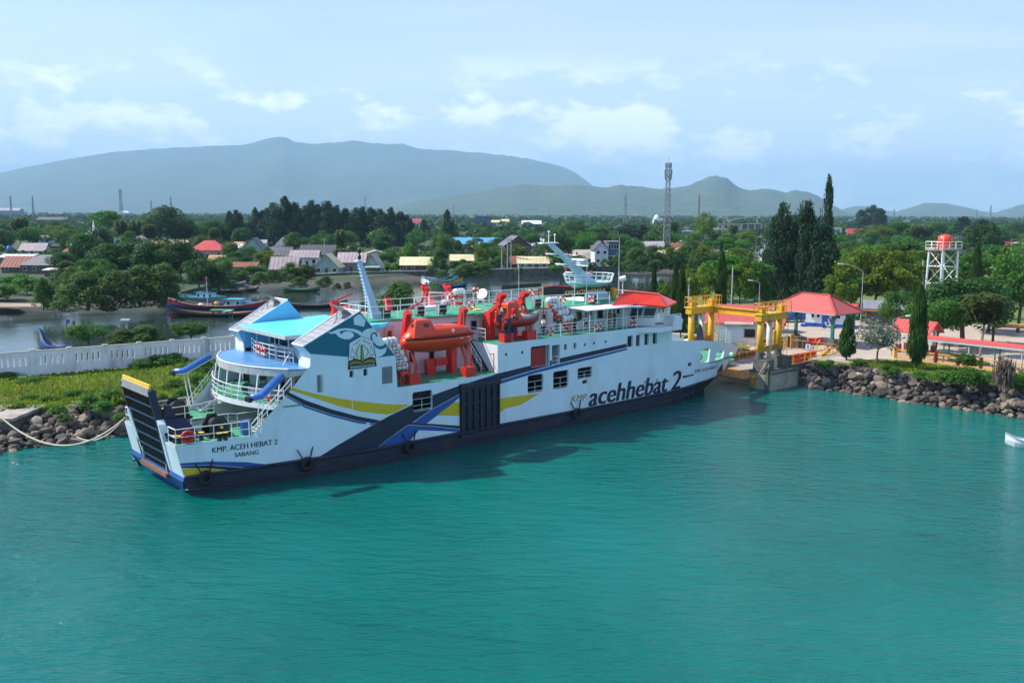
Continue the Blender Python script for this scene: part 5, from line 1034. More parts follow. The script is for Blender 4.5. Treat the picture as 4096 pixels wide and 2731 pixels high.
def crown_palm(name, nf=20, droop=1.0, mt='palm_leaf'):
    P, N_, T_, Sz, Ti = [], [], [], [], []
    for k in range(nf):
        a = k * 2.39996; el = 1.15 - 1.55 * (k / nf); L_ = .46 * (.85 + .25 * rng.random()); d = np.array([cos(a), sin(a), 0]); pos = np.array([0, 0, .82]); ang = el
        for j in range(22):
            st = L_ / 22; ang -= droop * .085 * (1 + j * .05); dr = d * cos(ang) + np.array([0, 0, sin(ang)]); pos = pos + dr * st
            sd_ = np.cross(dr, [0, 0, 1.]); sd_ /= np.linalg.norm(sd_) + 1e-9; ln = .13 * sin(min(3.0, .45 + j / 22 * 2.5))
            for sg in (-1, 1):
                tdir = sd_ * sg * .8 + dr * .55 - np.array([0, 0, .45]); P.append(pos + tdir * ln * .5); T_.append(tdir); N_.append(np.array([0, 0, 1.]) + sd_ * sg * .3); Sz.append(ln); Ti.append(.35 + .4 * rng.random() + (.25 if k < nf * .4 else -.1))
            P.append(pos); T_.append(dr); N_.append(np.array([0, 0, 1.])); Sz.append(.05); Ti.append(.9)
    return leaf_mesh(name, P, np.array(Sz), mt, np.array(N_) * 2, 4.5, np.array(Ti), np.array(T_))
def palm_trunk(name, lean=.05):
    mb = MB(); pts = [Vector((lean * sin(t * 2.2) - lean * sin(2.2), 0, .82 * t)) for t in [i / 8 for i in range(9)]]
    for i, (p, q) in enumerate(zip(pts, pts[1:])): mb.bar(p, q, .022 - .0012 * i, 7, .020 - .0012 * i)
    o = mb.build(name, 'palm_bark'); me = o.data; C.objects.unlink(o); bpy.data.objects.remove(o); return me
def crown_mound(name, mt, nc=46, per=170, leaf=.030):
    Ps, Ns, Ts = [], [], []
    for k in range(nc):
        a = rng.random() * 6.28; z = rng.random() ** .8; rm = .5 * (1 - z ** 2.4) ** .5 * (.80 + .2 * sin(a * 3 + k)); r_ = rm * (rng.random() ** .35); c = np.array([cos(a) * r_ * .86, sin(a) * r_ * .86, .05 + z * .82]); r = .13 * (.7 + .6 * rng.random()); q = ball(per)
        Ps.append(c + q * (.5 + .5 * rng.random((per, 1)) ** .5) * r * np.array([1, 1, .95])); Ns.append(q * .9 + np.array([-.1, 0, .85])); Ts.append(.22 + .5 * rng.random(per) + .3 * (rng.random() - .45))
    P = np.concatenate(Ps); P[:, 2] = np.clip(P[:, 2], 0, 1); return leaf_mesh(name, P, leaf * (.7 + .7 * rng.random(len(P))), mt, np.concatenate(Ns), 1.7, np.concatenate(Ts))
TR = {}
def kind(k, crown, trunk, n): TR[k] = (crown, trunk, n)
T_b, T_b2, T_low, T_col, T_cas = trunk_mesh('trunk', .55), trunk_mesh('trunk', .5, .022, 8, .36), trunk_mesh('trunk', .25, .03, 5, .3), trunk_mesh('trunk', .5, .06, 0), trunk_mesh('trunk', .95, .022, 0, lean=.0)
for i in range(3): kind('round%d' % i, crown_broad('crown', 'leaf_mid', 30, 170, .16, .26), T_b, 'broadleaf_tree')
for i in range(2): kind('dark%d' % i, crown_broad('crown', 'leaf_dark', 30, 190, .17, .18, .036), T_b, 'dark_tree')
for i in range(2): kind('yellow%d' % i, crown_broad('crown', 'leaf_yellow', 40, 150, .13, .22, .034, .8, .3), T_b2, 'broadleaf_tree')
for i in range(3): kind('mangrove%d' % i, crown_mound('crown', 'leaf_olive'), T_low, 'mangrove_tree')
for i in range(2): kind('umbrella%d' % i, crown_broad('crown', 'leaf_mid', 34, 130, .13, .50, .036, .55, .1, .3), T_b2, 'rain_tree')
kind('bright', crown_broad('crown', 'leaf_bright', 26, 160, .17, .15, .045), T_b, 'broadleaf_tree')
kind('grey', crown_broad('crown', 'leaf_grey', 36, 90, .14, .25, .036, 1, .5, .3), T_b2, 'shrub_tree')
for i in range(3): kind('cas%d' % i, crown_feather('crown', (.8, 1.15, .62)[i], (58, 74, 50)[i]), T_cas, 'casuarina_tree')
for i in range(2): kind('col%d' % i, crown_column('crown'), T_col, 'column_tree')
for i in range(2): kind('palm%d' % i, crown_palm('fronds', (20, 24)[i], (1.0, 1.2)[i]), palm_trunk('trunk', (.05, -.07)[i]), 'coconut_palm')
kind('banana', crown_palm('fronds', 11, .8, 'leaf_bright'), palm_trunk('trunk', .0), 'banana_plant')
for i in range(2): kind('bush%d' % i, crown_broad('foliage', ('leaf_bright', 'leaf_mid')[i], 18, 110, .22, .0, .06), trunk_mesh('stem', .2, .02, 4, .2), 'bush')
for i in range(3): kind('small%d' % i, crown_broad('crown', ('leaf_mid', 'leaf_dark', 'leaf_olive')[i], 13, 60, .25, .15, .075), trunk_mesh('trunk', .4, .03, 3), 'broadleaf_tree')
kind('flatbush', crown_broad('foliage', 'leaf_mid', 26, 90, .16, .1, .05, .35, .3, .2), trunk_mesh('stem', .35, .03, 5, .3), 'bush')
kind('twig', leaf_mesh('twigs', ball(260) * rng.random((260, 1)) ** .5 * .45 + np.array([0, 0, .5]), np.full(260, .16), 'bark', None, 9, None, np.tile([.2, 0, 1.], (260, 1))), trunk_mesh('stem', .4, .03, 7, .35), 'dry_shrub')
TREES = []
def tree(k, u, vb, vt, wpx, label, group=None, gz=LZ, rz=None, cat='tree'):
    p = G(u, vb, gz); h = D(u, vt, p.y).z - gz; w = wpx * pxm(p) * (1.18 if k[:4] in ('mang', 'roun', 'dark', 'cas0', 'cas1', 'cas2') else 1.0); return tree_at(k, p.x, p.y, gz, w, h, label, group, rz, cat)
def tree_at(k, x, y, z, w, h, label, group=None, rz=None, cat='tree'):
    cr, tk, n = TR[k]; t = thing(n, label, cat, (x, y, z), random.random() * 6.28 if rz is None else rz, group); t.scale = (w, w, h)
    link(cr.name.split('.')[0], cr, t); link(tk.name.split('.')[0], tk, t); TREES.append((x, y, w)); return t
# ---------------------------------------------------------------- rocks
def rock_mesh(seed):
    r = np.random.default_rng(seed); import bmesh
    bm = bmesh.new(); bmesh.ops.create_icosphere(bm, subdivisions=1 if seed % 3 else 2, radius=.5)
    pl = [(Vector(r.normal(size=3)).normalized(), .30 + .14 * r.random()) for _ in range(7)]; sc = Vector((1.15, .85 + .2 * r.random(), .68 + .2 * r.random()))
    for v in bm.verts:
        for n_, d_ in pl:
            e = v.co.dot(n_) - d_
            if e > 0: v.co -= n_ * e
        v.co = Vector((v.co.x * sc.x, v.co.y * sc.y, v.co.z * sc.z)) * 1.15
    me = bpy.data.meshes.new('stone'); bm.to_mesh(me); bm.free(); return me
m = mat('rock', (.118, .104, .092), .85, var=.35, scale=2.2, dirt=(.05, .048, .045), dirtamt=.5, dscale=1.6, bump=.5, bscale=9)
t_ = m.node_tree; oi = t_.nodes.new('ShaderNodeObjectInfo'); bs = t_.nodes['Principled BSDF']; src = bs.inputs['Base Color'].links[0].from_socket
t_.links.new(mixc(t_, 1.0, src, ramp(t_, oi.outputs['Random'], [(0, (.30, .30, .32)), (.45, (.75, .70, .64)), (.78, (1.3, 1.15, .98)), (.93, (2.0, 1.75, 1.4)), (1, (2.6, 2.5, 2.3))]), 'MULTIPLY'), bs.inputs['Base Color'])
RK = []
for i in range(8): me = rock_mesh(i); me.materials.append(m); RK.append(me)
def embankment(name, label, lo, hi, zl, zh, n, smin, smax, seed, tmin=0, tmax=1):
    rr = random.Random(seed); root = thing(name, label, 'stone embankment', (0, 0, 0))
    cum = [0]
    for a, b in zip(lo, lo[1:]): cum.append(cum[-1] + math.hypot(b[0] - a[0], b[1] - a[1]))
    pts = []
    for _ in range(n * 14):
        if len(pts) >= n: break
        d = rr.random() * cum[-1]; i = max(k for k in range(len(cum) - 1) if cum[k] <= d); f = (d - cum[i]) / (cum[i + 1] - cum[i]); t = tmin + (tmax - tmin) * rr.random()
        a = (lo[i][0] + (lo[i + 1][0] - lo[i][0]) * f, lo[i][1] + (lo[i + 1][1] - lo[i][1]) * f); b = (hi[i][0] + (hi[i + 1][0] - hi[i][0]) * f, hi[i][1] + (hi[i + 1][1] - hi[i][1]) * f)
        x, y, z = a[0] + (b[0] - a[0]) * t, a[1] + (b[1] - a[1]) * t, zl + (zh - zl) * t; s = smin + (smax - smin) * rr.random() ** 1.6
        if all((x - q[0]) ** 2 + (y - q[1]) ** 2 > ((s + q[3]) * .30) ** 2 for q in pts): pts.append((x, y, z, s))
    for x, y, z, s in pts:
        o = link('stone', RK[rr.randrange(8)], root); o.location = (x, y, z + s * .12); o.scale = (s, s, s * (.8 + .4 * rr.random())); o.rotation_euler = (rr.uniform(-.5, .5), rr.uniform(-.5, .5), rr.random() * 6.3)
    return root
embankment('stone_embankment', 'brown and grey boulder bank below the grass, left of the ferry stern', SEA_L[3:9], TOP_L[3:9], -.15, 1.55, 290, .5, 1.35, 3, .0, .95)
embankment('stone_embankment', 'dark boulder bank sloping to the sea in front of the terminal lawn', SEA_R[3:12], TOP_R[3:12], -.15, 2.15, 300, .6, 1.45, 5, -.05, .92)
rs = np.random.default_rng(4)          # small stones wedged between the boulders
def chips(lo, hi, zl, zh, n):
    mb = MB()
    for _ in range(n):
        i = rs.integers(0, len(lo) - 1); f = rs.random(); t = rs.random(); a = np.array(lo[i]) * (1 - f) + np.array(lo[i + 1]) * f; b = np.array(hi[i]) * (1 - f) + np.array(hi[i + 1]) * f; p = a * (1 - t) + b * t
        s = .18 + .34 * rs.random(); me = RK[rs.integers(0, 8)]
        if len(me.vertices) > 20: me = RK[1]
        an = rs.random() * 6; ca, sa = cos(an) * s, sin(an) * s; z = zl + (zh - zl) * t + .05
        mb.add([(p[0] + v.co.x * ca - v.co.y * sa, p[1] + v.co.x * sa + v.co.y * ca, z + v.co.z * s) for v in me.vertices], [tuple(q.vertices) for q in me.polygons])
    o = mb.build('rubble', 'bark', None, kind='stuff'); o.data.materials.clear(); o.data.materials.append(m)
chips(SEA_L[3:9], TOP_L[3:9], -.2, 1.5, 420); chips(SEA_R[3:12], TOP_R[3:12], -.2, 2.1, 1300)
# ---------------------------------------------------------------- grass
def grass(polys, n, z, smin, smax, mt='grass_blade'):
    P = []
    for poly, share in polys:
        xs = [p[0] for p in poly]; ys = [p[1] for p in poly]; k = int(n * share); c = 0
        while c < k:
            x, y = random.uniform(min(xs), max(xs)), random.uniform(min(ys), max(ys))
            if inpoly(x, y, poly) and noise.noise((x * .25, y * .25, 3)) + .5 * noise.noise((x * .9, y * .9, 1)) > -.35 + random.random() * .25 - .12: P.append((x, y, z)); c += 1
            elif random.random() < .002: c += 1
    P = np.array(P); s = smin + (smax - smin) * rng.random(len(P)) ** 2 * (.6 + .8 * np.array([max(0, .5 + noise.noise((p[0] * .18, p[1] * .18, 9))) for p in P])); P[:, 2] += s * .35
    nb_ = rng.normal(size=(len(P), 3)) * .5; nb_[:, 2] = .35; tg = rng.normal(size=(len(P), 3)) * .35; tg[:, 2] = 1
    tint = np.array([.35 + .5 * noise.noise((p[0] * .15, p[1] * .15, 5)) for p in P]) + .45 * rng.random(len(P))
    o = link('grass', leaf_mesh('grass', P, s, mt, nb_, 3.2, tint, tg)); o['kind'] = 'stuff'
gl = TOP_L[2:10] + WAL[::-1][3:11]
grass([(gl, 1.0)], 70000, GZ - .06, .14, .48)
gr = TOP_R[4:12] + [(60, 90), (53.6, 95.5), (51.2, 98.6), (47.2, 103.3), (44.6, 106), (39, 104.6)]
grass([(gr, 1.0)], 26000, TZ - .06, .12, .36)

# ================================================================ THE SPIT AND ITS WALL
def wall_bay(root, p, q, z, h):
    d = (q - p); l = d.length; d = d / l; n = Vector((-d.y, d.x, 0)); mb = MB()
    def bx(a, b, z0, z1, th=.07): c = p + d * ((a + b) / 2) + Vector((0, 0, z + (z0 + z1) / 2)); mb.obox(c, d * ((b - a) / 2), n * th, (0, 0, (z1 - z0) / 2))
    a, b = .22, l - .22; bx(a, b, .15, h * .46); bx(a, b, h * .80, h)
    sw, gp = .17, (b - a - 5 * .17) / 6
    for i in range(6): x = a + i * (gp + sw); bx(x, x + gp, h * .46, h * .80)
    mb.build('panel', 'wall_plaster', root)
    MB().obox(p + d * (l / 2) + Vector((0, 0, z + h + .05)), d * (l / 2), n * .11, (0, 0, .05)).build('coping', 'wall_cap', root)
WT = thing('perforated_wall', 'long white plastered wall with upright slots along the grassy spit', 'wall', W0)
WT.location = (0, 0, 0); ps = [W0 + WD * (3.55 * i) for i in range(-4, 24)]
for i, (p, q) in enumerate(zip(ps, ps[1:])): wall_bay(WT, p, q, GZ, 2.62)
for p in ps: MB().obox(p + Vector((0, 0, GZ + 1.35)), WD * .22, Vector((-WD.y, WD.x, 0)) * .14, (0, 0, 1.40)).build('pillar', 'wall_plaster', WT); MB().obox(p + Vector((0, 0, GZ + 2.80)), WD * .26, Vector((-WD.y, WD.x, 0)) * .18, (0, 0, .05)).build('pillar_cap', 'wall_cap', WT)
t = thing('wire_fence', 'thin rusty post and wire fence in the spit grass', 'fence'); pp = [G(u, v, GZ) for u, v in ((-10, 1607), (89, 1601), (212, 1588), (329, 1581), (442, 1577), (549, 1550), (657, 1538))]
for p in pp: MB().bar(p, p + Vector((.03, 0, 1.35)), .05, 5).build('post', 'rusty', t)
for h in (.5, .9, 1.25): mb = MB().path([p + Vector((0, 0, h)) for p in pp], .008, 3); mb.build('wire', 'rusty', t)
t = thing('mooring_block', 'square concrete mooring block at the left edge with a rope over it', 'mooring block', G(-25, 1760, 0)); 
a = G(54, 1765, 0); MB().box(-6.4, .9, -2.2, 3.2, -1.2, 1.7).build('block', 'concrete_dark', t); MB().box(-6.5, 1.0, -2.3, 3.3, 1.7, 1.95).build('cap', 'concrete', t); t.location = (a.x - .9, a.y + 2.2, 0)
def rope(label, a, b, sag, r=.055, n=26, mt='rope'):
    a, b = Vector(a), Vector(b); pts = []
    for i in range(n + 1): k = i / n; p = a.lerp(b, k); p.z -= sag * 4 * k * (1 - k); pts.append(p)
    tag(MB().path(pts, r, 5).build('mooring_rope', mt), label, 'rope', 'mooring ropes off the ferry stern')
rope('thick pale rope sagging from the mooring block to the ferry stern', G(4, 1673, 1.95) + Vector((0, 0, .1)), S(-.5, 12.0, 3.6), 2.2, .07)
rope('thinner pale rope hanging above the boulders behind the thick one', G(285, 1733, .8), S(-.4, 12.1, 3.7), 1.1, .045)
for u, vb, vt, w, k, l in ((357, 1385, 1288, 128, 'round0', 'small dark tree with an open crown behind the wall, by a leaning boat'), (495, 1390, 1312, 150, 'mangrove0', 'left part of the wide green bush behind the wall'), (590, 1390, 1295, 150, 'mangrove1', 'right part of the wide green bush behind the wall'), (763, 1375, 1278, 128, 'round1', 'small round tree behind the wall nearest the ferry roof')):
    tree(k, u, vb, vt, w, l, None, 1.2, cat='tree' if 'tree' in l else 'bush')
rr = random.Random(11)
wd_l = ['beside the left end of the footpath', 'at the foot of the slotted wall', 'just above the boulders', 'near the rusty fence post', 'behind the raised ramp', 'above the stern rail', 'near the leftmost boulders', 'by the bare sandy patch']
for i, (u, v, w, h) in enumerate(((40, 1520, 90, 30), (150, 1530, 80, 22), (230, 1660, 70, 35), (255, 1690, 60, 30), (365, 1640, 100, 60), (420, 1655, 95, 50), (440, 1600, 90, 40), (300, 1590, 90, 30), (560, 1478, 90, 40), (640, 1470, 110, 45), (700, 1462, 110, 45), (760, 1490, 90, 40), (830, 1500, 100, 55), (800, 1560, 90, 60), (860, 1580, 110, 70), (740, 1600, 90, 50), (690, 1560, 90, 40), (630, 1620, 90, 40), (900, 1490, 100, 50), (540, 1610, 90, 40), (120, 1600, 70, 22), (70, 1640, 70, 24), (480, 1680, 60, 26), (200, 1610, 80, 24), (100, 1540, 90, 26))):
    tree('bush%d' % (i % 2), u, v, v - h * 1.1, w, 'low leafy weed clump on the grassy spit', 'leafy weed clumps on the spit', GZ - .1, cat='bush')
# lamp posts, harbour light and boat prow behind the wall
def lamp(label, p, h, arm, mt='pole_grey', group=None, head=(.55, .1)):
    t = thing('street_lamp', label, 'street lamp', p, 0, group); a = Vector(arm)
    MB().bar((0, 0, 0), (0, 0, h), .07, 6, .04).path([Vector((0, 0, h)) + Vector((a.x * k, a.y * k, a.z * sin(k * pi / 2))) for k in (0, .3, .65, 1)], .035, 5).build('post', mt, t)
    MB().obox(Vector((0, 0, h)) + a + Vector((a.x, a.y, 0)).normalized() * .25, Vector((a.x, a.y, .1)).normalized() * .32, Vector((-a.y, a.x, 0)).normalized() * .16, (0, 0, .07)).build('lamp_head', 'rail_white', t); return t
t = thing('solar_lamp', 'grey solar lamp on a thin pole among the bush behind the wall', 'street lamp', G(519, 1378, 1.2)); MB().bar((0, 0, 0), (-.3, 0, 3.2), .05).build('post', 'pole_grey', t); MB().obox((-.45, 0, 3.35), (.6, 0, 0), (0, .35, .1), (0, 0, .04)).build('solar_panel', 'louvre', t)
t = thing('solar_lamp', 'green solar lamp post just left of the ferry roof', 'street lamp', G(933, 1345, 1.4)); MB().bar((0, 0, 0), (0, 0, 3.0), .06).bar((0, 0, 2.2), (-.5, 0, 2.9), .04).build('post', 'teal_post', t); MB().obox((-.7, 0, 3.6), (.6, 0, .1), (0, .3, 0), (0, 0, .05)).build('solar_panel', 'rail_white', t)
# ================================================================ BOATS
def boat(label, u, v, L_, rz, cols, beam=.17, prow=.9, stern=.45, cabin=None, z=0., group=None, depth=.55, extra=None):
    """wooden boat: hull, inside, gunwale, benches or cabin; +X is the bow"""
    p = G(u, v, z); t = thing('wooden_boat', label, 'boat', p, rz, group); n = 13; hb = L_ * beam / 2; out, gun, inn = [], [], []
    for i in range(n):
        k = -1 + 2 * i / (n - 1); w = hb * max(.03, 1 - abs(k) ** 2.6); sh = depth + (prow if k > 0 else stern) * abs(k) ** 2.4; kl = -.35 + (.55 * abs(k) ** 4); x = k * L_ / 2 * (1 + .06 * (k > .9))
        out.append([(x, -w, sh), (x, -w * .92, sh * .55), (x, -w * .45, kl + .15), (x, 0, kl), (x, w * .45, kl + .15), (x, w * .92, sh * .55), (x, w, sh)]); gun.append((x, w, sh))
        inn.append([(x, -w * .88, sh - .02), (x, -w * .7, sh * .35 + .05), (x, w * .7, sh * .35 + .05), (x, w * .88, sh - .02)])
    m_ = MB()
    for a_, b_ in zip(out, out[1:]):
        for j in range(6): m_.mi = 0 if j in (0, 5) else 1; m_.add([a_[j], b_[j], b_[j + 1], a_[j + 1]], [(0, 1, 2, 3)])
    m_.build('hull', [cols[0], cols[1]], t); MB().sheet(inn).build('inside', cols[3] if len(cols) > 3 else cols[0], t)
    MB().path([(x, -y, z_) for x, y, z_ in gun], .06, 5).path(gun, .06, 5).build('gunwale', cols[2], t)
    for k in (-.35, 0, .35) if not cabin else (.45,): MB().box(k * L_ / 2 - .14, k * L_ / 2 + .14, -hb * .8, hb * .8, depth * .75, depth * .75 + .05).build('thwart', cols[2], t)
    if cabin:
        x0, x1, h, cw, cr = cabin; c_ = MB().box(x0, x1, -hb * .62, hb * .62, depth * .4, depth * .4 + h).build('cabin', cw, t); MB().box(x0 - .25, x1 + .3, -hb * .72, hb * .72, depth * .4 + h, depth * .4 + h + .1).build('cabin_roof', cr, t)
        for e_ in (-1, 1):
            for xx in np.linspace(x0 + .5, x1 - .4, max(2, int((x1 - x0) / 1.1))): MB().box(xx - .2, xx + .2, e_ * hb * .62 - .02, e_ * hb * .62 + .02, depth * .4 + h * .45, depth * .4 + h * .8).build('cabin_window', 'glass_dark', c_)
    if extra: extra(t)
    return t
for nm, c in dict(bt_red=(.40, .03, .035), bt_blue=(.02, .09, .34), bt_cyan=(.03, .38, .46), bt_wood=(.20, .13, .08), bt_black=(.018, .016, .018), bt_green=(.03, .26, .09), bt_lime=(.10, .50, .06), bt_pale=(.42, .52, .58), bt_orange=(.62, .26, .05), bt_cream=(.60, .52, .42), bt_grey=(.22, .24, .25), bt_brown=(.10, .06, .05)).items(): mat(nm, c, .55, var=.2, scale=3, dirt=(.10, .08, .06), dirtamt=.35, dscale=1.5)
def red_gear(t):
    MB().bar((2.5, 0, .4), (2.5, 0, 6.4), .07).build('mast', 'rail_white', t); MB().box(2.2, 2.8, -.2, .2, 5.6, 6.0).build('mast_flag', 'bt_red', t)
    MB().box(-.6, 1.2, -.8, .7, .5, 1.4).build('fish_hold', 'bt_blue', t); MB().lathe([(.5, 0), (.6, .5), (.3, .75)], (3.6, .4, .5), 9).build('net_heap', 'bt_cream', t); MB().lathe([(.5, 0), (.6, .5), (.3, .75)], (.2, .9, .9), 9).build('net_heap', 'bt_orange', t); MB().box(-7.5, -5.0, -1.0, 1.0, 1.1, 1.5).build('blue_cover', 'bt_blue', t)
boat('long red and blue fishing boat with a pale blue cabin, moored second from the spit', 880, 1238, 20.5, R(175), ('bt_red', 'bt_blue', 'bt_cream', 'bt_wood'), .19, 1.3, 1.3, (-4.6, -1.8, 1.7, 'bt_pale', 'bt_cyan'), 0, None, .9, red_gear)
boat('long dark hull with a grey deckhouse, moored nearest the spit', 880, 1266, 17.5, R(176), ('bt_brown', 'bt_black', 'bt_wood', 'bt_orange'), .16, .8, .9, (-2.2, 1.3, .9, 'bt_grey', 'bt_green'), 0, None, .7)
boat('turquoise fishing boat with a white wheelhouse, tied behind the red boat', 812, 1206, 10.5, R(172), ('bt_cyan', 'bt_cream', 'bt_pale', 'bt_cyan'), .30, .8, .3, (-2.6, .9, 1.5, 'white', 'bt_cyan'), 0, None, 1.0)
def poles(t):
    for x in (-3.2, -1, 1.2, 3.4): MB().bar((x, .6, .3), (x, .6, 2.6), .06).build('stake', 'bt_brown', t)
boat('black open boat with upright stakes, right of the red boats', 1262, 1232, 12, R(2), ('bt_black', 'bt_black', 'bt_grey', 'bt_brown'), .2, 1.0, .5, None, 0, None, .75, poles)
boat('brown open boat with a green rim, afloat before the bank bushes', 1204, 1166, 8.6, R(3), ('bt_green', 'bt_brown', 'bt_green', 'bt_grey'), .24, .75, .7, None, 0, None, .6)
boat('cream and red boat drawn up on the mud left of the green rimmed boat', 1002, 1160, 5.2, R(60), ('bt_cream', 'bt_brown', 'bt_grey'), .36, .6, .5, None, .3)
boat('grey wooden barge lying along the mud behind the red boat', 905, 1168, 9, R(178), ('bt_grey', 'bt_black', 'bt_grey'), .2, .2, .2, None, .2)
boat('dark upturned prow of a boat beside the grey barge', 850, 1160, 4.2, R(200), ('bt_black', 'bt_black', 'bt_grey'), .3, 1.2, .3, None, .3)
boat('pale boat half hidden under trees at the bank', 945, 1140, 4.5, R(20), ('bt_pale', 'bt_grey', 'bt_cream'), .36, .5, .4, None, .8)
for i, (u, v, c, pr, l) in enumerate(((1745, 1118, ('bt_pale', 'bt_cream', 'bt_pale'), 2.7, 'pale boat with a tall curved prow, farthest of the moored group'), (1762, 1124, ('bt_cyan', 'bt_grey', 'bt_pale'), 2.6, 'grey blue boat with a tall curved prow, second of the group'), (1780, 1130, ('bt_pale', 'bt_cyan', 'bt_cyan'), 2.4, 'teal boat with a tall curved prow, third of the group'), (1785, 1140, ('bt_orange', 'bt_lime', 'bt_orange'), 1.5, 'lime green boat with an orange rim in the moored group'))): boat(l, u, v, 8.4, R(6), c, .17, pr, .5, None, 0, 'boats moored in a row off the sea wall')
boat('small blue boat with a pale blue stern, nearest of the moored group', 1812, 1151, 6.6, R(8), ('bt_blue', 'bt_black', 'bt_blue'), .24, 1.1, .3, None, 0, 'boats moored in a row off the sea wall')
t = boat('white speedboat tipped up beside the moored group', 1700, 1138, 4.6, R(115), ('rail_white', 'rail_white', 'raft_white'), .42, .7, .3, (-1.5, .3, .9, 'rail_white', 'rail_white')); t.rotation_euler = (0, R(-16), R(115))
boat('blue wooden boat prow showing over the slotted wall', 228, 1398, 7, R(150), ('bt_grey', 'bt_blue', 'bt_blue'), .2, 2.2, .5)
t = thing('mast_pole', 'leaning boat mast with a dark flag above the slotted wall', 'mast', G(262, 1395, 0)); MB().bar((0, 0, 0), (.4, 0, 4.2), .07).build('pole', 'bt_brown', t); MB().box(.35, .8, -.02, .02, 3.6, 4.1).build('flag', 'bt_blue', t)
t = boat('white motor boat bow at the right edge of the picture', 4122, 1788, 3.6, R(160), ('rail_white', 'rail_white', 'steel'), .36, .5, .2)
for i, (u, vb, vt, l) in enumerate(((1706, 1250, 1100, 'dark stake standing left of the tipped white speedboat'), (1752, 1270, 1110, 'pale bamboo pole standing in front of the lime green boat'), (1805, 1240, 1140, 'short brown stake right of the lime green boat'), (2120, 1230, 1098, 'dark pole with a cross arm above the dark ferry board'), (2580, 1200, 1113, 'dark post in the river right of the ferry antennas'), (1448, 1270, 1090, 'thin pole in the lagoon left of the ferry aft mast'))):
    p = G(u, vb, 0); t = thing('mooring_pole', l, 'pole', p, 0, 'poles standing in the lagoon'); h = D(u, vt, p.y).z; MB().bar((0, 0, -1), (.1 * (i % 2), 0, h), .09, 6, .06).build('pole', 'bt_brown', t)
    if i == 3: MB().bar((-1.0, 0, h - .3), (.5, 0, h - .1), .05).bar((-.9, 0, h - .7), (.4, 0, h - .4), .05).build('cross_arm', 'bt_brown', t)
t = thing('plank_walkway', 'pale plank walkway over the mud behind the turquoise boat', 'walkway'); a, b = G(735, 1152, 1.2), G(905, 1190, .5)
for i in range(24): p = a.lerp(b, i / 23); MB().obox(p, (b - a) / 46 * .9, (.7, -.9, 0), (0, 0, .05)).build('plank', 'bt_cream', t)
tree('mangrove2', 1590, 1330, 1112, 215, 'large green mangrove tree standing in the lagoon beyond the aft mast', None, 0.)
tree('mangrove1', 1480, 1330, 1185, 130, 'smaller mangrove crown left of the aft mast foot', None, 0.)

# ================================================================ THE FERRY TERMINAL
def along(name, label, cat, s, w, z, group=None): return thing(name, label, cat, S(s, w, z), SA, group)
PT = S(65.3, -.75, 0)
t = along('concrete_pier', 'weathered concrete pier standing in the water under the yellow portal', 'pier', 65.3, -.75, 0)
MB().box(-2.6, 2.6, -1.5, 1.3, -2, 2.0).build('pier_block', 'concrete', t); MB().box(-2.66, 2.66, -1.56, 1.36, 1.75, 2.02).build('pier_cap', 'concrete_dark', t)
MB().box(-2.5, -.9, -.6, 1.0, 2.02, 3.2).box(.9, 2.7, -.5, 1.1, 2.02, 3.25).build('plinth', 'concrete_dark', t); MB().box(-2.85, -2.62, -1.2, -.8, -.5, 2.5).build('fender_post', 'concrete_dark', t)
rp_ = MB()
for k in range(5): rp_.torus((-2.75, -.9 + .15 * k, 2.7 - .25 * k), .35, .05, (.3, 1, .2 * k), 12, 5)
tag(rp_.build('rope_coil', 'rope'), 'pale rope coils hung on the pier corner', 'rope').location = PT; C.objects[-1].rotation_euler = (0, 0, SA)
t = along('linkspan', 'movable steel linkspan road leading from the ferry bow to the terminal', 'linkspan', 0, 0, 0); t.location = SO
MB().slab([(64.0, -.2, 1.15), (64.0, 9.2, 1.15), (80.5, 9.2, 1.75), (80.5, -.7, 1.75), (68.5, -.7, 1.65), (68.5, -.2, 1.4)], (0, 0, .4)).build('road_deck', 'ramp_road', t)
MB().slab([(61.6, .4, 1.0), (61.6, 9.0, 1.0), (64.0, 9.0, 1.45), (64.0, -.2, 1.45)], (0, 0, .12)).build('hinged_flap', 'yellow_rust', t)
MB().slab([(62.2, -.25, .2), (64.6, -.25, .0), (68, -.25, .0), (68, -.25, 1.5), (64, -.25, 1.4), (62.0, -.2, 1.1)], (0, .25, 0)).build('side_girder', 'yellow_rust', t); MB().sqbar((62.0, -.3, 1.32), (67.2, -.3, 1.62), .12, .12).build('girder_edge', 'yellow', t)
MB().slab([(68.0, -.75, .55), (80.5, -.75, .7), (80.5, -.75, 2.1), (68.0, -.75, 1.95)], (0, .3, 0)).build('concrete_side', 'concrete_dark', t)
MB().slab([(66.0, 6.6, 1.6), (78.5, 6.6, 2.0), (78.5, 6.6, 2.75), (66.0, 6.6, 2.4)], (0, .2, 0)).build('far_girder', 'rusty', t)
mb = MB(); rails(mb, [(68.2, -.6, 1.98), (80.3, -.6, 2.1)], 1.05, (.5, .08), 1.25, .05); mb.build('near_railing', 'yellow', t)
mb = MB(); rails(mb, [(65.8, 6.4, 1.75), (78.5, 6.4, 2.05)], 1.25, (.5, .05), 1.5, .05); mb.build('far_railing', 'yellow', t)
mb = MB(); rails(mb, [(66.0, 7.4, 2.4), (79, 7.4, 2.9)], 1.1, (.5,), 1.7, .045); mb.build('far_railing', 'yellow', t)
MB().sqbar((76.0, -.2, 2.15), (79.0, .3, 2.9), .07, .25).build('kick_plate', 'yellow', t)
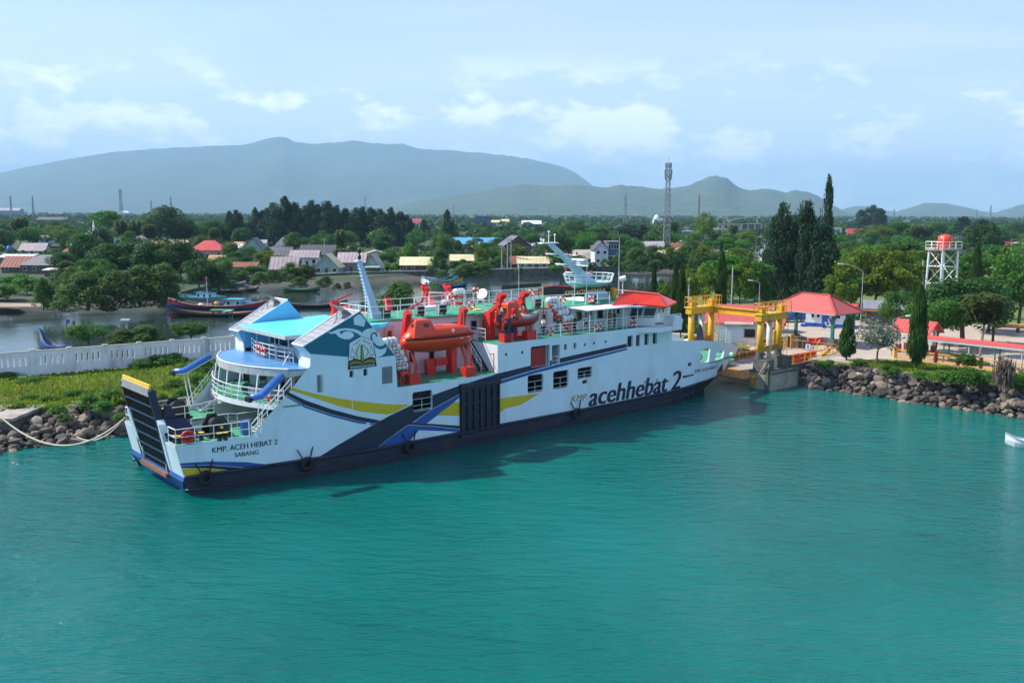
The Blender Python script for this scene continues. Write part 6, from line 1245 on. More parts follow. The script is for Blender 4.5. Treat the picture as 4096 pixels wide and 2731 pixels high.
# yellow lifting portal
t = along('lifting_portal', 'yellow steel lifting portal with four round legs over the linkspan', 'gantry', 0, 0, 0); t.location = SO
for s, w, zb in ((63.5, -.1, 3.2), (67.3, .1, 3.25), (63.5, 9.4, 1.6), (67.3, 9.4, 1.6)):
    MB().lathe([(.36, 0), (.36, 8.0 - zb)], (s, w, zb), 14).build('leg', 'yellow', t, True); MB().lathe([(.48, 0), (.48, .18), (.40, .2), (.40, .75)], (s, w, zb), 14).build('leg_foot', 'concrete_dark', t)
for w in (-.1, 9.4):
    MB().box(62.9, 67.9, w - .42, w + .42, 7.35, 8.05).build('head_beam', 'yellow', t); MB().box(62.8, 68.6, w - .55, w + .6, 8.06, 8.16).build('walk_plate', 'yellow_top', t)
    mb = MB(); rails(mb, [(62.9, w - .5, 8.16), (68.5, w - .5, 8.16), (68.5, w + .55, 8.16), (62.9, w + .55, 8.16)], 1.15, (.5,), .95, .04, True); mb.build('top_rail', 'yellow', t)
    MB().box(63.2, 63.9, w - .3, w + .3, 8.16, 8.9).box(66.8, 67.5, w - .3, w + .3, 8.16, 8.9).build('winch_box', 'yellow', t)
    MB().lathe([(.30, 0), (.30, 5.4)], (65.3, w + (.1 if w < 1 else -.2), 1.9), 12).build('lift_cylinder', 'bt_cream', t, True); MB().box(64.6, 65.9, w - .2, w + .35, 7.2, 7.5).build('cylinder_head', 'rusty', t)
    MB().box(63.9, 66.9, w - .16, w + .16, 3.9, 4.55).build('carriage', 'yellow_rust', t); MB().slab([(66.0, w, 4.4), (66.6, w, 4.4), (66.55, w, 6.0), (66.3, w, 6.2), (66.05, w, 6.0)], (0, .12, 0)).build('lift_plate', 'yellow', t)
    mb = MB()
    for e_ in (0, .5): mb.bar((68.35, w - .3 + e_, 2.2), (68.35, w - .3 + e_, 9.2), .035, 4)
    for i in range(20): mb.bar((68.35, w - .3, 2.5 + i * .33), (68.35, w + .2, 2.5 + i * .33), .022, 4)
    mb.build('ladder', 'yellow', t)
for s in (67.3,): MB().box(s - .25, s + .25, .3, 9.0, 7.3, 7.38).box(s - .25, s + .25, .3, 9.0, 7.98, 8.06).box(s - .05, s + .05, .3, 9.0, 7.38, 7.98).build('span_beam', 'yellow', t)
MB().box(62.6, 67.6, 8.2, 10.4, 3.55, 3.75).build('service_platform', 'yellow_rust', t); mb = MB(); rails(mb, [(67.4, 8.3, 3.75), (67.4, 10.2, 3.75), (66.0, 10.3, 3.75)], 1.3, (.5,), 1, .035); mb.build('platform_rail', 'grey_plate', t)
# plastic barriers
def barrier_mesh():
    mb = MB(); mb.loft([rect_((0, 0, 0), .52, .24), rect_((0, 0, .28), .52, .2), rect_((0, 0, .34), .5, .11), rect_((0, 0, .82), .5, .09), rect_((0, 0, .9), .46, .08)])
    for x in (-.3, 0, .3): mb.box(x - .05, x + .05, -.16, .16, .34, .84)
    o = mb.build('body', 'barrier_red'); me = o.data; C.objects.unlink(o); bpy.data.objects.remove(o); return me
BM = barrier_mesh()
for i in range(7): t = along('traffic_barrier', 'red plastic barrier, one of the row along the near linkspan railing', 'barrier', 68.9 + i * 1.06, .45, 1.85, 'red barriers lined along the linkspan'); link('body', BM, t); t.scale = (1, 1, 1.15)
for i, l in enumerate(('left', 'middle', 'right')): t = thing('traffic_barrier', 'red plastic barrier on the paved yard, the %s one of three by the gate' % l, 'barrier', (37.5 + i * 1.15, 118.0 + .35 * i, TZ), .25, 'three red barriers on the paved yard'); link('body', BM, t)
# gate rails, gate post and sign
t = thing('yard_gate', 'yellow pipe gate and railing between linkspan and paved yard', 'gate'); a, b = Vector((35.2, 115.2, TZ)), Vector((39.3, 110.9, TZ))
mb = MB(); rails(mb, [a, b], 1.15, (.12,), 1.6, .045); mb.build('rail', 'yellow_rust', t); MB().obox(a + Vector((.1, .2, .9)), (.22, 0, 0), (0, .22, 0), (0, 0, .9)).build('gate_post', 'yellow_rust', t); mb = MB(); rails(mb, [a + Vector((.6, .3, 0)), a + Vector((1.6, .9, 0))], 1.5, (.5,), .6, .05); mb.build('gate_leaf', 'yellow_rust', t); MB().obox(a + Vector((1.3, 1.0, .7)), (.6, .2, 0), (-.2, .5, 0), (0, 0, .7)).build('counter_block', 'concrete_dark', t)
t = thing('direction_sign', 'small square blue sign with a white arrow on the gate rail', 'sign', (36.6, 113.2, TZ + .55), R(-20)); MB().box(-.35, .35, -.03, .03, -.35, .35).build('plate', 'sign_blue', t); MB().box(-.30, .30, -.036, -.031, -.30, .30).build('white_field', 'rail_white', t); MB().slab([(-.08, -.04, -.2), (.08, -.04, -.2), (.08, -.04, .02), (.17, -.04, .02), (0, -.04, .24), (-.17, -.04, .02), (-.08, -.04, .02)], (0, .003, 0)).build('arrow', 'sign_blue', t)
t = thing('yard_stand', 'yellow Y shaped metal stand in front of the red barriers', 'stand', (38.2, 114.6, TZ)); MB().bar((0, 0, 0), (0, 0, .9), .06).bar((0, 0, .8), (-.35, 0, 1.2), .05).bar((0, 0, .8), (.35, 0, 1.2), .05).build('frame', 'yellow', t)
for x, y, l in ((31.8, 114.0, 'dark concrete block beside the green post'), (35.6, 116.8, 'dark block behind the yellow gate')): t = thing('ballast_block', l, 'block', (x, y, TZ)); MB().loft([rect_((0, 0, 0), .75, .6), rect_((0, 0, 1.35), .7, .55)]).build('block', 'concrete_dark', t)
# hip-roofed open pavilion
def roof_hip(mb, w, d, ze, zr, ov=.0, th=.12, rl=None):
    w2, d2 = w / 2 + ov, d / 2 + ov; r = (w2 - d2) if rl is None else rl; r = max(r, .01)
    e = [(-w2, -d2, ze), (w2, -d2, ze), (w2, d2, ze), (-w2, d2, ze)]; a, b = (-r, 0, zr), (r, 0, zr)
    mb.add(e + [a, b], [(0, 1, 5, 4), (1, 2, 5), (2, 3, 4, 5), (3, 0, 4)]); mb.slab([(x, y, ze - th) for x, y, z in e], (0, 0, th * .98)); return a, b, e
PV = thing('open_pavilion', 'open pavilion with a big red hipped roof on green posts', 'pavilion', (39.6, 120.7, TZ), atan2(-.78, .62)); mb = MB(); a, b, e = roof_hip(mb, 10.4, 6.4, 4.3, 6.45); mb.build('roof', 'roof_red', PV); mb = MB()
for p, q in ((a, b), (e[0], a), (e[3], a), (e[1], b), (e[2], b)): mb.sqbar(Vector(p) + Vector((0, 0, .05)), Vector(q) + Vector((0, 0, .05)), .14, .05)
mb.build('ridge_cap', 'roof_red', PV); mb = MB().path([(x, y, 4.22) for x, y, z in e], .07, 5, True); mb.build('gutter', 'teal_post', PV)
for x in (-4.2, 4.3):
    for y in (-2.3, 2.3):
        MB().box(x - .17, x + .17, y - .17, y + .17, 0, 4.2).build('post', 'teal_post', PV); MB().box(x - .5, x + .5, y - .4, y + .4, 0, 1.1 if x > 0 and y < 0 else .5).build('post_base', 'concrete_dark', PV)
        mb = MB().sqbar((x, y, 3.0), (x - .9 * (1 if x > 0 else -1), y, 4.2), .05, .07).sqbar((x, y, 3.0), (x, y - .9 * (1 if y > 0 else -1), 4.2), .05, .07); mb.build('brace', 'teal_post', PV)
# white terminal house with red gable roofs and flat annex
def gable(mb, x0, x1, y0, y1, ze, zr, ov=.5, th=.14):
    """ridge along x"""
    ym = (y0 + y1) / 2; a = (zr - ze) / (ym - y0)
    for s_ in (-1, 1):
        ye = (y0 - ov) if s_ < 0 else (y1 + ov); zz_ = ze - a * ov
        mb.slab([(x0 - ov, ye, zz_), (x1 + ov, ye, zz_), (x1 + ov, ym, zr), (x0 - ov, ym, zr)], (0, 0, th))
def gwalls(mb, x0, x1, y0, y1, h, zr):
    mb.box(x0, x1, y0, y1, 0, h); ym = (y0 + y1) / 2
    for x, d_ in ((x0, .12), (x1, -.12)): mb.slab([(x, y0, h), (x, y1, h), (x, ym, zr - .03)], (d_, 0, 0))
WH = thing('terminal_house', 'white house with red gable roof and flat concrete annex behind the portal', 'house', (31.4, 124.0, TZ), R(-14)); mb = MB(); gwalls(mb, -4.6, 4.6, -2.8, 2.8, 2.7, 4.5); mb.build('wall', 'white', WH)
mb = MB(); gable(mb, -4.6, 4.6, -2.8, 2.8, 2.7, 4.5, .6); mb.build('roof', 'roof_red', WH); mb = MB(); gable(mb, 2.0, 4.4, -4.8, -2.6, 2.6, 3.5, .5); mb.build('side_roof', 'roof_red', WH)
MB().box(-2.2, 1.9, -5.6, -2.85, 0, 2.45).build('annex', 'white', WH); MB().box(-2.6, 2.3, -6.1, -2.9, 2.46, 2.66).build('annex_roof', 'concrete', WH)
f = MB().box(-.1, 1.4, -5.66, -5.58, .9, 2.1).build('window', 'steel', WH); MB().box(0, 1.3, -5.69, -5.65, 1.0, 2.0).build('pane', 'glass_dark', f); f = MB().box(-4.66, -4.58, -1.0, .1, 1.2, 2.0).build('window', 'louvre', WH); MB().box(-4.70, -4.65, -.9, 0, 1.27, 1.93).build('louvre_blades', 'grey_plate', f)
MB().bar((-2.3, -5.7, 0), (-2.3, -5.7, 2.45), .05).build('downpipe', 'white', WH)
t = thing('market_parasol', 'white, blue and yellow patterned canvas over the annex roof edge', 'canvas', (32.0, 118.6, TZ + 2.7), R(-14)); mb = MB(); mb.sheet([[(-1.0 + 2.0 * i / 6, -.7 + .3 * j, .75 * (1 - abs(i / 3 - 1)) * (1 - .18 * j) + .1 * sin(i * 2 + j)) for i in range(7)] for j in range(5)])
m_ = mat('canvas_print', (.6, .65, .7), .8); tt = m_.node_tree; g_ = tt.nodes.new('ShaderNodeTexCoord'); tt.links.new(ramp(tt, nz(tt, g_.outputs['Object'], 1.4, 1, .5), [(.0, (.70, .74, .76)), (.45, (.03, .20, .50)), (.52, (.72, .76, .78)), (.62, (.62, .55, .06))], 'CONSTANT'), tt.nodes['Principled BSDF'].inputs['Base Color']); mb.build('canvas', 'canvas_print', t, True)
t = thing('ridge_roof_shed', 'long low shed with a red roof ridge behind the portal', 'shed', (34.5, 133.0, TZ), R(-12)); mb = MB(); gwalls(mb, -4, 4, -2, 2, 2.4, 3.6); mb.build('wall', 'wall_plaster', t); mb = MB(); gable(mb, -4, 4, -2, 2, 2.4, 3.6); mb.build('roof', 'roof_red', t)
SP = thing('kiosk_shop', 'white ticket shop with a blue base under the red pavilion roof', 'shop', (48.2, 138.6, TZ), R(-24)); MB().box(-3.6, 3.2, -1.7, 1.7, .6, 3.2).build('wall', 'white', SP); MB().box(-3.64, 3.24, -1.74, 1.74, 0, .6).build('blue_base', 'sign_blue', SP); MB().box(-4.0, 3.6, -2.3, 2.0, 3.2, 3.35).build('roof', 'walkway_red', SP)
for x, w in ((-2.6, .5), (-1.8, .5), (.9, .9), (2.3, .6)): f = MB().box(x - w / 2, x + w / 2, -1.78, -1.7, 1.4, 2.6).build('window', 'rail_white', SP); MB().box(x - w / 2 + .06, x + w / 2 - .06, -1.81, -1.77, 1.46, 2.54).build('pane', 'glass_dark', f)
MB().box(-1.25, -.45, -1.78, -1.7, .1, 2.5).build('door', 'sign_blue', SP)
for x in (-3.9, .3, 3.4): MB().bar((x, -2.2, 0), (x, -2.2, 3.2), .06).build('post', 'sign_blue', SP); MB().box(x - .3, x + .3, -2.5, -1.9, 0, .4).build('post_base', 'sign_blue', SP)
SD2 = thing('grey_roof_shed', 'dark grey roofed shed with an orange edge right of the pavilion', 'shed', (58.0, 142.0, TZ), R(-20)); MB().box(-3.2, 3.2, -2, 2, 0, 2.6).build('wall', 'concrete_dark', SD2); mb = MB(); gable(mb, -3.2, 3.2, -2, 2, 2.6, 3.5); mb.build('roof', 'tower_steel', SD2); MB().box(-3.8, 3.8, -2.62, -2.55, 2.1, 2.35).build('eave_board', 'bt_orange', SD2)
def car(label, p, rz, body, cat='car'):
    t = thing('parked_car', label, cat, p, rz); prof = [(-2.1, .35), (-2.15, .75), (-1.9, .98), (-1.35, 1.02), (-.75, 1.46), (.75, 1.48), (1.3, 1.0), (2.0, .86), (2.12, .6), (2.1, .35)]
    mb = MB(); mb.loft([[(x, y * (.84 if z > 1.1 else 1), z) for x, z in prof] for y in (-.84, .84)]); mb.build('body', body, t)
    MB().slab([(-1.22, -.80, 1.05), (1.15, -.80, 1.05), (.7, -.72, 1.42), (-.72, -.72, 1.42)], (0, -.03, 0)).slab([(1.30, -.7, 1.02), (1.30, .7, 1.02), (.80, .62, 1.44), (.80, -.62, 1.44)], (.03, 0, .02)).slab([(-1.40, -.7, 1.05), (-1.40, .7, 1.05), (-.8, .62, 1.43), (-.8, -.62, 1.43)], (-.03, 0, .02)).build('windows', 'glass_dark', t)
    for x in (-1.3, 1.3):
        for y in (-.82, .82): w_ = MB().lathe([(.30, -.1), (.32, -.06), (.32, .06), (.30, .1)], (x, y, .32), 12, (0, 1, 0)).build('wheel', 'tyre', t); MB().lathe([(.19, -.11), (.19, .11)], (x, y, .32), 10, (0, 1, 0)).build('rim', 'steel', w_)
    for y in (-.6, .6): MB().box(2.06, 2.14, y - .18, y + .18, .62, .76).build('headlight', 'rail_white', t)
    return t
car('blue and white car parked in the shade left of the shop', (43.9, 144.2, TZ), R(200), 'midblue'); car('white car half hidden by trees at the back of the yard', (60.5, 160, TZ), R(10), 'white'); car('pale car under the trees behind the fence', (38.5, 152.0, TZ), R(20), 'grey_light')
t = thing('motor_scooter', 'black and white motor scooter parked before the shop', 'scooter', (46.9, 135.9, TZ), R(170))
for x in (-.62, .62): MB().torus((x, 0, .28), .22, .07, (0, 1, 0), 14, 6).build('wheel', 'tyre', t)
MB().loft([[(-.9, y, .72), (-.85, y, .5), (-.2, y, .36), (.3, y, .32), (.55, y, .5), (.62, y, .95), (.48, y, .98), (.3, y, .5), (-.05, y, .5), (-.1, y, .74)] for y in (-.15, .15)]).build('body', 'rail_white', t); MB().box(-.85, -.1, -.15, .15, .74, .84).build('seat', 'black', t); MB().bar((.55, -.32, 1.04), (.55, .32, 1.04), .03).bar((.62, 0, .3), (.53, 0, 1.0), .04).build('handlebar', 'black', t)
t = thing('blue_hoarding', 'blue painted hoarding beyond the grass left of the portal', 'fence', (0, 0, 0)); a, b = G(2705, 1306, TZ), G(2790, 1298, TZ); d = (b - a) / 5
for i in range(5): p = a + d * (i + .5); MB().obox(p + Vector((0, 0, 1.0)), d * .48, (-.02, .05, 0), (0, 0, .95)).build('panel', 'blue_fence', t)
for i in range(6): MB().bar(a + d * i, a + d * i + Vector((0, 0, 2.1)), .06).build('post', 'sign_blue', t)
t = thing('green_post', 'tall green lamp post with a concrete foot right of the near portal leg', 'post', (32.6, 114.0, TZ)); MB().bar((0, 0, .4), (0, 0, 6.2), .11, 8).build('pole', 'teal_post', t); MB().loft([rect_((0, 0, 0), .5, .5), rect_((0, 0, .5), .3, .3)]).build('foot', 'concrete', t)
for i, (x, y, h, l) in enumerate(((34.5, 145, 8.5, 'grey concrete pole behind the pavilion roof'), (28.7, 150, 6.5, 'grey pole behind the beam between the portal legs'))): t = thing('utility_pole', l, 'pole', (x, y, TZ)); MB().bar((0, 0, 0), (0, 0, h), .13, 7, .09).build('pole', 'pole_grey', t)
lamp('tall dark street lamp with a long curved arm right of the pavilion', Vector((50.6, 133.5, TZ)), 8.6, (-3.2, -.3, 1.1)); lamp('street lamp whose head shows just over the pavilion roof', Vector((37.5, 140, TZ)), 6.4, (-1.2, 0, .4)); lamp('white lamp bending left above the grey shrub tree', G(3565, 1420, TZ), 4.3, (1.8, .5, .4))
lamp('street lamp at the right edge behind the tamarind tree', G(4000, 1290, TZ), 8.2, (-1.6, 0, .4)); lamp('slim lamp post beyond the tall casuarina trees', G(3020, 1075, TZ), 9, (1.2, 0, .8))
t = thing('leaning_pole', 'grey concrete pole leaning slightly left of the water tower', 'pole', (68.9, 154.5, TZ)); MB().bar((0, 0, 0), (-.5, 0, 9.2), .17, 8, .12).build('pole', 'pole_grey', t)
# covered walkway, kiosk roof, yellow fence
FP = [Vector((x, y, TZ)) for x, y in ((45.2, 107.9), (47.0, 106.2), (48.4, 104.4), (50.0, 102.4), (51.6, 100.5), (53.2, 98.6), (54.8, 96.8), (56.4, 95.0), (58, 93.2), (60, 90.9))]
t = thing('yellow_fence', 'yellow barred fence with maroon pillars along the terminal lawn', 'fence')
for i, (p, q) in enumerate(zip(FP, FP[1:])):
    mb = MB(); mb.sqbar(p + Vector((0, 0, 1.05)), q + Vector((0, 0, 1.05)), .05, .06).sqbar(p + Vector((0, 0, .12)), q + Vector((0, 0, .12)), .05, .06)
    for k in range(1, 16): mb.bar(p.lerp(q, k / 16) + Vector((0, 0, .12)), p.lerp(q, k / 16) + Vector((0, 0, 1.05)), .022, 4)
    mb.build('fence_bars', 'fence_yellow', t)
    MB().obox(p + Vector((0, 0, .62)), (.17, 0, 0), (0, .17, 0), (0, 0, .62)).build('fence_pillar', 'fence_yellow' if i in (0, 6, 8) else 'maroon', t)
t = thing('covered_walkway', 'covered walkway with a long narrow red roof behind the yellow fence', 'walkway'); a, b = Vector((47.2, 107.8, TZ)), Vector((62.0, 91.2, TZ)); d = (b - a).normalized(); n_ = Vector((-d.y, d.x, 0))
mb = MB(); mb.slab([a + n_ * -.9 + Vector((0, 0, 2.55)), b + n_ * -.9 + Vector((0, 0, 2.55)), b + Vector((0, 0, 2.85)), a + Vector((0, 0, 2.85))], (0, 0, .08)).slab([a + n_ * .9 + Vector((0, 0, 2.55)), b + n_ * .9 + Vector((0, 0, 2.55)), b + Vector((0, 0, 2.85)), a + Vector((0, 0, 2.85))], (0, 0, .08)); mb.build('roof', 'walkway_red', t)
mb = MB(); mb.obox((a + b) / 2 + n_ * -.85 + Vector((0, 0, 2.45)), (b - a) / 2, n_ * .05, (0, 0, .12)).build('eave_beam', 'grey_light', t)
for i in range(8):
    for e_ in (-.7, .7): p = a.lerp(b, (i + .4) / 8) + n_ * e_; MB().bar(p, p + Vector((0, 0, 2.6)), .08, 6).build('post', 'teal_post' if i % 2 else 'grey_light', t)
t = thing('gatehouse_roof', 'small red gable roof on pale posts behind the tall column tree', 'shelter', (49.4, 112.0, TZ), atan2(-.78, .63)); mb = MB(); gable(mb, -2.1, 2.1, -1.3, 1.3, 2.9, 3.9, .45); mb.build('roof', 'walkway_red', t); mb = MB()
for i in range(11):
    for s_ in (-1, 1): x = -2.4 + i * .48; mb.sqbar((x, s_ * 1.74, 2.72), (x, 0, 4.06), .03, .03)
mb.build('roof_rib', 'walkway_red', t, kind='stuff')
for x in (-1.7, 1.7):
    for y in (-1.0, 1.0): MB().box(x - .15, x + .15, y - .15, y + .15, 0, 3.1).build('post', 'grey_light', t); MB().box(x - .25, x + .25, y - .25, y + .25, 0, 1.0).build('post_base', 'maroon', t)
t = thing('low_shelter', 'low shelter with an orange rimmed roof at the right edge', 'shelter', G(4060, 1380, TZ), R(-30)); MB().box(-3, 3, -2, 2, 2.4, 2.6).build('roof', 'bt_orange', t)
for x in (-2.6, 2.6):
    for y in (-1.6, 1.6): MB().bar((x, y, 0), (x, y, 2.4), .1).build('post', 'maroon', t)
# water tower
t = thing('water_tower', 'white steel water tower carrying a bright red tank', 'water tower', (70.3, 151.5, TZ), R(18)); lx = (-1.5, 1.5); ht = 11.0
for x in lx:
    for y in lx: MB().bar((x * 1.12, y * 1.12, 0), (x, y, ht), .17, 8).build('leg', 'rail_white', t)
for (x0, y0), (x1, y1) in (((-1, -1), (1, -1)), ((1, -1), (1, 1)), ((1, 1), (-1, 1)), ((-1, 1), (-1, -1))):
    mb = MB(); k = 1.5
    for z in (2.8, 5.6, 8.4): mb.bar((x0 * k, y0 * k, z), (x1 * k, y1 * k, z), .07, 5)
    for z0, z1, f_ in ((0, 2.8, 1), (2.8, 5.6, 0), (5.6, 8.4, 1), (8.4, 11, 0)):
        A_, B_ = ((x0, y0), (x1, y1)) if f_ else ((x1, y1), (x0, y0)); mb.bar((A_[0] * k, A_[1] * k, z0), (B_[0] * k, B_[1] * k, z1), .07, 5)
    mb.build('bracing', 'rail_white', t)
MB().box(-1.95, 1.95, -1.95, 1.95, ht, ht + .3).build('platform', 'concrete', t); mb = MB(); rails(mb, [(-1.9, -1.9, ht + .3), (1.9, -1.9, ht + .3), (1.9, 1.9, ht + .3), (-1.9, 1.9, ht + .3)], 1.1, (.5, .1), 1.2, .05, True); mb.build('platform_rail', 'rail_white', t)
mb = MB().lathe([(1.05, 0), (1.08, .15), (1.05, .3), (1.08, .6), (1.05, .75), (1.08, 1.2), (1.08, 1.95), (.65, 2.15), (.3, 2.2), (.3, 2.28)], (.2, 0, ht + .3), 20); mb.build('tank', 'tank_red', t, True); mb = MB()
for e_ in (-.35, .35): mb.bar((-2.9 + .0, e_ - 1.2, 0), (-2.45, e_ - 1.2, ht + 1.3), .06, 5)
for i in range(22): z = .4 + i * .53; mb.bar((-2.88 + .035 * i * .55, -1.55, z), (-2.88 + .035 * i * .55, -.85, z), .035, 4)
mb.build('ladder', 'rusty', t); MB().bar((-2.2, -2.2, 0), (-2.2, -2.2, ht + 2), .05).bar((-2.2, -2.2, ht + 2), (0, 0, ht + 2.2), .05).build('pipe', 'rail_white', t)
# trees of the terminal
BK = 'trees behind the terminal yard'
rt = random.Random(5)
for i in range(46):
    x, y = rt.uniform(36, 190), rt.uniform(150, 285)
    if x < 30 + (y - 150) * .22 or x > y * .72 or (x - 70) ** 2 + (y - 151) ** 2 < 60 or any((x - a) ** 2 + (y - b) ** 2 < 36 for a, b, c in TREES): continue
    tree_at(rt.choice(['umbrella0', 'umbrella1', 'dark0', 'yellow0', 'yellow1', 'round1']), x, y, TZ, rt.uniform(9, 14), rt.uniform(6.5, 10), 'leafy green tree in the grove behind the terminal yard', BK)
tree('col0', 2613, 1235, 1052, 27, 'slim dark column tree left of the pair by the wheelhouse', None, TZ); tree('col1', 2697, 1330, 1055, 36, 'left one of the twin column trees behind the wheelhouse', None, TZ); tree('col0', 2722, 1345, 1063, 46, 'right one of the twin column trees behind the wheelhouse', None, TZ); tree('col1', 2881, 1270, 1008, 44, 'tall dark column tree behind the far portal legs', None, TZ)
for u, vb, vt, w, k, l in ((2790, 1265, 1055, 130, 'yellow0', 'yellow green tree between the twin column trees and the portal'), (2745, 1255, 1075, 110, 'yellow1', 'yellowish tree just right of the wheelhouse top'), (2955, 1262, 1050, 130, 'yellow1', 'light green tree right of the dark column tree behind the portal'), (3020, 1245, 1090, 110, 'round0', 'mid green tree at the left foot of the casuarina group'), (2650, 1235, 1110, 80, 'yellow0', 'low yellow green tree left of the twin column trees')): tree(k, u, vb, vt, w, l, None, TZ)
for u, vb, vt, w, k, l in ((3110, 1235, 822, 170, 'cas1', 'left and broadest tree of the dark casuarina group'), (3205, 1240, 815, 190, 'cas1', 'middle tree of the dark casuarina group'), (3292, 1232, 712, 130, 'cas2', 'tallest casuarina with a thin spire above the hills'), (3160, 1225, 900, 210, 'cas0', 'dark casuarina filling the front of the group'), (3270, 1245, 900, 200, 'cas1', 'dark casuarina at the right front of the group'), (3060, 1225, 1000, 120, 'cas0', 'short casuarina at the left foot of the group')): tree(k, u, vb, vt, w, l, 'dark casuarina group behind the terminal', TZ)
for u, vb, vt, w, k, l in ((3440, 1265, 985, 250, 'yellow0', 'big yellow green tree right of the casuarina group'), (3560, 1270, 1000, 240, 'yellow1', 'wide yellow green tree behind the curved street lamp'), (3650, 1240, 1020, 170, 'umbrella0', 'flat topped tree left of the water tower ladder'), (3360, 1275, 1080, 150, 'yellow1', 'low yellowish tree over the pavilion right slope'), (3590, 1350, 1165, 130, 'round2', 'feathery dark tree left of the tall front column tree'), (3850, 1385, 1105, 290, 'dark0', 'large dark tamarind tree in front of the water tower'), (3740, 1400, 1180, 160, 'round1', 'rounded left shoulder of the tamarind trees'), (3950, 1330, 1120, 200, 'dark1', 'dark tree behind the coconut palm'), (4070, 1330, 1010, 190, 'round0', 'tall green tree at the right edge of the picture'), (4020, 1200, 1040, 160, 'umbrella1', 'spreading green tree behind the right edge tree'), (3480, 1180, 985, 240, 'umbrella1', 'spreading dark tree behind the yellow green ones'), (3700, 1180, 1000, 200, 'umbrella0', 'wide dark tree just left of the water tower legs'), (3880, 1190, 1010, 220, 'umbrella1', 'dark spreading tree right of the water tower'), (3600, 1120, 960, 220, 'umbrella0', 'far spreading tree above the leaning pole')): tree(k, u, vb, vt, w, l, None, TZ)
tree('col0', 3385, 1440, 1270, 60, 'small conical tree beside the pavilion front post', None, TZ); tree('col1', 3664, 1478, 1150, 66, 'tall dark column tree standing on the front lawn', None, TZ); tree('col0', 3895, 1215, 982, 44, 'dark column tree right of the water tower', None, TZ); tree('col1', 4000, 1235, 995, 40, 'dark column tree near the right edge', None, TZ)
tree('grey', 3505, 1458, 1275, 190, 'silvery grey small tree above the boulders', None, TZ); tree('palm1', 3925, 1425, 1150, 230, 'coconut palm with broad fronds behind the covered walkway', None, TZ)
tree('flatbush', 3862, 1502, 1392, 140, 'flat layered bush in front of the yellow fence', None, TZ, cat='bush'); tree('twig', 4010, 1560, 1420, 90, 'dry leafless shrub at the lawn edge near the right border', None, TZ, cat='bush')
for i, (u, v, w, h) in enumerate(((3760, 1530, 110, 50), (3850, 1545, 130, 75), (3920, 1540, 110, 55), (4060, 1550, 120, 70), (3680, 1520, 80, 35), (3560, 1500, 90, 40), (3440, 1470, 80, 35), (3300, 1478, 80, 40), (2950, 1372, 90, 45), (2995, 1365, 90, 40), (2740, 1322, 120, 50), (2700, 1330, 90, 40), (2790, 1335, 90, 40))): tree('bush%d' % (i % 2), u, v, v - h, w, 'leafy green weed bush on the terminal grass', 'leafy weed bushes around the terminal', TZ - .1, cat='bush')
for i, (u, vb, vt, w) in enumerate(((2640, 1290, 1200, 60), (2760, 1300, 1200, 50))): tree('banana', u, vb, vt, w, 'banana like plant with pale stalks behind the wheelhouse roof', 'banana plants behind the wheelhouse', TZ, cat='plant')

# ================================================================ THE FAR SHORE: WALL, HOUSES, TREES
t = thing('stone_sea_wall', 'long dark stone sea wall along the far river bank', 'wall'); sw = [G(u, v, 2.0) for u, v in ((1170, 1106), (1280, 1100), (1400, 1094), (1540, 1091), (1700, 1088), (1870, 1084), (2046, 1079), (2236, 1075), (2420, 1069), (2600, 1063), (2760, 1060), (2960, 1056))]; sw = [G(900, 1116, 2.0), G(1040, 1110, 2.0)] + sw
for p, q in zip(sw, sw[1:]):
    d = (q - p); nn = Vector((-d.y, d.x, 0)).normalized(); c = (p + q) / 2; MB().obox((c.x, c.y, .95), d / 2, nn * .25, (0, 0, 1.35)).build('wall_section', 'concrete_dark', t); MB().obox((c.x, c.y, 2.36), d / 2, nn * .32, (0, 0, .06)).build('coping', 'wall_cap', t)
for nm, c in dict(rf_rust=(.27, .085, .05), rf_red=(.50, .055, .06), rf_grey=(.13, .13, .145), rf_dark=(.07, .072, .08), rf_pale=(.38, .36, .36), rf_pink=(.40, .31, .31), rf_yellow=(.74, .64, .36), rf_orange=(.50, .24, .11), rf_white=(.66, .66, .66), rf_blue=(.10, .36, .74), rf_mix=(.48, .42, .33), wl_white=(.66, .68, .70), wl_grey=(.25, .25, .25), wl_brick=(.12, .055, .045), wl_wood=(.11, .085, .07), wl_cream=(.60, .53, .42), wl_blue=(.06, .10, .20), wl_green=(.30, .40, .36), wl_pink=(.50, .33, .30)).items(): mat(nm, c, .7, var=.14, scale=.6, dirt=tuple(x * .45 for x in c), dirtamt=.6, dscale=.5, rnd=.08)
def ribs(mb, pts, n=14):
    a, b, c, d = map(Vector, pts)
    for i in range(n + 1): k = i / n; mb.sqbar(a.lerp(b, k), d.lerp(c, k), .05, .04)
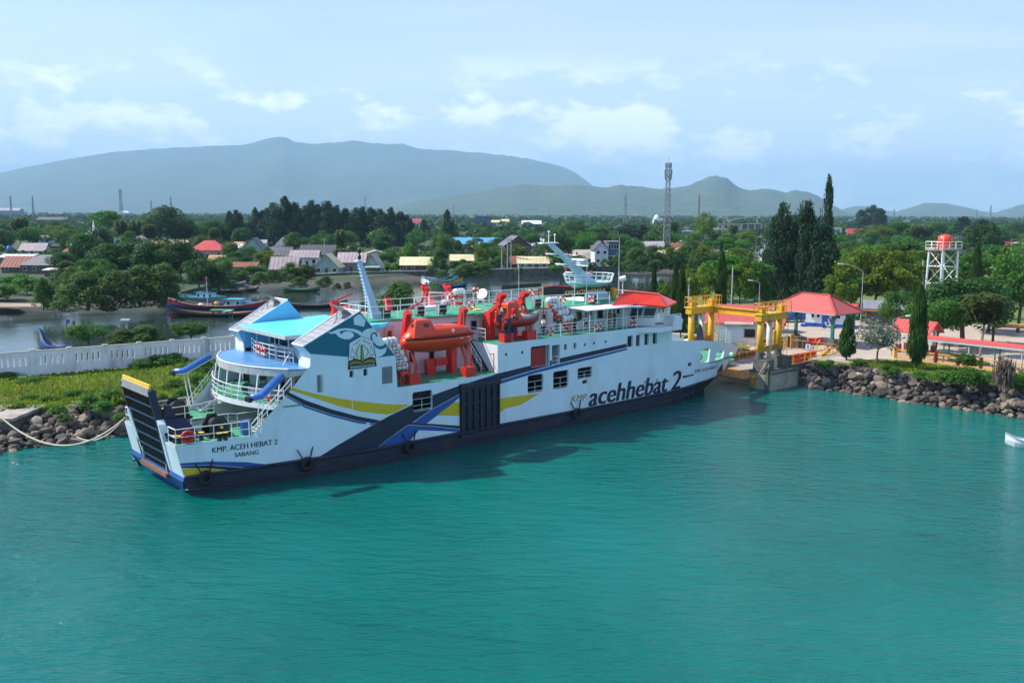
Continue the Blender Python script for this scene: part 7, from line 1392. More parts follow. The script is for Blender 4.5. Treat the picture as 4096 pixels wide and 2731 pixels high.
def house(label, u0, u1, vb, ve, vr, kind, roof, wall, depth=.8, rz=0., nw=3, door=True, fl=1, z=LZ, cat='house', ov=.5, group=None):
    p = G((u0 + u1) / 2, vb, z); w = (u1 - u0) * pxm(p); dp = w * depth; h = max(1.8, D(0, ve, p.y).z - z); hr = max(h + .3, D(0, vr, p.y + (dp * .5 if kind in ('gable', 'hip') else 0)).z - z)
    t = thing('house', label, cat, (p.x, p.y + dp / 2, z), rz, group); x0, x1, y0, y1 = -w / 2, w / 2, -dp / 2, dp / 2; mb = MB(); rf = MB()
    if kind == 'gable': gwalls(mb, x0, x1, y0, y1, h, hr); gable(rf, x0, x1, y0, y1, h, hr, ov); 
    elif kind == 'end':
        mb.box(x0, x1, y0, y1, 0, h)
        for y, e_ in ((y0, .12), (y1, -.12)): mb.slab([(x0, y, h), (x1, y, h), (0, y, hr - .03)], (0, e_, 0))
        a = (hr - h) / (w / 2)
        for s_ in (-1, 1): xe = (x0 - ov) if s_ < 0 else (x1 + ov); rf.slab([(xe, y0 - ov, h - a * ov), (xe, y1 + ov, h - a * ov), (0, y1 + ov, hr), (0, y0 - ov, hr)], (0, 0, .14))
    elif kind == 'hip': mb.box(x0, x1, y0, y1, 0, h); roof_hip(rf, w, dp, h, hr, ov, .12, max(.3, (w - dp) / 2))
    elif kind == 'shed': mb.box(x0, x1, y0, y1, 0, h); rf.slab([(x0 - ov, y0 - ov, h - .05), (x1 + ov, y0 - ov, h - .05), (x1 + ov, y1, hr), (x0 - ov, y1, hr)], (0, 0, .12))
    else: mb.box(x0, x1, y0, y1, 0, h); rf.box(x0 - .15, x1 + .15, y0 - .15, y1 + .15, h, h + .25)
    mb.build('wall', wall, t); ro = rf.build('roof', roof, t)
    if kind in ('gable', 'shed') and w > 5:
        m_ = MB(); yt = 0 if kind == 'gable' else y1; a = (hr - h) / (yt - y0); n_ = int(w / .9); ribs(m_, [(x0 - ov, y0 - ov, h - a * ov + .17), (x1 + ov, y0 - ov, h - a * ov + .17), (x1 + ov, yt, hr + .16), (x0 - ov, yt, hr + .16)], n_); m_.build('roof_rib', roof, ro, kind='stuff')
    for f in range(fl):
        zb = h * f / fl; hh = h / fl
        for i in range(nw):
            xx = x0 + w * (i + .5) / nw; ww = min(.55, w / nw * .3)
            if door and f == 0 and i == nw // 2: MB().box(xx - .45, xx + .45, y0 - .04, y0 + .02, 0, min(2.05, hh * .8)).build('door', 'wl_wood', t); continue
            fr = MB().box(xx - ww, xx + ww, y0 - .06, y0 + .02, zb + hh * .38, zb + hh * .78).build('window', 'rail_white', t); MB().box(xx - ww + .08, xx + ww - .08, y0 - .08, y0 - .055, zb + hh * .38 + .08, zb + hh * .78 - .08).build('pane', 'glass_dark', fr)
    return t
# u0, u1, base v, eave v, ridge v
house('rusty red roofed house at the left edge', 14, 120, 1092, 1066, 1026, 'gable', 'rf_rust', 'wl_wood', .9); house('dark grey hip roofed house left of the mangroves', 92, 232, 1096, 1060, 1018, 'hip', 'rf_grey', 'wl_wood', .7, R(-6), 4)
house('small shed with a white roof in front of the dark hip roof', 182, 240, 1108, 1094, 1082, 'shed', 'rf_white', 'wl_wood', .7, 0, 1, False, cat='shed'); house('low house with a pale brown roof behind the blue water tank', 84, 168, 1022, 1000, 973, 'gable', 'rf_pink', 'wl_cream', .7, R(4), 3)
house('narrow white roof strip above the rusty red one', 0, 112, 1058, 1030, 1020, 'shed', 'rf_white', 'wl_wood', .5, 0, 3); house('brick shed between the pale brown roof and the domes', 170, 228, 1015, 985, 975, 'flat', 'rf_dark', 'wl_brick', .8, 0, 2)
house('house with a bright red roof above the mangroves', 762, 890, 1040, 998, 958, 'hip', 'rf_red', 'wl_pink', .7, R(5), 3); house('small house with an orange roof left of the bright green tree', 838, 892, 1062, 1036, 1018, 'gable', 'rf_orange', 'wl_pink', .8, 0, 2)
house('house with a tall grey gable facing the river', 966, 1052, 1052, 996, 948, 'end', 'rf_grey', 'wl_green', 1.1, R(4), 3); house('long low bank house with a red orange roof and open dark front', 912, 1016, 1102, 1064, 1048, 'shed', 'rf_rust', 'wl_grey', .5, 0, 3)
house('house with a plain grey roof left of the white parapet', 1072, 1158, 1062, 1020, 985, 'gable', 'rf_grey', 'wl_cream', .8, 0, 3); house('grey pyramid roof behind the palms', 1104, 1150, 1010, 978, 944, 'hip', 'rf_grey', 'wl_grey', 1., 0, 2)
house('long dark grey roof left of the tall coconut palm', 1202, 1334, 1046, 1010, 975, 'gable', 'rf_dark', 'wl_wood', .6, R(-2), 5); house('pinkish roofed house with a white parapet', 1162, 1268, 1070, 1022, 997, 'gable', 'rf_pink', 'wl_white', .6, 0, 4)
house('house with a broad plain pinkish grey roof near the bank', 1086, 1184, 1108, 1066, 1024, 'gable', 'rf_pink', 'wl_grey', .7, 0, 3); house('tan roofed house left of the tall coconut palm trunk', 1262, 1356, 1100, 1060, 1012, 'end', 'rf_yellow', 'wl_green', .9, R(-3), 3)
house('big grey house with rust stains right of the coconut palm', 1354, 1456, 1094, 1040, 1005, 'gable', 'rf_pink', 'wl_grey', .8, 0, 3, fl=1); house('small gabled bank house with a pale brown roof', 1462, 1524, 1094, 1058, 1012, 'end', 'rf_mix', 'wl_green', 1., R(-8), 2)
house('low stall with a green and white awning roof', 1466, 1512, 1096, 1070, 1063, 'shed', 'wl_green', 'wl_wood', .5, 0, 1, cat='stall'); house('yellow roofed house with a rusty lean-to', 1604, 1728, 1090, 1050, 1022, 'gable', 'rf_yellow', 'wl_brick', .6, R(2), 4)
house('pale blue cube house standing alone in the trees', 1514, 1570, 985, 933, 928, 'flat', 'rf_pale', 'wl_white', .8, R(-8), 1, False); house('light grey gable right of the pale cube house', 1626, 1660, 985, 968, 952, 'end', 'rf_white', 'wl_grey', .8, 0, 2)
house('dark hip roof left of the blue market hall', 1730, 1848, 1010, 975, 942, 'hip', 'rf_dark', 'wl_grey', .7, 0, 4); house('market hall with a long bright blue roof', 1808, 2002, 998, 966, 943, 'gable', 'rf_blue', 'wl_wood', .35, R(-2), 8)
house('tall dark brick building with a grey gable roof', 2006, 2110, 1042, 972, 936, 'end', 'rf_grey', 'wl_brick', 1.2, R(12), 4, True, 2); house('yellow roofed house between leafy trees', 1804, 1890, 1062, 1038, 1011, 'gable', 'rf_yellow', 'wl_cream', .7, 0, 3)
house('house with a patched yellow and rust roof at the sea wall', 2072, 2190, 1078, 1042, 1018, 'gable', 'rf_yellow', 'wl_green', .55, R(3), 4); house('lean-to with a pale tin roof in front of the patched roof', 2096, 2192, 1078, 1056, 1043, 'shed', 'rf_pale', 'wl_green', .3, R(3), 3, cat='shed'); house('rust red roof left of the patched roof', 2044, 2088, 1074, 1048, 1016, 'gable', 'rf_rust', 'wl_wood', 1., 0, 1)
house('house with a pale pink roof behind the leafy tree', 1872, 1912, 1012, 992, 972, 'hip', 'rf_pink', 'wl_cream', .8, 0, 2); house('house with a dull red roof left of the brick building', 1960, 2008, 1022, 990, 970, 'gable', 'rf_rust', 'wl_white', .7, 0, 2)
house('house with a rust streaked corrugated roof left of the tall white house', 2298, 2368, 1052, 1026, 990, 'gable', 'rf_mix', 'wl_grey', .8, R(-3), 3)
wh_ = house('tall narrow white house with a dark grey roof', 2374, 2428, 1062, 985, 956, 'end', 'rf_dark', 'wl_white', 1.5, R(6), 2, False, 2); ph = G(2448, 1060, LZ)
t = thing('house', 'blue tiled front house with white framed windows joined to the tall white house', 'house', (ph.x, ph.y + 2.5, LZ), R(4)); MB().box(-2.1, 2.1, -2, 2.4, 3.1, 7.6).build('wall', 'wl_blue', t); MB().box(-2.12, -1.3, -2.1, -1.9, 4.8, 7.7).build('wall', 'wl_white', t); MB().box(-2.3, 2.3, -2.5, 2.4, 7.62, 7.9).build('roof', 'rf_pink', t); MB().box(-2.1, 2.1, -1.2, 2.4, 0, 3.1).build('ground_storey', 'wl_brick', t); MB().box(-2.3, 2.4, -3.4, -1.2, 2.9, 3.08).build('canopy', 'rf_white', t)
for x in (-2.1, 2.2): MB().bar((x, -3.2, 0), (x, -3.2, 2.9), .11).build('post', 'wl_white', t)
for x in (-1.0, -.1, .8, 1.6): f = MB().box(x - .42, x + .42, -2.06, -1.98, 5.3, 6.9).build('window', 'rail_white', t); MB().box(x - .34, x + .34, -2.09, -2.05, 5.4, 6.8).build('pane', 'glass_dark', f)
house('bright blue roof left of the tall white house', 2334, 2374, 985, 958, 947, 'shed', 'rf_blue', 'wl_white', .8, 0, 2); house('striped tin roof right of the tall white house', 2462, 2506, 1040, 1014, 988, 'gable', 'rf_mix', 'wl_grey', .9, 0, 1)
house('wide pale corrugated roof below the big lattice mast', 2560, 2654, 1005, 982, 955, 'gable', 'rf_pale', 'wl_grey', .6, R(4), 4); house('dark red roof right of the lattice mast', 2686, 2730, 1010, 985, 962, 'gable', 'rf_rust', 'wl_wood', .8, 0, 2); house('rust red tin roof above the far mangroves', 2764, 2850, 1010, 984, 958, 'gable', 'rf_rust', 'wl_cream', .6, R(-3), 3)
house('grey domed tin roof behind the far mangroves', 2820, 2890, 1028, 1000, 972, 'hip', 'rf_grey', 'wl_grey', .8, 0, 3); house('small shed with an orange tile roof on the river bank', 2688, 2728, 1066, 1050, 1038, 'gable', 'rf_orange', 'wl_wood', .7, 0, 1, cat='shed'); house('white bank house half hidden right of the orange tile shed', 2800, 2870, 1072, 1040, 1030, 'flat', 'rf_grey', 'wl_white', .6, 0, 2)
house('blue and white two storey building right of the lattice mast', 2734, 2780, 968, 914, 910, 'flat', 'rf_white', 'wl_blue', .8, R(-6), 4, False, 2); house('steep grey roof beside the casuarina group', 3052, 3130, 1062, 1003, 945, 'hip', 'rf_grey', 'wl_white', .8, 0, 2)
house('white flat roofed house right of the tall casuarina', 3316, 3362, 960, 898, 896, 'flat', 'rf_white', 'wl_white', .9, R(8), 2, False, 2); house('white house with a red gable above the yellow trees', 3392, 3450, 958, 918, 900, 'gable', 'rf_red', 'wl_white', .6, 0, 3)
house('dark hip roof right behind the red water tank', 3818, 3884, 978, 958, 926, 'hip', 'rf_dark', 'wl_white', .8, 0, 3); house('red roofed house near the right edge', 3984, 4050, 1000, 975, 950, 'gable', 'rf_red', 'wl_white', .7, 0, 3); house('pale roofed house at the right edge', 4056, 4110, 992, 968, 950, 'hip', 'rf_pale', 'wl_white', .7, 0, 2); house('white house with a pale roof by the right border trees', 4065, 4130, 1045, 1010, 995, 'gable', 'rf_white', 'wl_white', .7, 0, 2)
house('white tin roof glimpsed left of the water tower', 3592, 3625, 960, 940, 930, 'gable', 'rf_white', 'wl_white', .8, 0, 2); house('grey roofed house between palms left of the water tower', 3640, 3680, 980, 958, 945, 'hip', 'rf_grey', 'wl_white', .8, 0, 2); house('cream house above the dark hip roof', 3790, 3832, 930, 906, 898, 'flat', 'rf_pale', 'wl_white', .7, 0, 3)
far = [(1630, 1682, 905, 880, 868, 'gable', 'rf_red', 'wl_white', 'white and red roofed house right of the casuarina row'), (1902, 1962, 912, 858, 854, 'flat', 'rf_dark', 'wl_blue', 'dark three storey block on the far plain'), (1966, 2000, 902, 880, 872, 'gable', 'rf_yellow', 'wl_cream', 'yellow roof right of the dark block'), (2006, 2036, 898, 876, 868, 'gable', 'rf_yellow', 'wl_cream', 'second yellow roof right of the dark block'), (2088, 2164, 912, 886, 873, 'gable', 'rf_white', 'wl_blue', 'long shed with a white roof far behind the brick building'), (2024, 2036, 906, 878, 876, 'flat', 'rf_white', 'wl_white', 'slim white tower house on the plain'), (1640, 1700, 915, 898, 893, 'gable', 'rf_pink', 'wl_cream', 'dull pink roofs below the white and red house'), (1810, 1840, 915, 902, 898, 'end', 'rf_yellow', 'wl_yellow' if 0 else 'wl_cream', 'small ochre gable among the far trees'), (152, 255, 900, 878, 868, 'gable', 'rf_grey', 'wl_wood', 'long low grey roof on the plain at the left'), (0, 72, 862, 842, 832, 'gable', 'rf_pale', 'wl_blue', 'large grey warehouse at the far left'), (485, 512, 862, 848, 842, 'gable', 'rf_white', 'wl_white', 'white roof at the foot of the left telecom mast'), (250, 300, 905, 892, 890, 'flat', 'rf_rust', 'wl_brick', 'low brick strip before the far trees'), (1055, 1098, 862, 828, 826, 'flat', 'rf_white', 'wl_white', 'white building poking out left of the tallest casuarina'), (2515, 2545, 880, 866, 858, 'gable', 'rf_pink', 'wl_white', 'small pink roof left of the lattice mast'), (2420, 2470, 900, 890, 884, 'gable', 'rf_pale', 'wl_blue', 'blue grey roof above the rain tree'), (2612, 2650, 885, 872, 862, 'gable', 'rf_pale', 'wl_white', 'pale roof beside the small white dome'), (3330, 3420, 895, 888, 884, 'gable', 'rf_pale', 'wl_white', 'pale long roof right of the casuarina spire'), (3620, 3650, 892, 880, 876, 'flat', 'rf_white', 'wl_white', 'white house on the plain right of the casuarinas')]
for a in far: house(a[8], a[0], a[1], a[2], a[3], a[4], a[5], a[6], a[7], .5, 0, 3, False, 2 if a[5] == 'flat' else 1)
# unfinished concrete building
p = G(2955, 952, LZ); k = pxm(p); t = thing('concrete_building', 'pale unfinished concrete building with open storeys', 'building', (p.x, p.y + 6, LZ), R(-7)); w = 176 * k / 2; zs = [D(0, v, p.y).z - LZ for v in (925, 905, 882)]
for z in zs: MB().box(-w, w, -6, 6, z - .4, z).build('floor_slab', 'wl_cream', t)
for i in range(8): x = -w + 2 * w * i / 7; MB().box(x - .35, x + .35, -6, -5.3, 0, zs[2]).build('column', 'wl_cream', t)
MB().box(-w, w * .2, -4.5, 6, 0, zs[2]).build('wall', 'wl_cream', t); MB().box(w * .2, w, -2.5, 6, 0, zs[2]).build('wall', 'wl_grey', t)
for i in range(4): MB().box(-w * .8 + i * w * .24, -w * .8 + i * w * .24 + 1.6, -4.6, -4.45, zs[1] + 1, zs[1] + 2.6).build('window', 'glass_dark', t)
mb = MB().slab([(-w, -6, zs[2]), (-w, 6, zs[2]), (-w + .4, 6, zs[2] + 1), (-w * .85, 6, zs[2] + 5)], (.3, 0, 0)); MB().sqbar((-w, -6, zs[2] + 2.2), (-w * .62, -6, zs[2] + 6), .35, .35).sqbar((-w * .62, -6, zs[2]), (-w * .62, -6, zs[2] + 6), .35, .35).sqbar((-w * .62, -6, zs[2] + 1.5), (w * .8, -6, zs[2] + 6), .3, .3).sqbar((w * .8, -6, zs[2]), (w * .8, -6, zs[2] + 6), .35, .35).build('roof_frame', 'wl_cream', t)
# mosque domes and tank
p = G(352, 1035, LZ); t = thing('mosque', 'mosque with white onion domes rising among the left trees', 'mosque', (p.x, p.y + 6, LZ)); k = pxm(p); zt = D(0, 944, p.y).z - LZ
MB().box(-5.5, 5.5, -5.5, 5.5, 0, zt - 1.5).build('wall', 'wl_white', t); MB().lathe([(3.0, -1.6), (3.0, 0), (2.9, .8), (2.2, 2.0), (1.1, 2.9), (.4, 3.5), (.25, 4.3), (.05, 5.6)], (0, 0, zt - .2), 20).build('dome', 'rail_white', t, True)
MB().box(-7.4, -5.6, -5, -3.2, 0, zt - 4.5).build('minaret', 'wl_cream', t); MB().lathe([(.95, 0), (.9, .5), (.5, 1.3), (.1, 2.4)], (-6.5, -4.1, zt - 4.5), 12).build('dome', 'rail_white', t, True)
p = G(40, 1030, LZ); t = thing('water_tank', 'blue water tank on a stand at the left edge', 'water tank', p); k = D(0, 1003, p.y).z - LZ; MB().lathe([(.9, 0), (.95, .1), (.9, 1.5), (.5, 1.75)], (0, 0, k), 14).build('tank', 'tank_blue', t, True); mb = MB()
for x in (-.7, .7):
    for y in (-.7, .7): mb.bar((x, y, 0), (x, y, k), .08)
mb.build('stand', 'concrete_dark', t)
p = G(2589 + 20, 905, LZ); p = G(2626, 893, LZ); t = thing('small_mosque', 'small white dome on the plain left of the lattice mast', 'mosque', p); MB().box(-6, 6, -6, 6, 0, 7).build('wall', 'wl_white', t); MB().lathe([(5, 0), (5.3, 2), (3.5, 5.5), (.3, 8)], (0, 0, 7), 16).build('dome', 'rail_white', t, True)
# lattice telecom masts
def mast(label, u, vb, vt, wpx, plats=(), p=None, n=14, r=.09, mt='tower_steel', tri=1.0):
    p = G(u, vb, LZ) if p is None else p; k = pxm(p); h = D(0, vt, p.y).z - LZ; w0_ = wpx * k / 2; t = thing('telecom_mast', label, 'telecom mast', p); mb = MB(); W = lambda z: w0_ * (1 - .55 * tri * z / h); r = max(r, k * .35)
    for sx_ in (-1, 1):
        for sy_ in (-1, 1): mb.bar((sx_ * W(0), sy_ * W(0), 0), (sx_ * W(h), sy_ * W(h), h), r * 1.4, 4)
    mb.build('leg', mt, t); mb = MB()
    for i in range(n):
        z0, z1 = h * i / n, h * (i + 1) / n
        for (a, b), (c, d) in (((-1, -1), (1, -1)), ((1, -1), (1, 1)), ((1, 1), (-1, 1)), ((-1, 1), (-1, -1))): mb.bar((a * W(z0), b * W(z0), z0), (c * W(z1), d * W(z1), z1), r, 3).bar((c * W(z0), d * W(z0), z0), (a * W(z1), b * W(z1), z1), r, 3).bar((a * W(z1), b * W(z1), z1), (c * W(z1), d * W(z1), z1), r, 3)
    mb.build('bracing', mt, t)
    for f, ww in plats:
        z = h * f; mb = MB(); q = W(z) + ww
        for a in range(6): mb.box(q * cos(a) - .25 - r, q * cos(a) + .25 + r, q * sin(a) - .25, q * sin(a) + .25, z - 1.2, z + 1.2)
        mb.build('antenna_panel', 'pole_grey', t); MB().box(-q, q, -q, q, z - 1.3, z - 1.2).build('platform', mt, t)
    MB().bar((0, 0, h), (0, 0, h + 3), r, 4).build('lightning_rod', mt, t)
mast('tallest grey lattice telecom mast, at the right of centre', 2665, 1000, 640, 26, ((.97, .5), (.90, .7), (.84, .5)), None, 16)
mast('slim grey lattice mast left of the tallest one', 2500, 905, 768, 14, ((.92, .8), (.7, .5)), None, 12); mast('thin red tipped lattice mast right of the tallest one', 2794, 900, 770, 8, (), None, 12, mt='maroon'); mast('lattice mast with antennas on the left plain', 487, 880, 756, 12, ((.94, 2.5), (.45, 1.5)), None, 12)
for u, vb, vt, l in ((47, 872, 785, 'thin mast at the far left warehouse'), (135, 874, 786, 'thin mast right of the far left warehouse'), (607, 868, 800, 'faint thin mast left of the casuarina row'), (686, 870, 785, 'thin mast above the round dark crown at the left'), (1462, 865, 785, 'faint thin mast behind the casuarina row'), (1815, 868, 812, 'thin mast left of the dark block'), (3575, 872, 822, 'thin mast above the yellow trees'), (3905, 872, 822, 'faint mast left of the right hill mast'), (3960, 874, 805, 'lattice mast on the right plain below the hills')): mast(l, u, vb, vt, 6, (), None, 8)
# power poles by the brick building
for u, vb, vt in ((2007, 1078, 968), (2030, 1076, 940), (2044, 1076, 938)): p = G(u, vb, LZ); t = thing('utility_pole', 'grey power pole, one of three by the brick building', 'pole', p, 0, 'power poles by the brick building'); h = D(0, vt, p.y).z - LZ; MB().bar((0, 0, 0), (0, 0, h), .2, 6, .14).box(-1, 1, -.06, .06, h - 1, h - .85).build('pole', 'pole_grey', t)
for u, vb, vt, l in ((1775, 1015, 940, 'pale pole left of the blue market hall'), (1903, 1020, 950, 'pole with a cross arm before the blue market hall'), (1168, 1080, 1020, 'dark pole against the pinkish grey roof'), (2352, 1060, 1000, 'dark pole left of the tall white house'), (2628, 1060, 1042, 'short white post on the bank'), (1300, 1065, 945, 'thin pole left of the tall coconut palm')): p = G(u, vb, LZ); t = thing('utility_pole', l, 'pole', p); h = D(0, vt, p.y).z - LZ; MB().bar((0, 0, 0), (0, 0, h), .17, 6, .12).box(-.9, .9, -.05, .05, h - .7, h - .55).build('pole', 'pole_grey', t)
# ---- trees of the far shore, one by one
rb0 = random.Random(2)
PAL = 'coconut palms on the far shore'
for u, vb, vt, w, k, l in ((85, 1000, 862, 90, 'palm0', 'coconut palm at the far left above the pale brown roof'), (488, 1010, 868, 80, 'palm1', 'left one of three coconut palms above the mangroves'), (548, 1010, 872, 80, 'palm0', 'middle one of three coconut palms above the mangroves'), (603, 1020, 886, 90, 'palm1', 'right one of three coconut palms above the mangroves'), (1362, 1060, 908, 70, 'palm0', 'tall coconut palm left of the aft mast tip'), (1368, 1085, 985, 110, 'palm1', 'shorter coconut palm below the tall one'), (1010, 1045, 965, 90, 'palm1', 'palm before the tall grey gable'), (2692, 985, 875, 60, 'palm0', 'palm right beside the big lattice mast'), (760, 1000, 890, 70, 'palm0', 'palm right of the big round dark crown'), (860, 1000, 905, 70, 'palm1', 'palm above the bright red roof'), (3660, 1000, 890, 70, 'palm0', 'palm left of the red water tank'), (3705, 1000, 895, 70, 'palm1', 'second palm left of the red water tank'), (2930, 980, 892, 60, 'palm1', 'palm before the concrete building')): tree(k, u, vb, vt, w, l, PAL)
for u, vb, vt, w, k, l in ((175, 1238, 1105, 85, 'mangrove0', 'separate leafy mangrove left of the big front one'), (350, 1240, 1078, 200, 'mangrove1', 'big pale olive mangrove at the water, left part'), (460, 1240, 1072, 190, 'mangrove2', 'big pale olive mangrove at the water, right part'), (290, 1220, 1062, 130, 'mangrove0', 'olive mangrove behind the separate one'), (560, 1225, 1052, 190, 'mangrove2', 'dark mangrove beside the red boats, left part'), (660, 1222, 1048, 180, 'mangrove0', 'dark mangrove beside the red boats, right part'), (430, 1120, 968, 150, 'dark0', 'dark round tree above the olive mangroves'), (530, 1120, 965, 160, 'dark1', 'dark round tree below the three palms'), (640, 1125, 955, 170, 'dark0', 'dark tree left of the bright red roof'), (725, 1130, 965, 150, 'dark1', 'dark tree just below the bright red roof'), (345, 1075, 930, 120, 'dark1', 'dark tree in front of the mosque dome'), (395, 1070, 905, 110, 'dark0', 'dark tree just right of the mosque dome'), (30, 1200, 1135, 120, 'bush0', 'bright bush clump at the left edge above the sandy path'), (110, 1180, 1110, 130, 'bush0', 'bright bushes before the dark hip roofed house'), (60, 1150, 1095, 120, 'bush1', 'leafy bushes at the foot of the rusty red roof'), (200, 1190, 1125, 100, 'bush1', 'green bush beside the separate mangrove'), (600, 1110, 985, 150, 'mangrove1', 'olive crown between the dark trees and the red boats'), (510, 1100, 1000, 130, 'round1', 'green crown below the middle palm'), (690, 1090, 985, 120, 'mangrove2', 'olive crown left of the bright red roof'), (270, 1130, 1040, 120, 'mangrove1', 'olive crown right of the dark hip roof'), (380, 1150, 1035, 140, 'round2', 'green crown above the big olive mangroves'), (880, 1110, 1030, 90, 'round0', 'green crown left of the long low bank house'), (960, 1120, 1075, 80, 'bush1', 'dark bush before the long low bank house'), (420, 985, 842, 150, 'umbrella0', 'spreading dark crown right of the mosque'), (670, 1000, 822, 165, 'dark1', 'big round dark crown against the mountain'), (740, 1000, 868, 110, 'dark0', 'lower dark crown right of the big round one'), (800, 1170, 1030, 130, 'dark0', 'dark tree over the turquoise boat'), (880, 1165, 1045, 120, 'mangrove1', 'dark tree over the grey barge'), (925, 1050, 960, 72, 'bright', 'bright green tree beside the bright red roof'), (850, 985, 880, 130, 'dark1', 'dark crown above the bright red roof'), (930, 975, 885, 120, 'round2', 'green crown left of the casuarina row'), (150, 1000, 900, 120, 'round1', 'tree left of the mosque among the gardens'), (230, 985, 900, 120, 'yellow0', 'yellowish trees before the far left plain'), (20, 1005, 915, 100, 'dark0', 'dark tree at the left edge behind the tank'), (300, 1075, 1000, 90, 'round0', 'tree right of the dark hip roof'), (250, 1095, 1010, 90, 'dark1', 'dark garden tree right of the hip roofed house')): tree(k, u, vb, vt, w, l)
for u, vb, vt, w, k, l in ((1040, 1140, 1085, 85, 'mangrove0', 'low olive bush on the mud left of the green rimmed boat'), (1090, 1132, 1075, 90, 'mangrove1', 'yellowish bush before the pinkish grey roof'), (1165, 1125, 1045, 95, 'mangrove2', 'leafy bush right of the pinkish grey roof'), (1225, 1125, 1055, 110, 'mangrove0', 'wide bush right behind the green rimmed boat'), (1200, 1150, 1105, 80, 'mangrove1', 'pale low bush at the water behind the green rimmed boat'), (1300, 1150, 1100, 70, 'mangrove2', 'rounded bush on the mud right of the green rimmed boat'), (1390, 1156, 1125, 45, 'mangrove0', 'small round bush alone on the mud'), (1350, 1158, 1130, 40, 'mangrove1', 'tiny bush left of the lone mud bush'), (1555, 1105, 1060, 60, 'banana', 'banana clump right of the gabled bank house'), (1760, 1092, 985, 90, 'mangrove1', 'leafy tree right of the yellow roofed house'), (1715, 1085, 1000, 60, 'round0', 'slim tree by the rusty lean-to'), (1640, 1080, 960, 55, 'bright', 'light green tree before the yellow roofed house'), (1930, 1075, 968, 75, 'yellow1', 'brownish green tree left of the brick building'), (1860, 1112, 1050, 100, 'mangrove2', 'bank mangrove behind the curved boat prows'), (1935, 1112, 1042, 110, 'mangrove0', 'bank mangrove below the brownish tree'), (1770, 1115, 1078, 70, 'mangrove1', 'small mangrove left of the curved boat prows'), (2080, 1098, 1068, 40, 'mangrove2', 'bright bush on the sea wall below the patched roof'), (2215, 1098, 1058, 45, 'bright', 'bright green bush on the sea wall at the main mast'), (2240, 1075, 918, 125, 'dark0', 'dark broad tree behind the main mast'), (2120, 1000, 930, 80, 'round1', 'tree right behind the brick gable')): tree(k, u, vb, vt, w, l)
for i, (u, vb, vt, w) in enumerate(((2480, 1085, 1000, 70), (2540, 1088, 985, 110), (2610, 1085, 975, 120), (2680, 1080, 985, 100), (2740, 1078, 975, 120), (2820, 1080, 985, 120), (2890, 1085, 1000, 110), (2960, 1080, 990, 110))): tree('mangrove%d' % (i % 3), u, vb, vt, w, 'leafy mangrove, one of the row on the far bank below the lattice mast', 'mangrove row on the bank below the lattice mast')
for i, (u, vb, vt, w) in enumerate(((915, 985, 838, 42), (962, 985, 848, 46), (1018, 985, 828, 60), (1050, 985, 845, 60), (1095, 985, 812, 80), (1140, 985, 793, 90), (1180, 985, 812, 80), (1215, 985, 818, 60), (1240, 985, 803, 76), (1275, 985, 822, 66), (1318, 985, 814, 76), (1350, 985, 826, 66), (1385, 985, 828, 66), (1420, 985, 832, 66), (1455, 985, 836, 66), (1490, 985, 836, 66), (1525, 985, 830, 70), (1560, 985, 836, 66), (1595, 985, 842, 66), (1625, 985, 855, 50), (1785, 985, 836, 62), (1700, 960, 870, 40), (3475, 930, 826, 50), (3510, 930, 830, 80), (3440, 930, 838, 50), (2500, 985, 890, 90), (2570, 985, 895, 70), (3850, 960, 860, 70), (3925, 985, 880, 90))): tree('cas%d' % (i % 3), u + rb0.uniform(-9, 9), vb, vt + rb0.uniform(-6, 9), w * 1.9, 'feathery casuarina, one of the tall row on the plain' if i < 20 else 'feathery casuarina scattered on the plain', 'casuarina row on the plain' if i < 20 else 'scattered casuarinas on the plain')
for u, vb, vt, w, k, l in ((2390, 985, 905, 115, 'umbrella0', 'wide rain tree above the tall white house'), (2300, 960, 880, 90, 'round2', 'round tree left of the wide rain tree'), (2430, 960, 905, 90, 'umbrella1', 'flat rain tree right of the wide one'), (2820, 985, 845, 90, 'yellow0', 'tall leafy tree left of the concrete building'), (2890, 985, 930, 90, 'round0', 'green tree in front of the concrete building'), (3000, 1000, 925, 100, 'yellow1', 'yellow green tree below the concrete building'), (3610, 985, 885, 120, 'umbrella0', 'broad pale crown on the right plain'), (3500, 985, 900, 140, 'yellow1', 'light green wide crown right of the casuarinas'), (3760, 960, 880, 90, 'round1', 'round crown behind the red tank'), (4010, 960, 900, 120, 'round2', 'green crown near the red roofed house'), (4075, 965, 890, 100, 'dark0', 'dark crown at the right border'), (3930, 1060, 895, 130, 'dark1', 'tall dark tree right behind the water tower')): tree(k, u, vb, vt, w, l)
rc = random.Random(33)
for i in range(44):
    u = 1020 + i * 30 + rc.uniform(-12, 12); vb = 1112 - (u - 1020) * .030 + rc.uniform(-6, 1); hh = rc.uniform(22, 48)
    if 1290 < u < 1340 or rc.random() < .15: continue
    tree(rc.choice(['mangrove0', 'mangrove1', 'bush0', 'bush1', 'round1']), u, vb - 8, vb - 8 - hh, hh * rc.uniform(1.1, 1.8), 'leafy shrub in the green fringe along the far sea wall', 'shrub fringe along the far sea wall', LZ, cat='bush')
ROOFN = dict(rf_rust='rust red', rf_red='red', rf_grey='grey', rf_dark='dark grey', rf_pale='pale', rf_pink='pinkish', rf_mix='streaked tin', rf_white='white', rf_orange='orange', rf_yellow='yellow')
k_ = 0
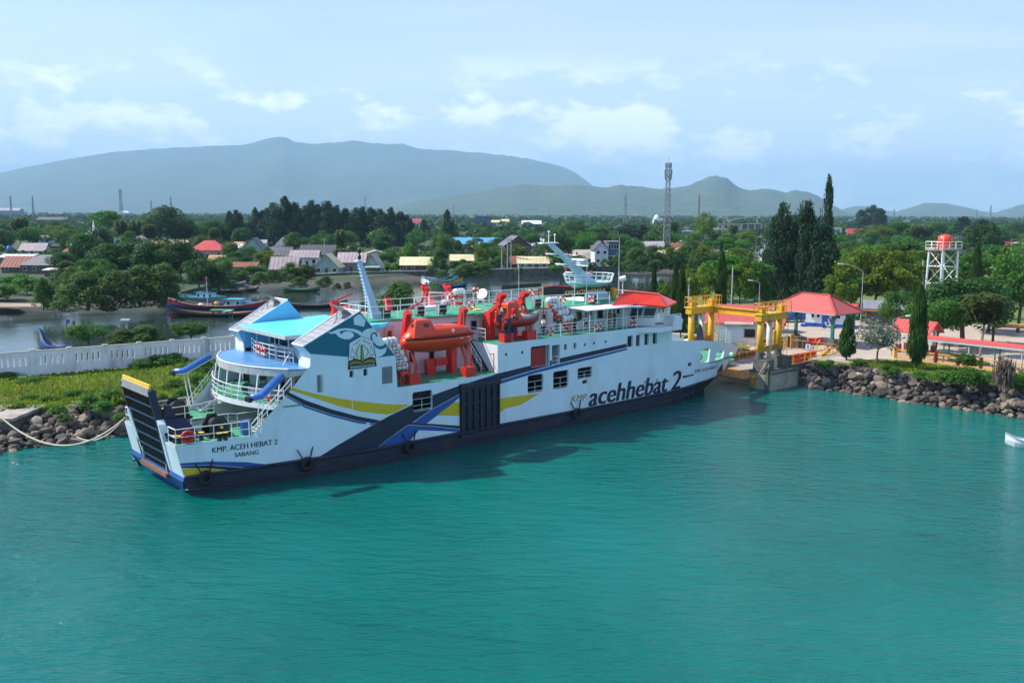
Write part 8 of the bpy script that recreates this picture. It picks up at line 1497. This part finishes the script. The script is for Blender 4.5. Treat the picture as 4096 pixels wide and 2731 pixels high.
for _ in range(900):
    if k_ >= 46: break
    y = rc.uniform(300, 640); x = y * rc.uniform(-.52, .34)
    if x / y > .2 and y < 360: continue
    if any((x - o.location.x) ** 2 + (y - o.location.y) ** 2 < 15 ** 2 for o in C.objects if o.get('category') in ('house', 'shed', 'building', 'mosque')): continue
    r_ = rc.choice(list(ROOFN)); w = rc.uniform(7, 12); pv_ = Vector((x, y, LZ)); F_ = Vector((0, _c, -_s)); U_ = Vector((0, _s, _c)); q = pv_ - CAM; dd = q.dot(F_); u = CX + FPX * (q.x * _cr + q.dot(U_) * _sr) / dd; vb = CY - FPX * (-q.x * _sr + q.dot(U_) * _cr) / dd; e = w / 2 / dd * FPX; hpx = rc.uniform(2.5, 3.2) / dd * FPX
    house('%s roofed village house among the trees' % ROOFN[r_], u - e, u + e, vb, vb - hpx, vb - hpx - rc.uniform(1.4, 2.2) / dd * FPX, rc.choice(['gable', 'gable', 'end', 'hip']), r_, rc.choice(['wl_white', 'wl_cream', 'wl_grey', 'wl_green', 'wl_pink']), .7, rc.uniform(-.4, .4), 3, group='village houses among the far trees'); k_ += 1
# ---- the belt of trees across the plain
def free(x, y, r): return all((x - a) ** 2 + (y - b) ** 2 > (r + c * .35) ** 2 for a, b, c in TREES)
HS = [(o.location.x, o.location.y) for o in C.objects if o.get('category') in ('house', 'shed', 'building', 'mosque')]
rb = random.Random(21); n = 0
where = lambda x, y: 'left part' if x / y < -.25 else ('centre' if x / y < .12 else 'right part')
for _ in range(6000):
    if n >= 290: break
    y = 262 + (940 - 262) * rb.random() ** 1.15; x = y * rb.uniform(-.58, .60) if rb.random() < .5 or y > 450 else y * rb.uniform(-.36, .2)
    if y < 300 and -20 < x < 60: continue
    if x < -40 and y < 250: continue
    if x / y > .22 and y < 330: continue
    w = rb.uniform(7, 12); h = rb.uniform(5.5, 10) 
    if not free(x, y, w * .55) or any(abs(x - a) < w * .35 + 3.5 and -w * .5 - 7 < y - b < 7 for a, b in HS): continue
    kd = rb.choice(['small0', 'small1', 'small2', 'small0', 'round0', 'dark0', 'umbrella1']) if y > 420 else rb.choice(['round0', 'round1', 'dark0', 'dark1', 'mangrove0', 'round2', 'yellow1'])
    tree_at(kd, x, y, LZ, w, h if y > 330 else h * .75, 'leafy green tree among the far shore gardens, %s of the plain' % where(x, y), 'garden trees of the far shore, ' + where(x, y)); n += 1
def woods(name, n, y0, y1, hmin, hmax, q, pw=1.0, leaf=.16, xr=.62):
    Ps, Ts, Ss = [], [], []
    for _ in range(n):
        y = y0 + (y1 - y0) * rng.random() ** pw; x = y * (rng.random() * 2 - 1) * xr
        if x / y > .20 and y < 360: continue
        if any(abs(x - a) < 6 and -14 < y - b < 7 for a, b in HS) if y < 900 else False: continue
        h = hmin + (hmax - hmin) * rng.random(); w = h * (.8 + .5 * rng.random()); d = ball(q); d[:, 2] = abs(d[:, 2]) * 1.0 - .25
        Ps.append(d * np.array([w * .5, w * .5, h * .55]) * (.75 + .3 * rng.random((q, 1))) + np.array([x, y, LZ + h * .45])); Ts.append(.2 + .55 * rng.random(q) + .35 * (rng.random() - .5)); Ss.append(np.full(q, w * leaf * 1.6) * (.7 + .6 * rng.random(q)))
    P = np.concatenate(Ps); return link(name, leaf_mesh(name, P, np.concatenate(Ss), 'far_leaf', np.array([0, 0, .5]), 1.5, np.concatenate(Ts)), None, kind='stuff')
woods('undergrowth', 1500, 262, 900, 2.2, 4.6, 46); woods('woods', 1500, 560, 1500, 5, 9, 44, 1.2); woods('far_woods', 2600, 1400, 5200, 6, 11, 22, 1.6, .26)
# ---- hills and the mountain
def ridge(name, prof, dist, depth, seed, mt, ny=26, step=.004, amp=.08):
    """a range whose skyline follows (u, v) points; rises from the plain towards it and falls behind"""
    us = np.array([p[0] for p in prof], float); vs_ = np.array([p[1] for p in prof], float); u = np.arange(us[0], us[-1], step * FPX); v = np.interp(u, us, vs_) + np.array([2.6 * noise.noise((q * .045, seed, 1)) + 1.6 * noise.noise((q * .16, seed, 2)) for q in u]); rows = []
    for j in range(ny):
        k = j / (ny - 1); y = dist - depth * (1 - k) if k <= 1 else 0; f = (k ** 1.25); r = []
        for uu, vv in zip(u, v):
            d = ray(uu, vv); x = d.x / d.y * y; top = CAM.z + d.z / d.y * dist; top = max(top, 3)
            n_ = noise.fractal((x * .00042 + seed, y * .00042, seed), .8, 2.1, 6); g_ = abs(noise.noise((x * .0009 + seed, y * .00022, seed * 2)))
            z = top * f * (1 - .55 * g_ * (1 - k) * min(1, k * 3)) + top * amp * n_ * (1.0 - .6 * k) * min(1, k * 4)
            r.append((x, y, max(1.5, z + (top * .012 * noise.noise((x * .02, y * .02, 4)) + top * .010 * noise.noise((x * .006, y * .01, 8))) * min(1, k * 3)) if j else -5))
        rows.append(r)
    rows.append([(x * 1.15, y + depth * .7, -5) for x, y, z in rows[-1]]); mb = MB(); mb.sheet(rows); o = mb.build(name, mt, None, True, kind='structure'); return o
ground_mat('mountain', (.018, .042, .024), (.040, .070, .036), (.070, .085, .045), .0016); ground_mat('hill', (.020, .045, .020), (.045, .078, .030), (.10, .10, .055), .006)
ridge('mountain', [(-900, 800), (-400, 745), (0, 690), (100, 668), (250, 640), (420, 612), (560, 595), (700, 584), (850, 578), (980, 578), (1060, 556), (1100, 548), (1140, 550), (1190, 570), (1240, 578), (1310, 572), (1420, 566), (1490, 574), (1560, 578), (1610, 573), (1670, 592), (1740, 600), (1790, 598), (1860, 606), (1930, 610), (2010, 618), (2110, 632), (2170, 648), (2240, 664), (2300, 690), (2340, 720), (2380, 748), (2440, 775), (2540, 800), (2700, 830), (2900, 850)], 12500, 5200, 3.1, 'mountain')
ridge('hills', [(1500, 852), (1640, 812), (1760, 790), (1880, 772), (1990, 752), (2090, 738), (2200, 745), (2300, 742), (2420, 752), (2480, 742), (2560, 748), (2640, 758), (2720, 748), (2760, 742), (2800, 722), (2840, 708), (2870, 704), (2905, 712), (2930, 730), (2960, 752), (3000, 762), (3060, 755), (3100, 760), (3140, 770), (3180, 762), (3230, 768), (3270, 784), (3320, 815), (3380, 846), (3420, 858)], 6200, 2200, 7.7, 'hill', 22, .0022, .07)
ridge('hills', [(3330, 855), (3390, 832), (3430, 824), (3480, 826), (3530, 838), (3580, 848), (3640, 830), (3690, 812), (3740, 810), (3800, 815), (3870, 830), (3930, 846), (3980, 850), (4020, 838), (4070, 822), (4120, 812), (4250, 790), (4500, 800), (4800, 850)], 7800, 2000, 12.2, 'hill', 18, .0022, .07)
# distance haze: one box of thin bluish volume around sea, land and hills
hz_ = bpy.data.materials.new('haze'); hz_.use_nodes = True; tt = hz_.node_tree; tt.nodes.clear(); out = tt.nodes.new('ShaderNodeOutputMaterial'); pv = tt.nodes.new('ShaderNodeVolumePrincipled'); pv.inputs['Color'].default_value = (.46, .77, 1.0, 1); pv.inputs['Density'].default_value = 9e-5; pv.inputs['Anisotropy'].default_value = .0
tt.links.new(pv.outputs[0], out.inputs['Volume']); hz_.cycles.homogeneous_volume = True
mb = MB().box(-30000, 30000, -4000, 27500, -8, 1120); o = mb.build('haze', 'sea_water', None, kind='stuff'); o.data.materials.clear(); o.data.materials.append(hz_)
# names by place for alike trees and weeds, counted from the left as seen from the harbour
ORD = 'first second third fourth fifth sixth seventh eighth ninth tenth eleventh twelfth thirteenth fourteenth fifteenth sixteenth seventeenth eighteenth nineteenth twentieth twenty-first twenty-second twenty-third twenty-fourth twenty-fifth twenty-sixth twenty-seventh twenty-eighth twenty-ninth thirtieth'.split()
for g_, ph in (('casuarina row on the plain', 'feathery casuarina, %s from the left in the tall row on the plain'), ('scattered casuarinas on the plain', 'scattered casuarina on the plain, %s of those from the left'), ('leafy weed clumps on the spit', 'low leafy weed clump on the grassy spit, %s from the left'), ('leafy weed bushes around the terminal', 'leafy weed bush on the terminal grass, %s from the left'), ('mangrove row on the bank below the lattice mast', 'leafy bank mangrove below the lattice mast, %s from the left')):
    m_ = sorted([o for o in C.objects if o.get('group') == g_ and o.parent is None], key=lambda o: o.location.x / o.location.y)
    for i, o in enumerate(m_):
        if i < len(ORD): o['label'] = ph % ORD[i]
